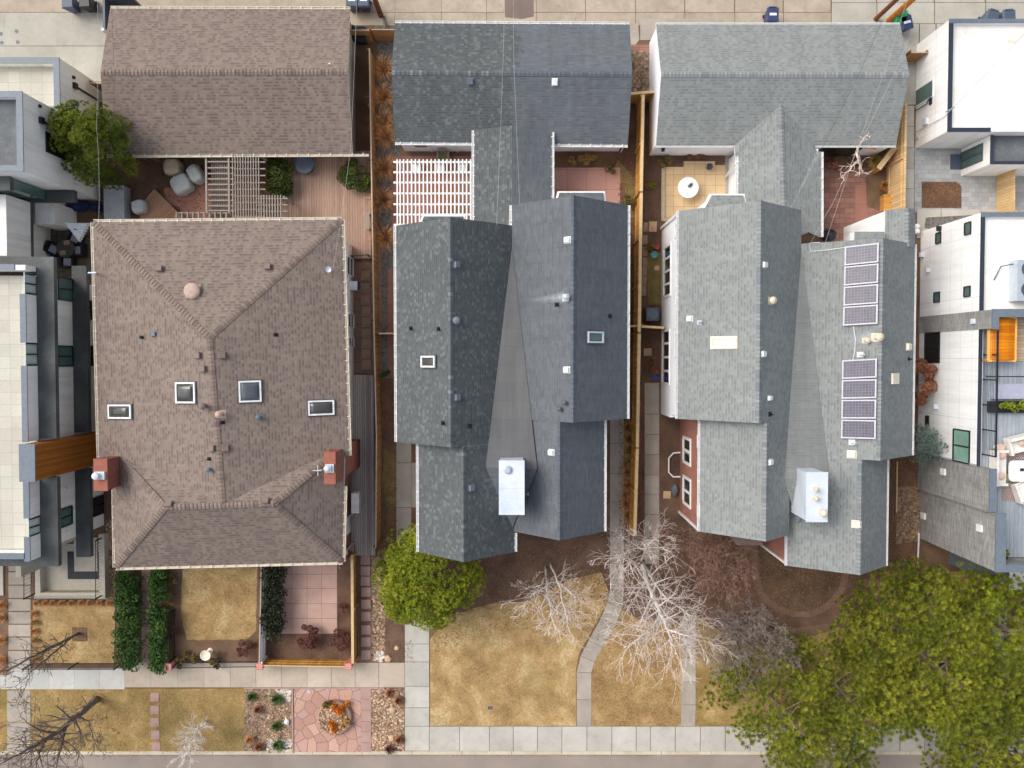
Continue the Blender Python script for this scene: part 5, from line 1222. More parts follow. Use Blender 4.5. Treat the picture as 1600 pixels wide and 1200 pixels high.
# railing of the terrace: posts, top rail and cables
zt_ = 7.55; xr2 = xm + .34; mb = MB()
ya_, yb_ = P(1557, 516, zt_).y, P(1557, 714, zt_).y
for v in (554, 594, 634, 674, 714): 
    y = P(1557, v, zt_).y; mb.box(xr2 - .04, y - .03, 6.2, xr2 + .02, y + .03, zt_)
mb.box(xr2 - .05, yb_, zt_ - .05, xr2 + .03, ya_, zt_)
for k in range(8): mb.tube([(xr2, yb_, 6.35 + k * .145), (xr2, ya_, 6.35 + k * .145)], .010, 4)
mb.build('railing', 'black_metal', rb_)
q0, q1 = P(1541, 588, 6.3), P(1598, 588, 6.9); mb = MB(); mb.tube([(q0.x, q0.y, 6.25), (q0.x + 1.2, q0.y, 7.0), (36, q0.y, 7.0)], .03, 6); mb.build('handrail', 'black_metal', rb_)
q0 = P(1560, 612, 6.9); q1 = P(1560, 625, 6.9); mb = MB(); mb.box(q0.x, P(0, 624, 6.9).y, 6.2, 36, P(0, 600, 6.9).y, 6.5); mb.build('bench_step', 'lilac_cushion', rb_)
# roof air conditioner at the right edge
q = P(1590, 430, 6.8); ac = thing('air_conditioner', (q.x, q.y, 6.2), 'grey rooftop air conditioner on the white flat roof', 'air conditioner')
mb = MB(); mb.box(q.x - .1, P(0, 470, 6.9).y, 6.2, q.x + 1.2, P(0, 406, 6.9).y, 6.95); mb.build('case', 'galvanized', ac)
for v in (420, 452):
    y = P(0, v, 6.95).y; mb = MB(); mb.lathe((q.x + .5, y, 6.95), [(.4, 0), (.4, .04), (.34, .05), (.1, .02)], 16); mb.build('fan_guard', 'dark_grey_metal', ac)
mb = MB(); mb.tube([(q.x - .05, q.y + .6, 6.6), (q.x - .6, q.y + .5, 6.35), (q.x - .9, q.y - .2, 6.25)], .03, 5); mb.build('pipe', 'dark_grey_metal', ac)
# orange timber daybed hood
q0, q1 = P(1547, 498, 7.0), P(1585, 563, 7.0)
ob = thing('canopy', ((q0.x + q1.x) / 2, (q0.y + q1.y) / 2, 6.2), 'bright orange slatted timber canopy on the terrace of the modern white house', 'canopy')
x0, x1, y0_, y1_ = q0.x, q1.x, q1.y, q0.y
mb = MB(); n = 6; a = [(x0, 6.25)] + [(x0 + (x1 - x0) * i / n, 7.0 + .22 * math.sin(math.pi * i / n)) for i in range(n + 1)] + [(x1, 6.25)]
for i in range(1, len(a) - 2):
    (xa, za), (xb, zb) = a[i], a[i + 1]; mb.hexa([(xa, y0_, za - .05), (xb, y0_, zb - .05), (xb, y1_, zb - .05), (xa, y1_, za - .05), (xa, y0_, za), (xb, y0_, zb), (xb, y1_, zb), (xa, y1_, za)])
mb.build('slats', 'orange_slats', ob)
mb = MB(); 
for y in (y0_ - .03, y1_ + .03): mb.box(x0 - .06, y - .04, 6.9, x1 + .06, y + .04, 7.06)
mb.box(x0 - .08, y0_, 6.9, x0 - .0, y1_, 7.05); mb.box(x1, y0_, 6.9, x1 + .08, y1_, 7.05); mb.build('edge_trim', 'orange_edge', ob)
for x in (x0, x1):
    for y in (y0_, y1_): mb = MB(); mb.box(x - .04, y - .04, 6.2, x + .04, y + .04, 6.95); mb.build('post', 'orange_slats', ob)
# low annex at the bottom right corner
an = thing('building', (30, -12.5, 0), 'pale grey entry block with a white flat roof beside the street pines', 'building')
mb = MB(); a, b = P(1521, 875, 2.6), P(1572, 893, 2.6); mb.box(a.x, b.y - .2, 0, XR, yf_ - .03, 2.6, 0); mb.build('wall', 'blue_coping', an)
mb = MB(); a, b = P(1577, 893, 3.0), P(1600, 922, 3.0); mb.box(a.x, b.y, 0, XR, yf_ - .5, 3.0, 1, 0); mb.build('roof', ['white_membrane', 'blue_coping'], an)
# ================================================================== FENCES
def fence_line(name, top_px, h, label, board, cap, posts=2.4, capw=.12, thick=.06, cat='fence', side=1, group=None):
    pts = [P(u, v, h) for u, v in top_px]; c = sum(pts, Vector()) / len(pts)
    t = thing(name, (c.x, c.y, 0), label, cat, group)
    mb = MB(); cb = MB(); L_ = 0
    for a, b in zip(pts[:-1], pts[1:]):
        d = Vector((b.x - a.x, b.y - a.y, 0)); ln = d.length; d.normalize(); n = Vector((-d.y, d.x, 0)); m = Vector(((a.x + b.x) / 2, (a.y + b.y) / 2, 0))
        mb.obox(m, d, n, Z, ln / 2, thick / 2, h - .04)
        for zz in (.35, h - .4): mb.obox(m + n * (side * .05) + Z * zz, d, n, Z, ln / 2, .03, .09)
        if cap: cb.obox(m + Z * (h - .039), d, n, Z, ln / 2 + capw * .2, capw / 2, .04)
        k = max(1, int(ln / posts))
        for i in range(k + 1):
            pm = MB(); q = Vector((a.x, a.y, 0)) + d * (ln * i / k) + n * (side * .11); pm.obox(q, d, n, Z, .045, .045, h - .06); pm.build('post', board, t)
    mb.build('boards', board, t)
    if cap: cb.build('cap_rail', cap, t)
    return t
fence_line('board_fence', [(577, 76), (580, 250), (584, 500), (588, 680), (587, 856)], 1.8, 'long weathered brown board fence between the brown house and the dark slate house', 'weathered_fence', 'grey_wood_cap', capw=.07, side=-1)
fence_line('board_fence', [(1005, 149), (1002, 300), (999, 520), (996, 700), (992, 836)], 2.15, 'long orange cedar fence with a pale cap rail left of the light grey house', 'cedar', 'cedar_cap', capw=.17, side=-1)
fence_line('board_fence', [(986, 146), (1023, 143)], 1.85, 'short cedar cross fence between the slate garage and the white garage wall', 'cedar_cross', 'cedar_cap', capw=.15)
fence_line('board_fence', [(981, 510), (999, 509)], 1.7, 'short cedar cross fence against the dark slate house', 'cedar_cross', 'cedar_cap', capw=.10)
fence_line('board_fence', [(1003, 510), (1037, 512)], 1.75, 'short cedar cross fence beside the grey air conditioner', 'cedar_cross', 'cedar_cap', capw=.13)
fence_line('board_fence', [(592, 521), (620, 521)], 1.7, 'short grey cross fence against the slate house on its brown house side', 'weathered_fence', 'grey_wood_cap', capw=.08)
fence_line('board_fence', [(1416, 160), (1413, 332)], 2.3, 'cedar board fence along the pale concrete walk by the modern courtyard', 'cedar_light', 'cedar_light', side=-1)
fence_line('board_fence', [(1405, 222), (1374, 262)], 1.3, 'orange cedar cross fence leaning from the light grey garage corner', 'cedar', 'cedar_cap', capw=.3)
fence_line('board_fence', [(1424, 82), (1450, 82)], 1.5, 'brown timber side gate between the grey garage and the white garage', 'weathered_fence', 'grey_wood_cap', capw=.05, cat='gate')
fence_line('board_fence', [(1586, 264), (1586, 330)], 1.8, 'cedar fence at the right side of the grey paved courtyard', 'cedar_light', None)
fence_line('board_fence', [(545, 47), (577, 47)], 1.8, 'dark timber gate beside the brown garage at the alley', 'weathered_fence', 'grey_wood_cap', capw=.05, cat='gate')
fence_line('board_fence', [(580, 46), (618, 46)], 1.7, 'thin brown cross fence left of the slate garage by the alley', 'weathered_fence', 'grey_wood_cap', capw=.04)
fence_line('board_fence', [(139, 129), (162, 131)], 1.6, 'small brown timber gate between the white wing and the brown garage', 'weathered_fence', 'grey_wood_cap', capw=.05, cat='gate')
fence_line('board_fence', [(410, 1040), (546, 1042)], 1.1, 'orange cedar front fence between two pink brick piers at the sidewalk', 'cedar_cross', 'cedar_cap', capw=.06, posts=2.6)
fence_line('board_fence', [(550, 868), (551, 1036)], 1.1, 'orange cedar fence at the side of the pink tiled terrace', 'cedar', 'cedar_cap', capw=.16)
fence_line('board_fence', [(408, 884), (405, 1036)], 1.2, 'pale grey slatted fence between the lawn and the pink tiled terrace', 'white_siding', 'grey_wood_cap', capw=.07)
# wall of grey metal panels at the alley
t = thing('metal_screen', P(190, 20, 0), 'blue-grey metal screen at the alley corner of the brown garage', 'screen')
mb = MB(); a, b, c = P(161, 46, 1.8), P(161, -14, 1.8), P(208, -4, 1.8); mb.box(a.x, a.y, 0, a.x + .12, b.y, 1.8); mb.box(a.x + .12, c.y - .1, 0, c.x, c.y, 1.8); mb.build('panel', 'slate_plastic', t)
mb = MB(); mb.rbox(a.x + .05, a.y - .05, 0, .16, .16, 1.95); mb.build('post', 'white_metal', t)
def metal_fence(top_px, h, label, spacing=.13, panels=2.2, mat='black_metal'):
    pts = [P(u, v, h) for u, v in top_px]; c = sum(pts, Vector()) / len(pts); t = thing('metal_fence', (c.x, c.y, 0), label, 'fence'); rm = MB(); pk = MB()
    for a, b in zip(pts[:-1], pts[1:]):
        d = Vector((b.x - a.x, b.y - a.y, 0)); ln = d.length; d.normalize(); n = Vector((-d.y, d.x, 0)); m = Vector(((a.x + b.x) / 2, (a.y + b.y) / 2, 0))
        for z in (.12, h - .03): rm.obox(m, d, n, Z, ln / 2, .018, z + .03, z0=z)
        for i in range(int(ln / spacing)): pk.obox(Vector((a.x, a.y, .1)) + d * (i * spacing), d, n, Z, .006, .006, h - .12)
        k = max(1, int(ln / panels))
        for i in range(k + 1):
            pm = MB(); pm.obox(Vector((a.x, a.y, 0)) + d * (ln * i / k), d, n, Z, .035, .035, h + .02); pm.build('post', mat, t)
    rm.build('rail', mat, t); pk.build('pickets', mat, t)
    return t
metal_fence([(35, 1046), (178, 1046), (181, 945), (182, 885)], 1.1, 'thin black metal fence round the front lawn of the left modern house')
metal_fence([(268, 1044), (400, 1042)], 1.0, 'thin black metal fence beside the bird bath, behind the sidewalk')
metal_fence([(263, 960), (263, 1036)], 1.0, 'thin black metal fence between the hedge and the front lawn of the brown house')
metal_fence([(37, 886), (37, 936), (149, 936), (149, 845)], 1.25, 'black metal railing on the low tan entry wall of the left modern house', .2)
metal_fence([(537, 396), (548, 400), (574, 398)], 1.0, 'short black metal gate at the end of the red wooden deck', .15)
# brick piers
for u, v, lab in ((262, 1043, 'pink brick pier at the foot of the green hedge'), (405, 1042, 'pink brick pier between the lawn fence and the cedar front fence'), (544, 1042, 'pink brick pier at the end of the cedar front fence by the stepping stones')):
    q = P(u, v, 1.15); t = thing('brick_pier', (q.x, q.y, 0), lab, 'pier', 'pink brick piers along the sidewalk')
    mb = MB(); mb.rbox(q.x, q.y, 0, .34, .34, 1.08); mb.build('shaft', 'pink_pier', t); mb = MB(); mb.rbox(q.x, q.y, 1.08, .42, .42, .07, 0, 0, None, .9); mb.build('cap', 'pink_pier', t)

# ================================================================== DECKS
def deck(name, poly, h, mat, label, cat='deck', rot=None):
    pts = [P(u, v, h) for u, v in poly]; mb = MB(); c = sum(pts, Vector()) / len(pts)
    if rot is None: mb.prism([(p.x, p.y) for p in pts], .03, h); o = mb.build(name, mat, loc=(c.x, c.y, 0))
    else:
        ca, sa = math.cos(-rot), math.sin(-rot); loc = [((p.x - c.x) * ca - (p.y - c.y) * sa, (p.x - c.x) * sa + (p.y - c.y) * ca) for p in pts]
        mb.prism(loc, .03, h); o = mb.build(name, mat, loc=(0, 0, 0)); o.location = (c.x, c.y, 0); o.rotation_euler = (0, 0, rot); ORIG[o.name] = Vector((c.x, c.y, 0))
    return T(o, label, cat)
deck('wooden_deck', [(440, 236), (580, 236), (580, 404), (536, 404), (536, 372), (440, 372)], .35, 'red_deck', 'reddish brown wooden deck behind the brown house')
deck('wooden_deck', [(241, 295), (284, 338), (284, 372), (214, 372), (222, 318)], .32, 'diag_deck', 'small diagonal wooden deck by the round white covered seat', rot=R_(-42))
deck('wooden_deck', [(545, 586), (584, 586), (586, 868), (549, 868)], .3, 'old_grey_deck', 'long weathered grey boardwalk beside the brown house and its brick chimney')
# ================================================================== PERGOLAS
def pergola(name, label, z, u0, v0, u1, v1, hbars, vbars, mat, bw=.09, sw=.05, posts=()):
    c = P((u0 + u1) / 2, (v0 + v1) / 2, z); t = thing(name, (c.x, c.y, 0), label, 'pergola')
    a, b = P(u0, v1, z), P(u1, v0, z)
    mb = MB()
    for v in hbars: y = P(800, v, z).y; mb.box(a.x, y - bw / 2, z - .16, b.x, y + bw / 2, z - .002)
    mb.build('beams', mat, t)
    mb = MB()
    for u in vbars: x = P(u, 600, z).x; mb.box(x - sw / 2, a.y, z, x + sw / 2, b.y, z + .05)
    mb.build('slats', mat, t)
    for u, v in posts:
        q = P(u, v, z); pm = MB(); pm.rbox(q.x, q.y, 0, .12, .12, z - .16); pm.build('post', mat, t)
    return t
pergola('pergola', 'white slatted pergola over the red paved patio behind the dark slate house', 2.6, 615, 249, 740, 354, [253, 269, 285, 302, 319, 335, 351], [622, 626.5] + [632 + 6.1 * i for i in range(18)], 'white_trim', .10, .075, ((624, 255), (624, 350), (735, 255), (735, 350)))
t = pergola('pergola', 'tan wooden lattice pergola with dense slats beside the leafy green bush', 2.5, 366, 240, 414, 342, [241, 253, 263.5, 274, 285, 295.5, 306, 316, 327, 338], [367 + 4.05 * i for i in range(11)], 'pergola_tan', .06, .05, ((367, 244), (367, 336), (408, 244)))
pergola('pergola', 'small tan lattice pergola extension behind the back eave of the brown house', 2.5, 400, 305, 449, 344, [310, 320, 330, 340], [411 + 4.3 * i for i in range(8)], 'pergola_tan', .06, .06, ((442, 307), (442, 340)))
t = pergola('arbor', 'tan ladder-like arbor with slats under its rungs, next to the covered patio furniture', 2.4, 324, 240, 365, 332, [252.5, 262, 271, 279.5, 288, 296.5, 304.5, 313, 321.5, 329], [326, 361], 'pergola_tan', .07, .10, ((327, 245), (362, 245), (327, 330), (362, 330)))
mb = MB(); a, b = P(331, 330, 2.1), P(359, 246, 2.1)
for i in range(10): mb.box(a.x + (b.x - a.x) * i / 10, a.y, 2.06, a.x + (b.x - a.x) * (i + .5) / 10, b.y, 2.1)
mb.build('lattice', 'pergola_tan', t)
pergola('arbor', 'tan picket-topped arbor tucked under the back eave of the brown house', 2.3, 276, 331, 361, 343, [332.5, 342], [279 + 8.6 * i for i in range(10)], 'pergola_tan', .06, .07, ((278, 333), (358, 333)))

random.seed(9)
for u, lab in ((651, 'pale garden chair nearest the brown house under the white pergola'), (688, 'pale garden chair in the middle under the white pergola'), (722, 'pale garden chair nearest the back wing under the white pergola')):
    q = P(u, 262, .4); t = thing('garden_chair', (q.x, q.y, 0), lab, 'chair', 'garden chairs under the white pergola')
    mb = MB(); mb.rbox(q.x, q.y, .4, .5, .48, .05); mb.build('seat', 'white_plastic', t); mb = MB(); mb.rbox(q.x, q.y + .26, .42, .5, .06, .5); mb.build('backrest', 'teal_glaze', t)
    for i in (-1, 1):
        for j in (-1, 1): mb = MB(); mb.rbox(q.x + .2 * i, q.y + .2 * j, 0, .05, .05, .4); mb.build('leg', 'white_plastic', t)
q = P(692, 243, .6); t = thing('wooden_chair', (q.x, q.y, 0), 'tan wooden armchair against the slate garage wall', 'chair')
mb = MB(); mb.rbox(q.x, q.y, .35, .6, .55, .06); mb.build('seat', 'olive_fabric', t); mb = MB(); mb.rbox(q.x, q.y + .27, .35, .5, .07, .6); mb.build('backrest', 'pergola_tan', t)
for i in (-1, 1):
    mb = MB(); mb.rbox(q.x + .32 * i, q.y, .55, .1, .6, .05); mb.build('armrest', 'pergola_tan', t)
    for j in (-1, 1): mb = MB(); mb.rbox(q.x + .28 * i, q.y + .22 * j, 0, .06, .06, .35); mb.build('leg', 'pergola_tan', t)

# ================================================================== POLES AND CABLES
def pole(u, v, h, r, mat, label, lean=(0, 0)):
    q = P(u, v, 0); t = thing('utility_pole', (q.x, q.y, 0), label, 'pole'); mb = MB()
    mb.tube([(q.x, q.y, 0), (q.x + lean[0] * .5, q.y + lean[1] * .5, h / 2), (q.x + lean[0], q.y + lean[1], h)], [r, r * .9, r * .8], 12); mb.build('shaft', mat, t)
    mb = MB(); mb.box(q.x + lean[0] - 1.1, q.y + lean[1] - .05, h - .7, q.x + lean[0] + 1.1, q.y + lean[1] + .05, h - .56); mb.build('crossarm', mat, t)
    return t
pole(595, 24, 10, .16, 'pole_wood', 'dark brown utility pole beside the dark slate garage')
pole(1368, 30, 9, .13, 'pole_wood', 'reddish brown utility pole, the darker of two by the light grey garage')
pole(1388, 33, 9.5, .17, 'pole_wood_new', 'fresh orange utility pole beside the green and navy bins')
q = P(600, 40, 0); mb = MB(); mb.tube([(q.x, q.y + .5, .05), (q.x + .1, q.y - .2, .3), (q.x + .05, q.y - .5, .05)], .07, 6); T(mb.build('timber_stub', 'dark_bark'), 'dark timber stub lying at the foot of the utility pole near the slate garage', 'timber')
def cable(pts, r, mat, label, cat='cable', group='overhead service cables', sag=.15):
    q = [P(u, v, z) for u, v, z in pts]; out = []
    for a, b in zip(q[:-1], q[1:]):
        for i in range(10):
            k = i / 10; p = a + (b - a) * k; p.z -= sag * 4 * k * (1 - k); out.append(p)
    out.append(q[-1]); mb = MB(); mb.tube(out, r, 5); return T(mb.build('overhead_cable', mat), label, cat, group)
cable([(560, -90, 8.5), (548, 230, 6.6), (520, 422, 6.4)], .0065, 'cable_white', 'thin white cable crossing the brown garage to the hip roof dish')
cable([(791, -100, 8.8), (786, 100, 7.2), (776, 352, 6.6)], .0065, 'cable_white', 'white overhead cable nearer the white pergola, crossing the slate garage')
cable([(801, -100, 8.8), (803, 100, 7.2), (812, 319, 6.6)], .0065, 'cable_white', 'white overhead cable nearer the square garage vent, crossing the slate garage')
cable([(150, -90, 8.5), (151, 200, 6.6), (154, 350, 6.2)], .0065, 'cable_white', 'thin white cable hanging over the round evergreen by the brown garage')
cable([(172, -40, 8), (178, 105, 4.4), (179, 200, 4.0)], .0065, 'cable_black', 'thin black cable lying over the left end of the brown garage roof', sag=.02)
cable([(1420, -60, 8.5), (1345, 110, 6.3), (1282, 238, 4.2)], .0065, 'cable_black', 'dark cable slanting across the light grey garage to its back wing', sag=.1)
cable([(1440, -60, 8.5), (1390, 90, 6.6), (1290, 378, 5.9)], .0065, 'cable_white', 'pale cable slanting across the light grey garage to the house roof', sag=.2)
cable([(1460, -30, 8.5), (1400, 110, 6.3), (1300, 320, 5.9), (1266, 381, 6.1)], .0065, 'cable_white', 'pale cable crossing above the brick paved patio', sag=.1)
cable([(1640, 12, 7), (1545, 112, 5.5), (1490, 168, 4.35)], .0065, 'cable_black', 'dark cable running diagonally over the white flat garage roof', sag=.1)

# ================================================================== BINS
def bin_(u, v, rot, body, lid, label, tag=True, s=1.0, grp=None):
    q = P(u, v, 0); t = thing('wheelie_bin', (q.x, q.y, 0), label, 'bin', grp)
    e = Vector((math.cos(rot), math.sin(rot), 0)); f = Vector((-e.y, e.x, 0)); h = 1.02 * s
    mb = MB(); c = [q + e * (i * .24 * s) + f * (j * .26 * s) + Z * .06 for i, j in ((-1, -1), (1, -1), (1, 1), (-1, 1))]; d = [q + e * (i * .31 * s) + f * (j * .37 * s) + Z * h for i, j in ((-1, -1), (1, -1), (1, 1), (-1, 1))]
    mb.hexa(c + d); mb.obox(q + f * (.40 * s) + Z * (h - .12), e, f, Z, .27 * s, .04, .05); mb.build('body', body, t)
    mb = MB(); c = [q + e * (i * .34 * s) + f * (j * .40 * s) + Z * (h + .005) for i, j in ((-1, -1), (1, -1), (1, 1), (-1, 1))]; d = [q + e * (i * .28 * s) + f * (j * .33 * s) + Z * (h + .08) for i, j in ((-1, -1), (1, -1), (1, 1), (-1, 1))]
    mb.hexa(c + d); mb.obox(q + f * (.42 * s) + Z * (h + .0), e, f, Z, .22 * s, .03, .05); l_ = mb.build('lid', lid, t)
    if tag: mb = MB(); mb.obox(q + Z * (h + .08), e, f, Z, .2 * s, .07 * s, .006); mb.build('label', 'label_white', l_)
    for k in (-1, 1):
        w_ = MB(); a = q + e * (.27 * k * s) + f * (.27 * s) + Z * .1; w_.tube([a - e * .03, a + e * .03], .10, 12); w_.build('wheel', 'black_plastic', t)
    return t
bin_(120, 14, .05, 'navy_plastic', 'slate_plastic', 'navy wheelie bin with a grey-blue lid beside the black bin at the alley', False)
bin_(146, 13, .05, 'black_plastic', 'black_plastic', 'black wheelie bin between the navy bin and the blue-grey screen', False)
bin_(555, 12, 0, 'navy_plastic', 'slate_plastic', 'slate wheelie bin nearer the brown garage behind the timber gate'); bin_(573, 12, 0, 'navy_plastic', 'slate_plastic', 'slate wheelie bin nearer the utility pole behind the timber gate')
bin_(1199, 34, 0, 'navy_plastic', 'navy_plastic', 'navy wheelie bin peeking out behind the light grey garage')
bin_(1396, 38, -.1, 'green_plastic', 'green_plastic', 'green wheelie bin beside the fresh orange utility pole', False); bin_(1404, 46, .25, 'navy_plastic', 'navy_plastic', 'navy wheelie bin standing at the corner of the light grey garage roof')
bin_(1533, 40, -.3, 'slate_plastic', 'slate_plastic', 'slate bin set askew behind the white flat roof', False, 1.1); bin_(1559, 40, .05, 'slate_plastic', 'slate_plastic', 'slate bin set straight behind the white flat roof', False, 1.1)
for u, v, lab in ((552, 62, 'black bin under the brown garage eave, nearer the garage'), (568, 64, 'black bin in the side yard, nearer the board fence')): bin_(u, v, 0, 'black_plastic', 'black_plastic', lab, False)

# ================================================================== BACK GARDEN OF THE BROWN HOUSE
def cover(u, v, z, sx, sy, h, seed, mat, label, rot=0):
    q = P(u, v, h * .8); mb = MB(); n = 18; prof = [(1.0, .0), (1.02, .3), (1.0, .6), (.93, .85), (.8, .97), (.45, 1.02), (.05, 1.0)]; rings = []
    for r, zz in prof:
        ring = []
        for k in range(n):
            a = 2 * math.pi * k / n; ca, sa = math.cos(a), math.sin(a); pw = (abs(ca) ** 4 + abs(sa) ** 4) ** -.25
            fold = 1 + .05 * math.sin(k * 2.4 + seed) * (1 - zz * .6) + .05 * noise.noise(Vector((ca, sa, seed)))
            x, y = sx * r * pw * ca * fold * .88, sy * r * pw * sa * fold * .88; zz2 = h * zz + .05 * noise.noise(Vector((x * 2, y * 2, seed)))
            ring.append(Vector((q.x + x * math.cos(rot) - y * math.sin(rot), q.y + x * math.sin(rot) + y * math.cos(rot), z + max(0, zz2))))
        rings.append(ring)
    for a, b in zip(rings[:-1], rings[1:]):
        for k in range(n): mb.face([a[k], a[(k + 1) % n], b[(k + 1) % n], b[k]])
    mb.face(rings[-1]); o = mb.build('furniture_cover', mat, loc=(q.x, q.y, z)); return T(o, label, 'furniture cover')
cover(268, 260, .02, .55, .52, .85, 1, 'cover_tan', 'tan fabric cover over a patio chair, beside two white covers', .1)
cover(282, 287, .02, .66, .64, .75, 2, 'cover_white', 'large white fabric cover over a round patio table', .5)
cover(304, 271, .02, .45, .62, .85, 3, 'cover_white', 'white fabric cover over a tall patio chair beside the tan arbor', .55)
cover(219, 324, .32, .44, .44, .55, 4, 'cover_white', 'round white covered seat at the edge of the small diagonal deck', .2)
q = P(475, 256, .9); t = thing('hot_tub', (q.x, q.y, .35), 'round blue-grey lidded tub on the reddish deck next to the leafy bush', 'hot tub'); mb = MB(); mb.lathe((q.x, q.y, .35), [(.48, 0), (.5, .3), (.52, .5)], 24); mb.build('tub', 'dark_grey_metal', t); mb = MB(); mb.lathe((q.x, q.y, .85), [(.56, 0), (.57, .04), (.5, .08), (.32, .09), (.3, .075), (.05, .07)], 28); mb.build('lid', 'blue_grey_plastic', t)
q = P(574, 345, .8); t = thing('planter_bench', (q.x, q.y, .35), 'narrow pale wooden bench against the board fence on the red deck', 'bench'); mb = MB(); mb.box(q.x - .12, q.y - .5, .75, q.x + .12, q.y + .5, .8); mb.build('seat', 'pergola_tan', t)
for k in (-.4, .4): mb = MB(); mb.box(q.x - .1, q.y + k - .04, .35, q.x + .1, q.y + k + .04, .75); mb.build('leg', 'pergola_tan', t)
q = P(555, 786, 1.2); t = thing('meter_cabinet', (q.x, q.y, .3), 'white utility cabinet on the brick side wall of the brown house above the boardwalk', 'utility box'); mb = MB(); a, b = P(549, 802, 1.3), P(558, 771, 1.3); mb.box(a.x, a.y, .3, b.x + .1, b.y, 1.3); mb.build('case', 'white_stucco', t); mb = MB(); mb.tube([(a.x + .1, a.y, 1.2), (a.x - .35, a.y - .4, 1.9)], .03, 6); mb.build('pipe', 'galvanized', t)
q = onx(547, 445, -9.39); t = thing('air_conditioner', (q.x, q.y, q.z), 'white wall air conditioner with a black grille on the side wall of the brown house', 'air conditioner'); mb = MB(); mb.box(-9.385, q.y - .3, q.z - .35, -8.95, q.y + .2, q.z + .1); mb.build('case', 'white_metal', t); mb = MB(); mb.box(-8.949, q.y - .28, q.z - .33, -8.9, q.y + .18, q.z + .08); mb.build('grille', 'black_plastic', t)
q = P(540, 862, 2.2); mb = MB(); mb.blob((q.x, q.y, 2.4), .17, 3, .05); mb.tube([(q.x, q.y, 0), (q.x, q.y, 2.3)], .05, 6); T(mb.build('lamp_post', 'rusty_cap'), 'globe garden lamp on a post at the front corner of the brown house', 'lamp post')
q = P(546, 852, .5); t = thing('garden_steps', (q.x, q.y, 0), 'grey timber steps between the boardwalk and the cedar fence', 'steps')
for i in range(3): mb = MB(); a, b = P(541, 858 - i * 0, 0), P(556, 836, 0); mb.box(a.x, a.y + .25 * i, 0, b.x, a.y + .25 * (i + 1), .55 - .15 * i); mb.build('step', 'old_grey_deck', t)
# stepping stones in the side yard and the parkway
def step_stones(pts, sx, sy, mat, label, group, h=.04):
    first = None
    for i, (u, v) in enumerate(pts):
        q = P(u, v, 0)
        if first is None:
            mb = MB(); mb.hexa([(-sx, -sy, -.02), (sx, -sy * .96, -.02), (sx * .97, sy, -.02), (-sx * .98, sy, -.02), (-sx, -sy, h), (sx, -sy * .96, h), (sx * .97, sy, h), (-sx * .98, sy, h)]); first = mb.build('stepping_stone', mat, loc=(0, 0, 0)); T(first, label, 'stepping stone', group); o = first
        else: o = first.copy(); COL.objects.link(o)
        o.location = (q.x, q.y, 0); o.rotation_euler = (0, 0, random.uniform(-.05, .05)); ORIG[o.name] = Vector(o.location)
step_stones([(571, 412), (571, 431), (571, 450), (571, 469), (572, 487), (572, 504), (572, 521), (572, 537), (572, 553), (573, 570)], .26, .28, 'brown_stone', 'square brown stepping stone in the row along the side wall of the brown house', 'stepping stones beside the brown house')
step_stones([(242, 1089), (242, 1109), (242, 1128), (243, 1148), (244, 1166)], .26, .27, 'step_stone', 'pinkish square stepping stone in the row crossing the dry parkway lawn', 'stepping stones across the parkway lawn')
step_stones([(571, 875), (571, 892), (571, 908), (572, 925), (572, 944), (572, 963), (572, 984), (572, 1003), (572, 1023)], .28, .28, 'step_stone', 'square pink stepping stone in the row between the cedar fence and the rock bed', 'stepping stones beside the cedar fence')
step_stones([(1009, 355), (1008, 375), (1008, 393), (1008, 410), (1007, 425), (1007, 440), (1006, 455)], .14, .28, 'brown_stone', 'small brown stepping stone in the row along the orange fence', 'stepping stones along the orange fence')
for u, v, sx, sy, lab in ((1020, 354, .23, .3, 'large tan paving slab at the corner of the tan patio'), (1026, 419, .14, .13, 'small pale square stone in the grass by the white house wall'), (1012, 550, .23, .22, 'square tan paving slab in the dirt below the short cross fence'), (1042, 773, .22, .22, 'tan square slab beside the brick front wall')):
    q = P(u, v, 0); mb = MB(); mb.rbox(q.x, q.y, -.02, sx * 2, sy * 2, .07, random.uniform(-.05, .05)); T(mb.build('paving_slab', 'tan_stone'), lab, 'paving slab')

# ================================================================== GARDEN OF THE LIGHT GREY HOUSE
q = P(1075.5, 293, .74); t = thing('round_table', (q.x, q.y, 0), 'round white patio table with a folded grey cloth on the tan tiles', 'table'); mb = MB(); mb.lathe((q.x, q.y, .70), [(.5, 0), (.6, .005), (.61, .025), (.595, .04), (.05, .043)], 36); mb.build('tabletop', 'white_plastic', t)
mb = MB(); mb.lathe((q.x, q.y, 0), [(.3, 0), (.28, .04), (.05, .07), (.045, .69)], 16); mb.build('pedestal', 'white_plastic', t)
q2 = P(1079, 289, .8); mb = MB(); random.seed(5)
for i in range(7):
    a = .7 + random.uniform(-.5, .5); e = Vector((math.cos(a), math.sin(a), 0)); f = Vector((-e.y, e.x, 0)); mb.obox(q2 + Vector((random.uniform(-.06, .06), random.uniform(-.05, .05), -.02 + i * .006)), e, f, Z, random.uniform(.06, .14), .025, .02)
T(mb.build('folded_cloth', 'dark_grey_metal'), 'crumpled grey cloth lying on the round white patio table', 'cloth')
q = P(1109, 260, .4); mb = MB(); mb.lathe((q.x, q.y, 0), [(.12, 0), (.17, .3), (.19, .4), (.16, .4), (.13, .32), (.02, .3)], 16); T(mb.build('flower_pot', 'dark_grey_metal'), 'dark grey round flower pot on the tan tiled patio', 'flower pot')
q = P(1011, 290, .2); mb = MB(); mb.lathe((q.x, q.y, 0), [(.09, 0), (.12, .2), (.13, .22), (.10, .22), (.09, .17), (.02, .16)], 14); T(mb.build('flower_pot', 'clay'), 'tiny clay pot in the mulch beside the orange fence', 'flower pot')
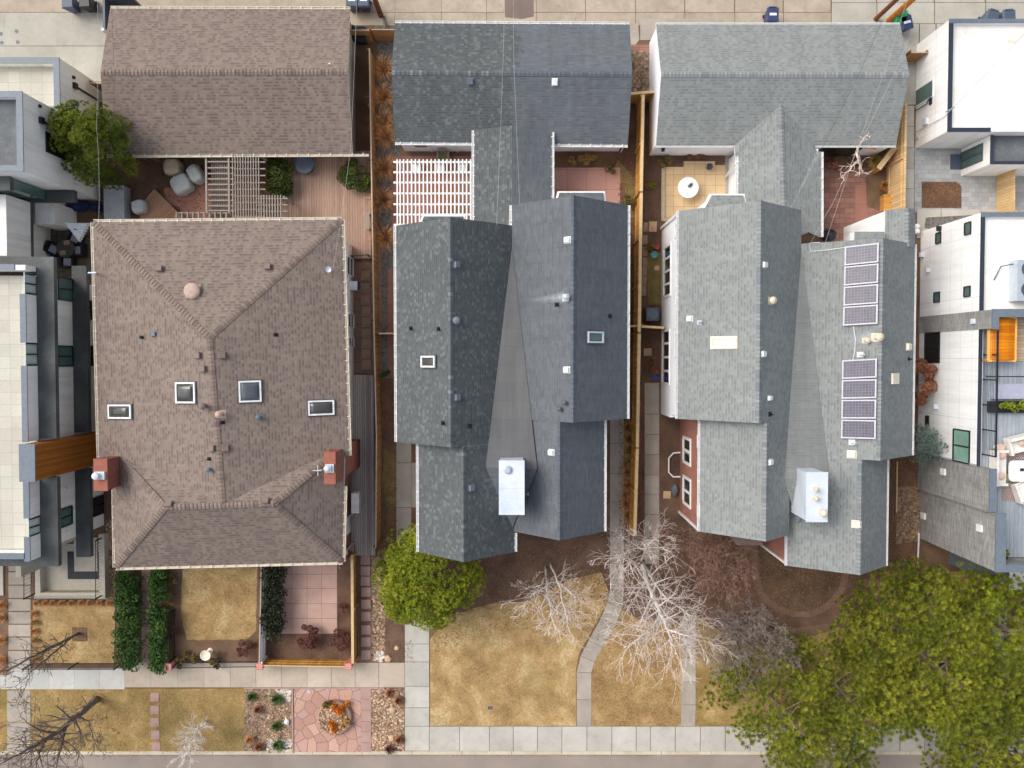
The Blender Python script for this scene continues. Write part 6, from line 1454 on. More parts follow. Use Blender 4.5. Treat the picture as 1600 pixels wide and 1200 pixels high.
q = P(1296, 368, .6); mb = MB(); mb.blob((q.x, q.y, .45), .5, 4, .08, 3, (.85, .85, 1)); T(mb.build('barbecue', 'black_plastic'), 'round black covered barbecue in the corner of the brick patio', 'barbecue')
q = P(1020, 491, .8); t = thing('air_conditioner', (q.x, q.y, 0), 'dark grey air conditioner unit beside the white siding and orange fence', 'air conditioner'); mb = MB(); mb.rbox(q.x, q.y, .05, .8, .82, .72, 0, 0, None, .95); mb.build('case', 'dark_grey_metal', t); mb = MB(); mb.lathe((q.x, q.y, .77), [(.33, 0), (.33, .03), (.26, .04), (.08, .02)], 20); mb.build('fan_guard', 'blue_grey_plastic', t)
q = P(1052, 727, 0); t = thing('window_well', (q.x, q.y, 0), 'pale metal window well with a grid cover against the brick wall', 'window well'); mb = MB(); ring = [(1063, 707), (1052, 708), (1045, 716), (1045, 738), (1052, 745), (1063, 745)]; pts = [P(u, v, .2) for u, v in ring]; mb.tube(pts, .05, 6); mb.build('rim', 'white_stucco', t)
mb = MB()
for k in range(1, 4): a, b = P(1045, 707 + k * 9.5, .18), P(1063, 707 + k * 9.5, .18); mb.tube([a, b], .012, 4)
for k in range(1, 3): a, b = P(1045 + k * 6, 708, .19), P(1045 + k * 6, 745, .19); mb.tube([a, b], .012, 4)
mb.build('grate', 'dark_grey_metal', t)
q = P(1055, 766, .25); mb = MB(); mb.blob((q.x, q.y, .15), .3, 8, .12, 3, (.7, 1.2, .7), flat=0); T(mb.build('garden_rock', 'grey_membrane'), 'dark grey rock beside the tan slab at the brick wall', 'rock')
for u, v, m, lab, r in ((1027, 386, 'red_clay', 'red clay pot by the white siding', .14), (1022, 398, 'teal_glaze', 'teal glazed dish by the white siding', .2), (1024, 589, 'cobalt_glaze', 'cobalt blue pot at the foot of the white siding', .17)):
    q = P(u, v, .2); mb = MB(); mb.lathe((q.x, q.y, 0), [(r * .7, 0), (r, .22), (r * 1.05, .25), (r * .8, .25), (r * .6, .18), (.01, .17)], 12); T(mb.build('flower_pot', m), lab, 'flower pot')
for u, v, lab in ((605, 682, 'square drain frame nearer the alley in the leafy strip beside the slate house'), (606, 790, 'square drain frame nearer the street in the leafy strip beside the slate house')):
    q = P(u, v, .05); mb = MB()
    for k in (-1, 1): mb.rbox(q.x + .16 * k, q.y, 0, .03, .35, .09); mb.rbox(q.x, q.y + .16 * k, 0, .29, .03, .09)
    T(mb.build('drain_cover', 'dark_grey_metal'), lab, 'drain cover')
# curved cedar gate and clump of timber
q = P(1394, 316, .7); t = thing('half_barrel', (q.x, q.y, 0), 'orange half-barrel planter at the end of the cedar fence', 'planter'); mb = MB(); a, b = P(1380, 330, .6), P(1405, 302, .6); mb.rbox(q.x - .05, q.y, 0, .75, .9, .62, 0, 0, None, 1.08); mb.build('body', 'cedar', t); mb = MB(); mb.lathe((q.x + .25, q.y, .5), [(.3, 0), (.32, .2), (.27, .2), (.25, .1), (.02, .09)], 16); mb.build('tub', 'rust_wood', t)
# downspout extensions on the ground
for (a, b, lab) in (((1436, 833), (1434, 881), 'long white downspout pipe lying on the brown bed beside the grey block wall'), ((1511, 868), (1508, 882), 'short white downspout pipe near the pale grey entry block')):
    mb = MB(); mb.tube([P(*a, .1), P(*b, .06)], .05, 8); T(mb.build('drain_pipe', 'vent_white'), lab, 'pipe')
mb = MB(); mb.tube([P(1402, 722, 1.0), P(1401, 800, 1.0)], .04, 6); mb.tube([P(1402, 722, 0), P(1402, 722, 1.0)], .04, 6); mb.tube([P(1401, 800, 0), P(1401, 800, 1.0)], .04, 6); T(mb.build('handrail', 'cedar_cap'), 'pale timber handrail in the gap between the light grey house and the grey block wall', 'handrail')
q = P(1415, 883, .02); mb = MB(); mb.blob((q.x, q.y, .03), .3, 5, .12, 3, (1.1, .75, .35), flat=0); T(mb.build('flat_stone', 'dark_ledge'), 'flat grey oval stone on the brown bed near the long downspout pipe', 'stone')
for u, v, lab in ((1435, 353, 'white tank nearer the alley on the wall beside the bay'), (1435, 361, 'white tank nearer the street on the wall beside the bay')):
    q = P(u, v, .6); mb = MB(); mb.lathe((q.x, q.y, 0), [(.15, 0), (.16, .5), (.1, .6), (.03, .62)], 12); T(mb.build('tank', 'white_plastic'), lab, 'tank')

# ================================================================== PATIO OF THE LEFT MODERN HOUSE
q = P(102, 388, .74); t = thing('round_table', (q.x, q.y, 0), 'dark round patio table between black wicker chairs', 'table'); mb = MB(); mb.lathe((q.x, q.y, .7), [(.5, 0), (.53, .01), (.53, .03), (.5, .04), (.02, .04)], 28); mb.build('tabletop', 'tabletop_grey', t); mb = MB(); mb.lathe((q.x, q.y, 0), [(.28, 0), (.27, .04), (.05, .08), (.05, .7)], 12); mb.build('pedestal', 'black_metal', t)
for u, v, a, lab in ((104, 379, .1, 'square brown placemat nearer the folded silver umbrella'), (98, 395, .1, 'square brown placemat farther from the folded silver umbrella')):
    q = P(u, v, .75); mb = MB(); mb.rbox(q.x, q.y, .741, .34, .26, .012, a); T(mb.build('placemat', 'brown_stone'), lab, 'placemat')
def chair(u, v, rot, label):
    q = P(u, v, .45); t = thing('wicker_chair', (q.x, q.y, 0), label, 'chair', 'black wicker patio chairs')
    e = Vector((math.cos(rot), math.sin(rot), 0)); f = Vector((-e.y, e.x, 0))
    mb = MB(); mb.obox(q * Vector((1, 1, 0)) if False else Vector((q.x, q.y, 0)), e, f, Z, .32, .32, .42, z0=.14); mb.build('seat', 'wicker_black', t)
    mb = MB(); mb.obox(Vector((q.x, q.y, 0)) + f * .3, e, f, Z, .34, .05, .85, z0=.3); mb.build('backrest', 'wicker_black', t)
    for k in (-1, 1): mb = MB(); mb.obox(Vector((q.x, q.y, 0)) + e * (.33 * k), e, f, Z, .04, .3, .62, z0=.15); mb.build('armrest', 'wicker_black', t)
    mb = MB(); mb.obox(Vector((q.x, q.y, 0)) - f * .02, e, f, Z, .24, .24, .52, z0=.42, taper=.9); mb.build('cushion', 'lilac_cushion', t)
    for i in (-1, 1):
        for j in (-1, 1): mb = MB(); mb.obox(Vector((q.x, q.y, 0)) + e * (.28 * i) + f * (.28 * j), e, f, Z, .03, .03, .14); mb.build('leg', 'black_metal', t)
chair(83, 389, R_(62), 'black wicker chair with a lilac cushion on the white wall side of the table'); chair(124, 391, R_(-90), 'black wicker chair with a lilac cushion on the brown house side of the table'); chair(106, 410, R_(180), 'black wicker chair with a lilac cushion on the street side of the table'); chair(118, 372, R_(-25), 'black wicker chair half hidden under the folded silver umbrella')
q = P(117, 358, 2.2); t = thing('parasol', (q.x, q.y, 0), 'folded silver parasol leaning over the black wicker chairs', 'parasol'); mb = MB(); mb.tube([(q.x + .1, q.y - .3, 0), (q.x, q.y, 2.3)], .03, 6); mb.build('pole', 'black_metal', t)
mb = MB(); a = P(101, 348, 2.4); b = P(131, 363, 1.9); d = (b - a); s_ = Vector((-d.y, d.x, 0)).normalized(); n = 7
for i in range(n):
    k0, k1_ = i / n - .5, (i + 1) / n - .5; p0, p1 = b + s_ * (k0 * 1.2), b + s_ * (k1_ * 1.2); pm_ = (p0 + p1) / 2 + Z * .10; mb.face([a, p0, pm_]); mb.face([a, pm_, p1]); mb.face([p0, p0 - Z * .3, pm_ - Z * .25, pm_]); mb.face([pm_, pm_ - Z * .25, p1 - Z * .3, p1])
mb.build('canopy', 'bright_silver', t)
for u, v, m, lab, sx in ((99, 326, 'orange_fabric', 'orange tarpaulin bundle beside the blue bundle in the patio corner', (.55, .35, .5)), (122, 322, 'blue_fabric', 'large dark blue tarpaulin bundle in the patio corner', (.9, .4, .6)), (150, 325, 'blue_fabric', 'smaller dark blue bundle nearer the grey planter box', (.5, .3, .5))):
    q = P(u, v, .3); mb = MB(); mb.blob((q.x, q.y, .25), .8, u, .22, 4, sx, flat=0); T(mb.build('tarpaulin', m), lab, 'tarpaulin')
q = P(178, 318, .9); t = thing('planter_box', (q.x, q.y, 0), 'tall pale grey planter box beside the round evergreen', 'planter'); mb = MB(); a, b = P(163, 346, .9), P(193, 290, .9); mb.box(a.x, a.y, 0, b.x, b.y, .86); mb.build('body', 'pale_grey_box', t); mb = MB(); mb.box(a.x - .02, a.y - .02, .86, b.x + .02, b.y + .02, .9); mb.build('lid', 'pale_grey_box', t)

# ================================================================== ROOFTOP TERRACE FURNITURE
zt0 = 6.205
q = P(1586, 730, zt0); t_rug = MB(); a, b = P(1566, 783, zt0 + .01), P(1630, 688, zt0 + .01); t_rug.box(a.x, a.y, zt0, b.x, b.y, zt0 + .015)
m, N, L, bs = newmat('rug'); co = texco(N, L); wv = N.new('ShaderNodeTexVoronoi'); wv.distance = 'MANHATTAN'; wv.inputs['Scale'].default_value = 1.5; wv.inputs['Randomness'].default_value = 0; L.new(co, wv.inputs[0])
mt = N.new('ShaderNodeMath'); mt.operation = 'MULTIPLY'; mt.inputs[1].default_value = 7; L.new(wv.outputs['Distance'], mt.inputs[0]); fr = N.new('ShaderNodeMath'); fr.operation = 'FRACT'; L.new(mt.outputs[0], fr.inputs[0]); L.new(ramp(N, L, fr.outputs[0], [(0, C(84, 62, 60)), (.6, C(226, 206, 196))], 'CONSTANT'), bs.inputs['Base Color'])
T(t_rug.build('outdoor_rug', 'rug'), 'brown and cream zigzag rug on the rooftop terrace', 'rug')
def sofa(u, v, sx, sy, rot, label, h=.42, back=True, cat='sofa', mat='white_fabric'):
    q = P(u, v, zt0 + .4); t = thing('sofa' if cat == 'sofa' else 'armchair', (q.x, q.y, zt0), label, cat); e = Vector((math.cos(rot), math.sin(rot), 0)); f = Vector((-e.y, e.x, 0)); o = Vector((q.x, q.y, zt0 + .016))
    mb = MB(); mb.obox(o, e, f, Z, sx, sy, h * .55, z0=.06); mb.build('frame', mat, t); mb = MB(); mb.obox(o - f * .04, e, f, Z, sx * .93, sy * .8, h, z0=h * .55, taper=.96); mb.build('seat_cushion', mat, t)
    mb = MB(); mb.obox(o + f * (sy * .86), e, f, Z, sx, sy * .16, h + .36, z0=.06); mb.build('backrest', mat, t)
    for k in (-1, 1): mb = MB(); mb.obox(o + e * (sx * .93 * k), e, f, Z, sx * .07 if cat == 'sofa' else .06, sy * .98, h + .16, z0=.06); mb.build('armrest', mat, t)
    return t
sofa(1562, 731, .92, .36, R_(90), 'long white sofa along the navy parapet of the rooftop terrace'); sofa(1592, 695, .55, .45, R_(14), 'white armchair with blush cushions at the alley end of the patterned rug', cat='armchair'); sofa(1602, 768, .45, .5, R_(200), 'white armchair at the street end of the patterned rug', cat='armchair')
for u, v, m, lab in ((1566, 744, 'blush_fabric', 'blush cushion on the long white terrace sofa'), (1598, 692, 'blush_fabric', 'blush cushion on the alley-end white armchair'), (1568, 712, 'blush_fabric', 'blush cushion on the corner of the long white terrace sofa')):
    q = P(u, v, zt0 + .6); mb = MB(); mb.blob((q.x, q.y, zt0 + .52), .2, u, .1, 3, (1, 1, .45)); T(mb.build('cushion', m), lab, 'cushion')
q = P(1591, 736, zt0 + .4); t = thing('coffee_table', (q.x, q.y, zt0), 'white rounded coffee table with a black centre tray on the patterned rug', 'table'); mb = MB(); ring = []
for k in range(28):
    a = 2 * math.pi * k / 28; ca, sa = math.cos(a), math.sin(a); pw = (abs(ca) ** 5 + abs(sa) ** 5) ** -.2; ring.append((q.x + .5 * pw * ca, q.y + .55 * pw * sa))
mb.prism(ring, zt0 + .36, zt0 + .42); mb.build('tabletop', 'white_plastic', t); mb = MB(); mb.rbox(q.x, q.y, zt0 + .016, .6, .6, .344); mb.build('base', 'dark_grey_metal', t)
q = P(1597, 734, zt0 + .45); mb = MB(); mb.rbox(q.x, q.y, zt0 + .42, .18, .14, .05); T(mb.build('tray', 'black_plastic'), 'small black tray on the white coffee table', 'tray')
q = P(1565, 700, zt0 + .5); t = thing('side_table', (q.x, q.y, zt0), 'small round blush side table by the terrace railing', 'table'); mb = MB(); mb.lathe((q.x, q.y, zt0 + .42), [(.18, 0), (.2, .01), (.2, .04), (.02, .045)], 18); mb.build('tabletop', 'blush_fabric', t); mb = MB(); mb.lathe((q.x, q.y, zt0 + .016), [(.14, 0), (.05, .04), (.05, .4)], 10); mb.build('pedestal', 'white_plastic', t)
q = P(1578, 748, zt0 + .5); mb = MB(); mb.blob((q.x, q.y, zt0 + .2), .24, 9, .06, 3, (1, 1, .8), flat=zt0 + .02); T(mb.build('pouf', 'olive_fabric'), 'olive round pouf between the sofa and the coffee table', 'pouf')
# ================================================================== FRONT ORNAMENTS
q = P(321, 1024, .8); t = thing('bird_bath', (q.x, q.y, 0), 'round cream bird bath in the shrubs by the sidewalk', 'bird bath'); mb = MB(); mb.lathe((q.x, q.y, .66), [(.06, 0), (.2, .05), (.29, .14), (.31, .17), (.28, .17), (.2, .11), (.02, .07)], 28); mb.build('basin', 'cream_panel', t); mb = MB(); mb.lathe((q.x, q.y, 0), [(.18, 0), (.16, .05), (.07, .1), (.06, .6), (.09, .67)], 14); mb.build('pedestal', 'cream_panel', t)
q = P(522, 1122, .3); mb = MB(); mb.lathe((q.x, q.y, .01), [(1.02, 0), (1.06, .16), (1.02, .3), (.9, .34), (.86, .26), (.02, .3)], 40); T(mb.build('stone_ring', 'brown_stone'), 'round stone-edged planter in the middle of the pink flagstones', 'planter')
q = P(482, 1081, .06); mb = MB(); mb.lathe((q.x, q.y, .01), [(.12, 0), (.12, .02), (.02, .02)], 14); T(mb.build('water_cap', 'galvanized'), 'round grey water cap in the pink flagstones', 'utility cover')
for u, v, lab in ((766, 1106, 'small grey utility cover in the dry lawn'),): q = P(u, v, 0); mb = MB(); mb.rbox(q.x, q.y, .009, .28, .2, .012); T(mb.build('utility_cover', 'dark_grey_metal'), lab, 'utility cover')
q = P(447, 1129, .2); mb = MB(); mb.blob((q.x, q.y, .08), .16, 2, .2, 3, (1, 1.2, .8), flat=.0); T(mb.build('quartz_rock', 'white_plastic'), 'bright white quartz rock in the gravel by the flagstones', 'rock')
for i, (u, v, r) in enumerate(((613, 1110, .2), (618, 1085, .2), (612, 1154, .2), (620, 1013, .15), (606, 1030, .22))):
    q = P(u, v, .1); mb = MB(); mb.blob((q.x, q.y, .05), r, i + 20, .15, 3, (1, 1, .6), flat=0); T(mb.build('garden_rock', 'tan_stone'), ['tan rock near the middle of the pebble bed by the sidewalk', 'tan rock at the sidewalk end of the pebble bed', 'tan rock at the street end of the pebble bed', 'pale rock in the dark bed beside the pebble strip', 'tan rock at the end of the dark bed by the sidewalk'][i], 'rock')
for u, v, n_, lab in ((1568, 866, 60, 'small green potted plant in the terrace corner'),): q = P(u, v, 6.4); mb = MB(); mb.rbox(q.x, q.y, zt0, .35, .5, .3); T(mb.build('planter_box', 'black_plastic'), 'black planter box in the street corner of the rooftop terrace', 'planter')
q = P(1590, 634, 6.5); mb = MB(); a, b = P(1547, 645, 6.5), P(1620, 627, 6.5); mb.box(a.x, a.y, zt0, b.x, b.y, zt0 + .3); T(mb.build('planter_box', 'black_plastic'), 'long black planter box beside the grey bench on the terrace', 'planter')
# ================================================================== PLANTS
class LF:
    """leaf faces: triangles and quads with a hue value per leaf"""
    def __init__(s): s.v = []; s.f = []; s.t = []
    def tri(s, a, b, c, t): i = len(s.v); s.v += [a, b, c]; s.f.append((i, i + 1, i + 2)); s.t.append(t)
    def quad(s, a, b, c, d, t): i = len(s.v); s.v += [a, b, c, d]; s.f.append((i, i + 1, i + 2, i + 3)); s.t.append(t)
    def build(s, name, mat, parent=None, loc=None):
        org = ORIG[parent.name] if parent is not None else Vector(loc)
        me = bpy.data.meshes.new(name); me.from_pydata([(p[0] - org.x, p[1] - org.y, p[2] - org.z) for p in s.v], [], s.f); me.materials.append(MATS[mat])
        a = me.attributes.new('tint', 'FLOAT', 'FACE'); a.data.foreach_set('value', s.t); me.update()
        o = bpy.data.objects.new(name, me); COL.objects.link(o)
        if parent is not None: o.parent = parent
        else: o.location = org
        ORIG[o.name] = org
        return o
U = random.uniform
def rdir():
    z = U(-1, 1); a = U(0, 6.2832); r = math.sqrt(1 - z * z); return Vector((r * math.cos(a), r * math.sin(a), z))
def tuft(lf, c, R, n, d, t, wid=.16, spread=1.0):
    """burst of needles about direction d"""
    d = d.normalized(); x = d.orthogonal().normalized(); y = d.cross(x)
    for i in range(n):
        a = 6.2832 * (i + U(-.3, .3)) / n * 2.0; el = U(.15, 1.25) * spread
        dr = (x * math.cos(a) + y * math.sin(a)) * math.sin(el) + d * math.cos(el); sd = dr.cross(d)
        sd = sd.normalized() * (R * wid) if sd.length > 1e-4 else x * (R * wid)
        r = R * U(.75, 1.1); m = c + dr * (r * .55)
        lf.quad(c, m - sd, c + dr * r, m + sd, min(1, max(0, t + U(-.12, .12))))
def leaf(lf, c, s, t, up=.3):
    n = (rdir() + Z * up).normalized(); x = n.orthogonal().normalized(); a = U(0, 6.28); e = x * math.cos(a) + n.cross(x) * math.sin(a); f = n.cross(e)
    lf.quad(c - e * s, c + f * (s * .6), c + e * s, c - f * (s * .6), t)
def trunk_(t, base, top, r, mat, n=8, bend=.15):
    mb = MB(); pts = []; rad = []
    for i in range(7):
        k = i / 6; p = Vector(base).lerp(Vector(top), k) + Vector((noise.noise(Vector((k * 3, base[0], 0))), noise.noise(Vector((k * 3, 5, base[1]))), 0)) * bend; pts.append(p); rad.append(r * (1.15 - k * .85) if i else r * 1.35)
    mb.tube(pts, rad, n); return mb.build('trunk', mat, t, smooth=True), pts
def pine(name, label, u, v, zmid, R, top, base, nl, nt, mat, trunk_r=.16, lump=(.45, .8), tr=.22, nn=12, flat=1.0, limbs=10, group=None, holes=0.0, cat='tree', sq=(1, 1), bark='pine_bark'):
    c = P(u, v, zmid); t = thing(name, (c.x, c.y, 0), label, cat, group); lf = LF()
    seed = random.random() * 50
    tb, pts = trunk_(t, (c.x, c.y, 0), (c.x + U(-.2, .2), c.y + U(-.2, .2), top * .94), trunk_r, bark)
    lumps = []
    for i in range(nl):
        a = U(0, 6.2832); r = R * math.sqrt((i + .5) / nl); r = r * U(.86, 1.06)
        w_ = 1 + .30 * noise.noise(Vector((math.cos(a) * 1.6, math.sin(a) * 1.6, seed)))
        rr = r * w_
        if holes and noise.noise(Vector((math.cos(a) * r * .55 + seed, math.sin(a) * r * .55, seed))) > .45 - holes: continue
        env = base + (top - base) * math.sqrt(max(0.02, 1 - min(.98, (r / R) ** 2))) ** flat
        z = env * U(.80, 1.0) if i % 3 else env * U(.45, .8)
        lumps.append((Vector((c.x + rr * math.cos(a) * sq[0], c.y + rr * math.sin(a) * sq[1], max(base, z))), U(*lump), random.random()))
    for p, lr, tt in lumps:
        out = Vector((p.x - c.x, p.y - c.y, 0)); out = out.normalized() if out.length > .01 else Vector((0, 0, 0))
        for k in range(nt):
            d = rdir(); d.z = abs(d.z) * 1.1 - .25; d.normalize(); q = p + Vector((d.x * lr, d.y * lr, d.z * lr * .75))
            tuft(lf, q, tr * U(.8, 1.2), nn, d * .8 + Z * .75 + out * .3, .15 + .55 * tt + U(0, .25), .085)
    lf.build('crown', mat, t)
    if limbs:
        mb = MB(); pick = random.sample(lumps, min(limbs, len(lumps)))
        for p, lr, tt in pick:
            k = min(.92, max(.2, (p.z - .8) / top)); s_ = pts[min(6, int(k * 6))]; m = s_.lerp(p, .55) + Vector((U(-.2, .2), U(-.2, .2), .15)); mb.tube([s_, m, p - Z * .1], [trunk_r * .5, trunk_r * .32, trunk_r * .12], 5)
        mb.build('limbs', bark, t)
    return t
def pine2(name, label, u, v, zmid, R, top, base, nb, mat, trunk_r=.18, tr=.24, nn=15, cl=.5, dens=26, bark='pine_bark', seed=1, bare_in=.35, thin=1.0):
    """open pine: limbs leave the trunk in whorls and carry clumps of needle tufts"""
    random.seed(seed); c = P(u, v, zmid); t = thing(name, (c.x, c.y, 0), label, 'tree'); lf = LF(); lm = MB()
    tb, pts = trunk_(t, (c.x, c.y, 0), (c.x + U(-.3, .3), c.y + U(-.3, .3), top * .95), trunk_r, bark)
    for i in range(nb):
        k = ((i + .5) / nb); z0 = base * .75 + (top * .93 - base * .75) * k; a = i * 2.39996 + U(-.35, .35)
        L_ = R * math.sqrt(max(.03, 1 - k ** 2.2)) * U(.78, 1.08) * (1 + .16 * math.sin(a * 3 + seed)); j = min(5, int(k * 6)); s_ = pts[j].lerp(pts[j + 1], k * 6 - j) if k * 6 < 6 else pts[-1]
        d = Vector((math.cos(a), math.sin(a), .30 + .5 * k * k)); e = s_ + d * L_ + Z * U(-.1, .2); m_ = s_.lerp(e, .5) + Vector((U(-.25, .25), U(-.25, .25), -.1 * L_ * .5))
        br = [s_.lerp(m_, f) for f in (0, .5)] + [m_, m_.lerp(e, .5), e]; r0 = trunk_r * .36 * (1 - .5 * k); lm.tube(br, [r0, r0 * .8, r0 * .55, r0 * .35, r0 * .15], 5)
        nc = max(2, int(L_ * 1.7))
        for q in range(nc):
            f = bare_in + (1 - bare_in) * (q + U(0, .9)) / nc; f = min(1, f); p = (s_.lerp(m_, f * 2) if f < .5 else m_.lerp(e, f * 2 - 1)); sp = .42 * L_ * (1 - abs(f - .62)) * .55
            for side in (-1, 1, 0):
                if side == 0 and q % 2: continue
                o = Vector((-math.sin(a), math.cos(a), 0)) * (side * sp * U(.6, 1.15)) + Vector((math.cos(a), math.sin(a), 0)) * (abs(side) * sp * .5) + Z * U(-.05, .25); cc = p + o
                if side: lm.tube([p, cc], [r0 * .28, r0 * .1], 4, cap=False)
                tt = random.random(); rr = cl * U(.7, 1.15)
                got = []
                for w_ in range(int(dens * thin * 3)):
                    dd = rdir(); dd.z = abs(dd.z) * 1.05 - .15; x = cc + Vector((dd.x * rr, dd.y * rr, dd.z * rr * .7))
                    if any((x - y).length < tr * 1.25 for y in got): continue
                    got.append(x); tuft(lf, x, tr * U(.8, 1.15), nn, dd * .45 + Z * .95, .02 + .62 * tt + U(0, .36), .058)
                    if len(got) >= dens * thin: break
    for k in range(int(nb * 1.2)):
        x = pts[-1] + Vector((U(-.9, .9), U(-.9, .9), U(-.5, .25))); tuft(lf, x, tr * U(.8, 1.1), nn, Z + rdir() * .4, random.random(), .10)
    lf.build('crown', mat, t); lm.build('limbs', bark, t); return t
def shrub(name, label, u, v, z, R, h, n, mat, size=.06, cat='shrub', group=None, sq=(1, 1), dome=True, stems=True, up=.4):
    """leafy mound: leaves through the outer shell of clumps"""
    c = P(u, v, z); t = thing(name, (c.x, c.y, 0), label, cat, group); lf = LF(); k = max(4, int(R * R * 26))
    cl = []
    for i in range(k):
        a = U(0, 6.28); r = R * math.sqrt(random.random()) * .85; e = math.sqrt(max(.05, 1 - (r / R) ** 2)) if dome else 1; cl.append((Vector((c.x + r * math.cos(a) * sq[0], c.y + r * math.sin(a) * sq[1], h * e * U(.55, .92))), U(.2, .36) * min(1.2, max(.5, R)), random.random()))
    for i in range(n):
        p, r, tt = random.choice(cl); d = rdir(); d.z = d.z * .8 + .2; q = p + d * r * U(.75, 1.05); q.z = max(.03, q.z); leaf(lf, q, size * U(.7, 1.3), min(1, max(0, .2 + .5 * tt + U(-.15, .3))), up)
    lf.build('foliage', mat, t)
    if stems:
        mb = MB()
        for p, r, tt in cl[:10]: mb.tube([(c.x + U(-.1, .1), c.y + U(-.1, .1), 0), (c.x * .5 + p.x * .5, c.y * .5 + p.y * .5, p.z * .6), p], [.025, .018, .008], 4)
        mb.build('stems', 'dark_bark', t)
    return t
def grass(name, label, u, v, R, h, n, mat, cat='grass', group=None, w=.012, tuft_r=.12, droop=.6):
    c = P(u, v, h * .4); t = thing(name, (c.x, c.y, 0), label, cat, group); lf = LF()
    for i in range(n):
        a = U(0, 6.28); r0 = tuft_r * math.sqrt(random.random()); b = Vector((c.x + r0 * math.cos(a), c.y + r0 * math.sin(a), .02)); a += U(-.5, .5); L_ = R * U(.5, 1.05); hh = h * U(.5, 1.0); d = Vector((math.cos(a), math.sin(a), 0)); s = Vector((-d.y, d.x, 0)) * w; tt = random.random()
        m = b + d * (L_ * .45) + Z * hh; e = b + d * L_ + Z * (hh * droop); lf.quad(b - s, b + s, m + s * .8, m - s * .8, tt); lf.tri(m - s * .8, m + s * .8, e, tt)
    lf.build('blades', mat, t); return t
def bare(name, label, base_uv, stems, mat, twig, levels=4, seed=1, cat='tree', group=None, twr=.006, spread=.75, kids=(4, 3, 3), up=.12, tlen=.55, root=.0, curl=.10, outw=1.0, dens=1.5):
    """leafless tree; stems: list of (list of (u,v,z) nodes, radius)"""
    random.seed(seed); q = P(*base_uv, 0); t = thing(name, (q.x, q.y, 0), label, cat, group); tm = MB(); bm = MB()
    def grow(p, d, L_, r, lv):
        n = 4; pts = [p]; rad = [r]; dd = d.copy()
        for i in range(n):
            dd = (dd + rdir() * curl + Z * up * .5).normalized(); pts.append(pts[-1] + dd * (L_ / n)); rad.append(max(twr, r * (1 - .75 * (i + 1) / n)))
        bm.tube(pts, rad, 5 if r > .03 else 3, 0, False)
        if lv <= 0: return
        for k in range(kids[min(len(kids) - 1, levels - lv)]):
            f = U(.25, .98); j = f * n; i = min(n - 1, int(j)); s_ = pts[i].lerp(pts[i + 1], j - i); x = dd.orthogonal().normalized(); a = U(0, 6.28); y = dd.cross(x); nd = (dd * U(.5, .9) + (x * math.cos(a) + y * math.sin(a)) * spread + Z * up).normalized(); grow(s_, nd, L_ * tlen * U(.75, 1.2), max(twr, rad[i] * .6), lv - 1)
    for nodes, r in stems:
        pts = [P(*n) for n in nodes]; fine = []
        for a, b in zip(pts[:-1], pts[1:]):
            for i in range(5): fine.append(a.lerp(b, i / 5) + rdir() * .05 * (1 if i else .3))
        fine.append(pts[-1]); m = len(fine); rad = [r * (1.2 - 1.05 * i / (m - 1)) for i in range(m)]; tm.tube(fine, rad, 8)
        nb = max(5, int(m * dens))
        for k in range(nb):
            f = .22 + .78 * (k + U(0, .6)) / nb; j = min(m - 1.01, f * (m - 1)); i = int(j); s_ = fine[i].lerp(fine[i + 1], j - i); dd = (fine[i + 1] - fine[i]).normalized(); x = dd.orthogonal().normalized(); a = k * 2.4 + U(-.4, .4); y = dd.cross(x); nd = (dd * U(.35, .7) + (x * math.cos(a) + y * math.sin(a)) * outw).normalized()
            grow(s_, nd, root * U(.6, 1.1) * (1.15 - f * .55), max(twr * 1.6, rad[i] * .5), levels - 1)
    tm.build('trunk', mat, t, smooth=True); bm.build('branches', twig, t)
    return t
random.seed(21)
# evergreen by the brown garage, round pine in the front bed
pine('evergreen_tree', 'dense round evergreen growing between the brown garage and the white wing', 152, 224, 3.4, 1.95, 6.6, 1.0, 120, 44, 'juniper_green', .14, (.28, .48), .15, 12, .8, 6)
pine('evergreen_tree', 'bright green round pine in front of the dark slate house', 668, 908, 3.2, 2.85, 5.6, 1.0, 165, 40, 'pine_green', .16, (.32, .56), .16, 13, .8, 6)
# street pines, bottom right
pine2('pine_tree', 'largest olive green pine of the bottom right, its crown reaching up to the grey house', 1492, 1062, 8, 4.15, 11.0, 3.6, 38, 'pine_olive', .24, .26, 34, .55, 10, seed=3)
pine2('pine_tree', 'thin-crowned pine nearest the grey bare shrub, branches showing through', 1238, 1134, 6.2, 3.2, 8.0, 2.2, 27, 'pine_olive', .13, .235, 28, .40, 6, seed=5, bare_in=.45)
pine2('pine_tree', 'open-crowned pine between the thin pine and the largest pine', 1346, 1112, 6.2, 2.9, 8.2, 2.2, 25, 'pine_olive', .14, .235, 28, .40, 6, seed=8, bare_in=.4)
pine2('pine_tree', 'olive pine at the right edge below the pale entry block', 1600, 1000, 7, 3.0, 9.5, 3.2, 26, 'pine_green', .2, .25, 30, .50, 9, seed=11)
pine2('pine_tree', 'olive pine in the bottom right corner of the view', 1580, 1180, 7, 3.6, 9.5, 3.4, 30, 'pine_olive', .2, .255, 30, .52, 9, seed=13)
pine2('pine_tree', 'low pine at the bottom edge under the open-crowned pine', 1310, 1210, 5.5, 2.9, 7.0, 2.0, 24, 'pine_olive', .13, .235, 28, .42, 6, seed=17, bare_in=.45)
random.seed(34)
pine('spruce_tree', 'small blue-grey spruce between the light grey house and the white wall', 1442, 694, 2.6, .95, 4.2, .5, 46, 16, 'spruce_blue', .07, (.2, .36), .14, 9, .7, 0)
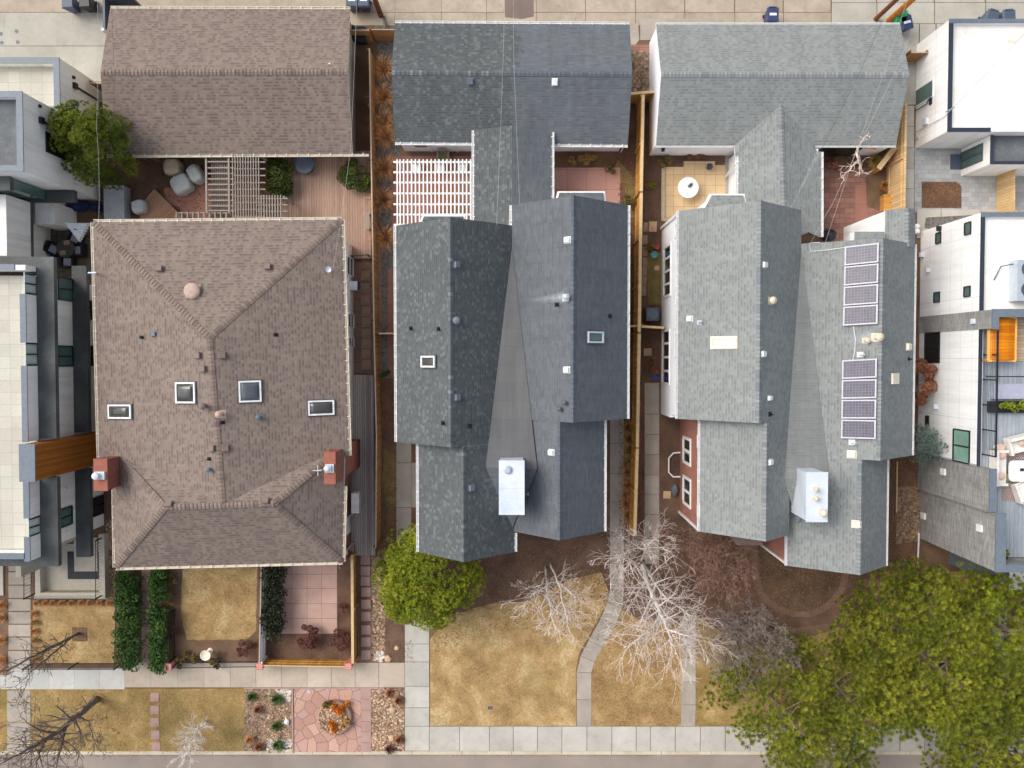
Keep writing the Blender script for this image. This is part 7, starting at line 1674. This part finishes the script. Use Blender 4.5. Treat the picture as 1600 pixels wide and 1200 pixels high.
# bare trees
bare('birch_tree', 'tallest white-barked bare birch over the curving walk', (1003, 880), [([(1003, 880, 0), (1014, 918, 3.5), (1033, 962, 7), (1047, 995, 10.0), (1056, 1022, 12.0)], .12), ([(1006, 882, 0), (1022, 912, 3.2), (1046, 940, 6.0), (1080, 962, 8.4)], .07), ([(1000, 880, 0), (988, 876, 2.5), (974, 868, 4.6), (962, 872, 6.2)], .05), ([(1002, 878, 0), (1006, 866, 2.6), (1016, 848, 4.6), (1030, 836, 6)], .05), ([(1033, 962, 7), (1014, 985, 8.6), (996, 1000, 9.6), (975, 1012, 10.2)], .05), ([(1043, 985, 9.2), (1066, 992, 10.2), (1092, 1000, 11)], .045), ([(1010, 905, 2.4), (995, 930, 4.6), (978, 950, 6.4)], .045)], 'birch_bark', 'birch_twig', 3, 5, twr=.007, kids=(6, 3), root=2.05, tlen=.55, spread=.6, curl=.09)
bare('birch_tree', 'smaller two-stemmed bare birch in front of the dark slate house', (852, 885), [([(852, 885, 0), (855, 925, 3.5), (861, 960, 6.5), (868, 985, 8.6)], .05), ([(860, 880, 0), (874, 915, 3.6), (884, 960, 7.2), (891, 990, 9.2)], .055), ([(854, 900, 1.5), (836, 925, 4), (818, 945, 6)], .03), ([(872, 910, 3.2), (896, 930, 5.5), (915, 945, 7)], .03)], 'birch_bark', 'birch_twig', 3, 9, twr=.0065, kids=(5, 3), root=1.5, tlen=.55, spread=.6, curl=.09)
bare('bare_tree', 'small silvery bare tree leaning over the kerb in the parkway lawn', (320, 1127), [([(320, 1127, 0), (308, 1141, 1.8), (296, 1160, 3.4), (283, 1185, 5.2)], .07), ([(318, 1129, 0), (303, 1150, 2.2), (295, 1178, 4.6)], .05)], 'birch_bark', 'birch_bark', 3, 12, twr=.010, kids=(4, 3), root=1.0, spread=.5)
bare('bare_tree', 'large dark bare tree growing from the parkway lawn at the bottom left', (152, 1092), [([(152, 1092, 0), (122, 1118, 2.8), (88, 1146, 5.3), (48, 1168, 7.6), (-5, 1196, 9.5)], .17), ([(104, 1132, 4.0), (96, 1165, 5.8), (88, 1205, 8)], .09), ([(70, 1158, 6), (60, 1180, 7), (54, 1205, 8)], .08), ([(124, 1120, 2.6), (138, 1128, 3.2), (144, 1144, 4.2), (147, 1160, 4.8)], .05), ([(88, 1146, 5.3), (60, 1140, 6.4), (30, 1120, 7.2)], .06)], 'dark_bark', 'dark_bark', 4, 15, twr=.009, kids=(3, 3, 2), root=1.9, spread=.6, curl=.16, dens=1.1)
bare('bare_tree', 'slender dark bare tree rising from the square bed in the left lawn', (124, 990), [([(124, 990, 0), (98, 1003, 2.2), (62, 1020, 4.6), (20, 1042, 7), (-20, 1062, 8.6)], .08), ([(110, 998, 1.2), (85, 1020, 3.5), (50, 1048, 6), (22, 1075, 7.8)], .05), ([(112, 996, 1), (80, 1010, 3.2), (40, 1046, 6.4)], .05)], 'dark_bark', 'grey_bark', 3, 18, twr=.010, kids=(3, 2), root=1.1, spread=.45)
bare('bare_shrub', 'large tangled grey bare shrub below the curved brick edging', (1150, 985), [([(1150 + dx, 985 + dy, 0), (1152 + dx * 2.4, 990 + dy * 2.4, 1.4), (1156 + dx * 4.4, 998 + dy * 4.6, 2.8), (1160 + dx * 6.0, 1006 + dy * 6.2, 3.9)], .05) for dx, dy in ((-10, 2), (-5, 8), (3, 10), (9, 7), (11, -1), (4, -7), (-6, -6), (0, 4), (13, 4), (-2, -3), (7, -5))], 'grey_bark', 'grey_twig', 4, 22, 'shrub', twr=.008, kids=(4, 3, 2), root=1.35, spread=.85, curl=.14)
bare('bare_shrub', 'reddish bare shrub by the brick front wall and porch path', (1118, 872), [([(1118 + dx, 872 + dy, 0), (1119 + dx * 2.2, 875 + dy * 2.2, 1.0), (1122 + dx * 4, 880 + dy * 4, 2.0), (1126 + dx * 5, 886 + dy * 5, 2.7)], .03) for dx, dy in ((-7, -3), (-5, 5), (2, 8), (8, 4), (8, -4), (0, -7))], 'red_twig', 'red_twig', 4, 25, 'shrub', twr=.007, kids=(3, 3, 2), root=1.3, spread=.8, curl=.14, dens=1.1)
bare('bare_shrub', 'thin reddish bare shrub between the brick window well and the tall birch', (1062, 835), [([(1062 + dx, 835 + dy, 0), (1062 + dx * 3, 835 + dy * 3, 1.2), (1062 + dx * 5, 836 + dy * 5, 2.2)], .02) for dx, dy in ((-6, -2), (-3, 5), (5, 4), (6, -3))], 'red_twig', 'red_twig', 3, 27, 'shrub', twr=.006, kids=(4, 3), root=.8, spread=.9)
bare('bare_tree', 'broken pale bare tree bent over the light grey garage eave', (1343, 262), [([(1343, 262, 0), (1345, 258, 1.2), (1338, 240, 2.4), (1345, 222, 3.3), (1358, 206, 4.1)], .085), ([(1338, 241, 2.4), (1345, 262, 2.0), (1348, 272, 1.8)], .05), ([(1341, 250, 1.8), (1325, 268, 2.4), (1310, 280, 2.6)], .04)], 'pale_twig', 'pale_twig', 2, 31, twr=.012, kids=(2, 2), root=.75, spread=.8, dens=.4)
random.seed(44)
q = P(1355, 228, 2.3); mb = MB(); mb.tube([P(1345, 226, 2.2), P(1356, 230, 2.2), P(1366, 235, 2.1)], [.13, .15, .14], 9); T(mb.build('cut_log', 'tan_stone'), 'pale cut log lodged beneath the garage eave beside the broken tree', 'log')
for i, (u, v) in enumerate(((1352, 252), (1360, 246), (1368, 240))): pass
# ornamental grasses by the fence
for v in (108, 152, 192, 214, 262, 312, 372): grass('ornamental_grass', 'clump of dry orange ornamental grass in the row along the board fence by the dark slate garage', 599 + U(-3, 4), v, 1.0, .95, 150, 'dry_grass', 'grass clump', 'orange grasses along the board fence', .010, .2)
grass('ornamental_grass', 'pale straw grass clump at the foot of the orange cedar cross fence', 1366, 254, .5, .8, 160, 'straw_grass', 'grass clump', None, .012, .12)
for i, u in enumerate((58, 73, 84, 98, 113, 128, 142, 157, 172)): grass('ornamental_grass', 'low orange-brown grass tuft in the row below the tan entry wall', u, 942, .24, .3, 70, 'dry_grass', 'grass clump', 'grass tufts below the tan entry wall', .012, .1)
for i, v in enumerate((958, 972, 986, 1000, 1030)): grass('ornamental_grass', 'straw-coloured grass tuft in the row beside the left concrete entry slabs', 55, v, .26, .35, 70, 'straw_grass' if i % 2 else 'dry_grass', 'grass clump', 'grass tufts beside the entry slabs', .012, .1)
for i, v in enumerate((945, 965, 1000, 1030, 1048)): grass('ornamental_grass', 'brown grass tuft at the extreme left edge beside the entry slabs', 5, v, .3, .4, 70, 'dry_grass', 'grass clump', 'grass tufts at the left edge', .012, .12)
# hedges and leafy shrubs
def hedge(name, label, u0, v0, u1, v1, h, n, mat, size=.06):
    c = P((u0 + u1) / 2, (v0 + v1) / 2, h * .8); t = thing(name, (c.x, c.y, 0), label, 'hedge'); lf = LF(); a, b = P(u0, v1, h * .8), P(u1, v0, h * .8); cl = []
    k = int((b.x - a.x) * (b.y - a.y) * 16)
    for i in range(k): cl.append((Vector((U(a.x + .12, b.x - .12), U(a.y + .12, b.y - .12), h * U(.55, .98))), U(.22, .36), random.random()))
    for i in range(n):
        p, r, tt = random.choice(cl); d = rdir(); d.z = d.z * .7 + .3; q = p + d * r * U(.75, 1.05); q.z = max(.05, q.z if random.random() < .85 else q.z * random.random()); leaf(lf, q, size * U(.7, 1.3), min(1, max(0, .15 + .5 * tt + U(-.15, .3))), .4)
    lf.build('foliage', mat, t); mb = MB()
    for p, r, tt in cl[::3]: mb.tube([(p.x, p.y, 0), (p.x + U(-.1, .1), p.y + U(-.1, .1), p.z)], [.02, .008], 4)
    mb.build('stems', 'dark_bark', t); return t
hedge('hedge', 'long clipped green hedge nearer the left lawn, left of the garden path', 182, 890, 216, 1046, 1.3, 13500, 'hedge_green')
hedge('hedge', 'green hedge right of the garden path, its half nearer the brown house', 234, 884, 257, 940, 1.2, 5600, 'hedge_green')
hedge('hedge', 'green hedge right of the garden path, its half ending at the brick pier', 233, 950, 260, 1048, 1.2, 8800, 'hedge_green')
hedge('hedge', 'dark shaggy vine hedge at the left side of the pink tiled terrace', 411, 876, 441, 1002, 1.3, 5200, 'ivy_dark', .07)
shrub('leafy_bush', 'tall leafy green bush between the tan lattice and the round tub', 434, 272, 1.5, 1.05, 2.0, 5200, 'bush_green', .07, sq=(.85, 1.15))
shrub('leafy_bush', 'rounded dark green bush by the board fence at the deck edge', 553, 272, 1.2, .98, 1.8, 7000, 'bush_green', .045)
shrub('leafy_bush', 'small dark green bush in the narrow bed left of the slate house', 603, 586, .8, .36, 1.0, 700, 'hedge_green', .05)
for i, (u, v, R, h, lab) in enumerate(((270, 905, .42, .9, 'brownish olive shrub at the top of the front lawn hedge'), (268, 935, .4, .9, 'brownish olive shrub halfway down the front lawn hedge'), (264, 960, .32, .8, 'brownish olive shrub at the gap in the front hedge'))): shrub('olive_shrub', lab, u, v, h * .6, R, h, 420, 'olive_leaf', .06)
for i, (u, v, R, lab) in enumerate(((286, 1033, .55, 'olive shrub left of the bird bath'), (305, 1030, .35, 'olive shrub just below the bird bath'), (338, 1032, .5, 'olive shrub right of the bird bath'))): shrub('olive_shrub', lab, u, v, .5, R, .8, 420, 'olive_leaf', .055)
shrub('red_shrub', 'dark red shrub at the right end of the front lawn bed', 385, 1016, .5, .66, .9, 2000, 'barberry', .045); shrub('red_shrub', 'reddish low shrub between the hedge and the front lawn', 272, 988, .3, .45, .6, 420, 'barberry', .04)
shrub('red_shrub', 'larger round dark red barberry below the pink tiled terrace', 483, 995, .6, .78, 1.1, 4200, 'barberry', .04); shrub('red_shrub', 'round dark red barberry beside the cedar side fence', 532, 1002, .6, .7, 1.0, 3600, 'barberry', .04)
shrub('red_shrub', 'narrow reddish shrub between the pink terrace and the cedar side fence', 538, 950, .4, .4, .8, 800, 'barberry', .035, sq=(.8, 1.8))
shrub('rust_shrub', 'tall spiky rust-coloured shrub between the grey house and the white wall', 1446, 600, 2.0, .9, 3.2, 5200, 'rust_leaf', .06, sq=(.8, 1.7))
shrub('dry_shrub', 'low tan dry shrub against the white slate-garage wall above the salmon patio', 912, 249, .35, .62, .6, 700, 'straw_grass', .05, sq=(1.6, .6)); shrub('dry_shrub', 'small green shrub at the corner of the salmon patio', 957, 262, .3, .4, .5, 300, 'olive_leaf', .05)
shrub('dry_shrub', 'yellow-green shrub leaning on the orange fence near the slate house corner', 986, 312, .5, .5, 1.0, 650, 'olive_leaf', .05, sq=(.7, 1.4))
shrub('dry_shrub', 'brown dry shrub at the top left of the tan patio', 1040, 250, .3, .5, .5, 450, 'olive_leaf', .05); shrub('dry_shrub', 'low brown plants along the white garage wall above the tan patio', 1095, 244, .2, .4, .35, 420, 'rust_leaf', .05, sq=(2.2, .5))
shrub('mixed_shrub', 'red and green leafy shrub beside the half-barrel planter', 1377, 292, .4, .42, .7, 420, 'mixed_leaf', .07); shrub('mixed_shrub', 'rusty shrub against the wall in the corner of the brick patio', 1302, 255, .3, .55, .6, 450, 'rust_leaf', .06, sq=(1.4, .6))
shrub('mixed_shrub', 'orange-leaved shrub beneath the brown garage eave', 232, 247, .4, .5, .8, 420, 'rust_leaf', .07, sq=(1.5, .7))
shrub('dark_shrub', 'black-green climbing plant at the corner of the left modern house', 131, 826, 1.2, .3, 1.6, 380, 'ivy_dark', .05)
for i, (u, v, m, R, lab) in enumerate(((1017, 387, 'olive_leaf', .3, 'small shrub beside the red clay pot'), (1014, 570, 'olive_leaf', .35, 'green plant in the dirt below the tan slab'), (1022, 578, 'rust_leaf', .35, 'brown plant beside the cobalt blue pot'))):
    if lab: shrub('small_plant', lab, u, v, .2, R, .45, 220, m, .05)
shrub('small_plant', 'bright lime plant beside the tiny clay pot', 1017, 291, .2, .18, .3, 120, 'pine_green', .06)
random.seed(50)
# strip between fence and slate-house walk: tall pale grass
for i in range(9): grass('ornamental_grass', 'pale dry grass clump in the row between the curving walk and the orange fence', 982 + U(-3, 3), 670 + i * 17 + U(-4, 4), .5, .55, 120, 'dry_grass' if i > 4 else 'straw_grass', 'grass clump', 'grasses between the walk and the orange fence', .011, .18)
# gravel bed plants
for u, v, R, m, lab in ((433, 1092, .48, 'hedge_green', 'spiky green plant at the sidewalk end of the gravel bed by the flagstones'), (432, 1134, .34, 'hedge_green', 'spiky green plant in the middle of the gravel bed by the flagstones'), (435, 1163, .48, 'hedge_green', 'spiky green plant at the street end of the gravel bed by the flagstones'), (394, 1088, .3, 'hedge_green', 'small dark green tuft at the left of the gravel bed'), (404, 1108, .26, 'rust_leaf', 'small rust tuft at the left of the gravel bed'), (391, 1155, .3, 'dry_grass', 'tan tuft near the street at the left of the gravel bed'), (405, 1166, .28, 'rust_leaf', 'rusty tuft nearest the street at the left of the gravel bed'), (610, 1082, .3, 'rust_leaf', 'rust-green tuft at the sidewalk end of the pebble bed'), (623, 1094, .3, 'rust_leaf', 'rust tuft at the right edge of the pebble bed'), (609, 1170, .32, 'barberry', 'dark red tuft overhanging the kerb at the pebble bed'), (624, 1155, .25, 'rust_leaf', 'dark tuft near the street corner of the pebble bed')):
    grass('spiky_plant', lab, u, v, R, .4, 140, m, 'plant', None, .014, .12)
for u, v, R, m, lab in ((532, 1108, .6, 'orange_grass', 'orange bushy plant at the alley side of the stone planter ring'), (517, 1138, .55, 'orange_grass', 'orange bushy plant at the street side of the stone planter ring'), (511, 1104, .3, 'olive_leaf', 'grey-green plant in the stone planter ring'), (538, 1130, .42, 'straw_grass', 'straw plant at the right of the stone planter ring')):
    shrub('planter_flower', lab, u, v, .5, R, .62, 700, m, .06, 'plant')
shrub('terrace_plant', 'leafy green plant in the black planter box at the terrace corner', 1568, 866, 6.6, .22, .3, 140, 'pine_green', .07, 'plant', stems=False).location.z = 6.5
for i in range(4):
    o = shrub('terrace_plant', 'leafy green plant in the row of the long black terrace planter', 1572 + i * 12, 634, 6.7, .26, .3, 120, 'pine_green', .07, 'plant', 'plants in the long terrace planter', stems=False); o.location.z = 6.5
# ground cover that nobody could count
litter('leaf_litter', [(655, 860), (655, 985), (780, 940), (925, 935), (1110, 985), (1320, 950), (1390, 900), (1100, 830), (820, 830)], 9000, 'leaf_litter')
litter('leaf_litter', rect(966, 250, 1001, 836), 2600, 'leaf_litter'); litter('leaf_litter', rect(1006, 240, 1033, 600), 900, 'leaf_litter', (.04, .08)); litter('leaf_litter', rect(592, 592, 620, 860), 1300, 'leaf_litter')
litter('leaf_litter', rect(1390, 720, 1440, 930), 1500, 'leaf_litter'); litter('leaf_litter', rect(200, 240, 330, 345), 700, 'leaf_litter'); litter('leaf_litter', rect(1283, 235, 1400, 265), 500, 'leaf_litter')
litter('leaf_litter', rect(410, 992, 548, 1035), 700, 'leaf_litter', (.04, .08)); litter('leaf_litter', rect(604, 1000, 646, 1034), 260, 'leaf_litter', (.04, .08)); litter('leaf_litter', rect(1441, 286, 1501, 324), 500, 'leaf_litter', (.05, .1))
litter('leaf_litter', [(672, 985), (780, 950), (900, 930), (960, 960), (1090, 985), (1200, 1010), (1200, 1040), (1080, 1030), (940, 1000), (800, 985), (680, 1020)], 1600, 'leaf_litter', (.04, .09)); litter('street_litter', rect(60, 1176, 1100, 1184), 900, 'pale_litter', (.04, .1), -.12)
litter('straw_litter', rect(974, 690, 990, 830), 900, 'pale_litter', (.06, .14))
stones('pebbles', rect(581, 1077, 631, 1173), 700, 'river_stone', (.04, .10)); stones('pebbles', rect(583, 880, 600, 1032), 260, 'river_stone', (.04, .11)); stones('pebbles', rect(418, 1077, 456, 1175), 380, 'river_stone', (.04, .08)); stones('white_pebbles', [(430, 1077), (455, 1077), (455, 1098), (444, 1090)], 130, 'white_stone', (.05, .1)); stones('white_pebbles', rect(418, 1155, 456, 1175), 170, 'white_stone', (.05, .1)); stones('white_pebbles', rect(586, 1018, 600, 1033), 60, 'white_stone', (.05, .12)); stones('pebbles', rect(384, 1077, 417, 1175), 160, 'river_stone', (.03, .06)); stones('pebbles', rect(167, 815, 181, 935), 420, 'river_stone', (.04, .07))
q = P(522, 1122, .3); stones('planter_pebbles', [(522 + 23 * math.cos(k * .5), 1122 + 23 * math.sin(k * .5)) for k in range(12)], 260, 'river_stone', (.04, .1), .31)
def lawn_blades(name, poly, n, mat='lawn_blade', h=.06):
    lf = LF(); pts = scatter(poly, n)
    for x, y in pts:
        a = U(0, 6.28); d = Vector((math.cos(a), math.sin(a), 0)) * U(.03, .09); s = Vector((-d.y, d.x, 0)).normalized() * .012; b = Vector((x, y, .012)); lf.tri(b - s, b + s, b + d + Z * U(.2, 1) * h, random.random())
    c = P(*poly[0]); o = lf.build(name, mat, loc=(c.x, c.y, 0)); o['kind'] = 'stuff'; return o
litter('lawn_litter', [(672, 1010), (760, 960), (940, 920), (905, 1030), (900, 1133), (672, 1133)], 420, 'pale_litter', (.04, .09)); litter('lawn_litter', [(940, 990), (1063, 995), (1062, 1133), (925, 1133)], 420, 'leaf_litter', (.04, .09)); litter('lawn_litter', rect(290, 888, 400, 995), 200, 'leaf_litter', (.04, .08)); litter('lawn_litter', rect(55, 1080, 380, 1174), 420, 'leaf_litter', (.04, .08))
lawn_blades('grass', [(672, 1000), (700, 962), (760, 945), (830, 938), (890, 905), (940, 895), (955, 935), (905, 1020), (900, 1133), (672, 1133)], 16000); lawn_blades('grass', [(975, 940), (1000, 977), (1066, 990), (1064, 1133), (924, 1133), (924, 1045)], 10000); lawn_blades('grass', [(286, 885), (402, 880), (402, 985), (385, 1000), (292, 1000)], 7000); lawn_blades('grass', rect(52, 1078, 232, 1175), 8000); lawn_blades('grass', rect(251, 1078, 381, 1175), 6000); lawn_blades('grass', rect(53, 942, 179, 1035), 6000)
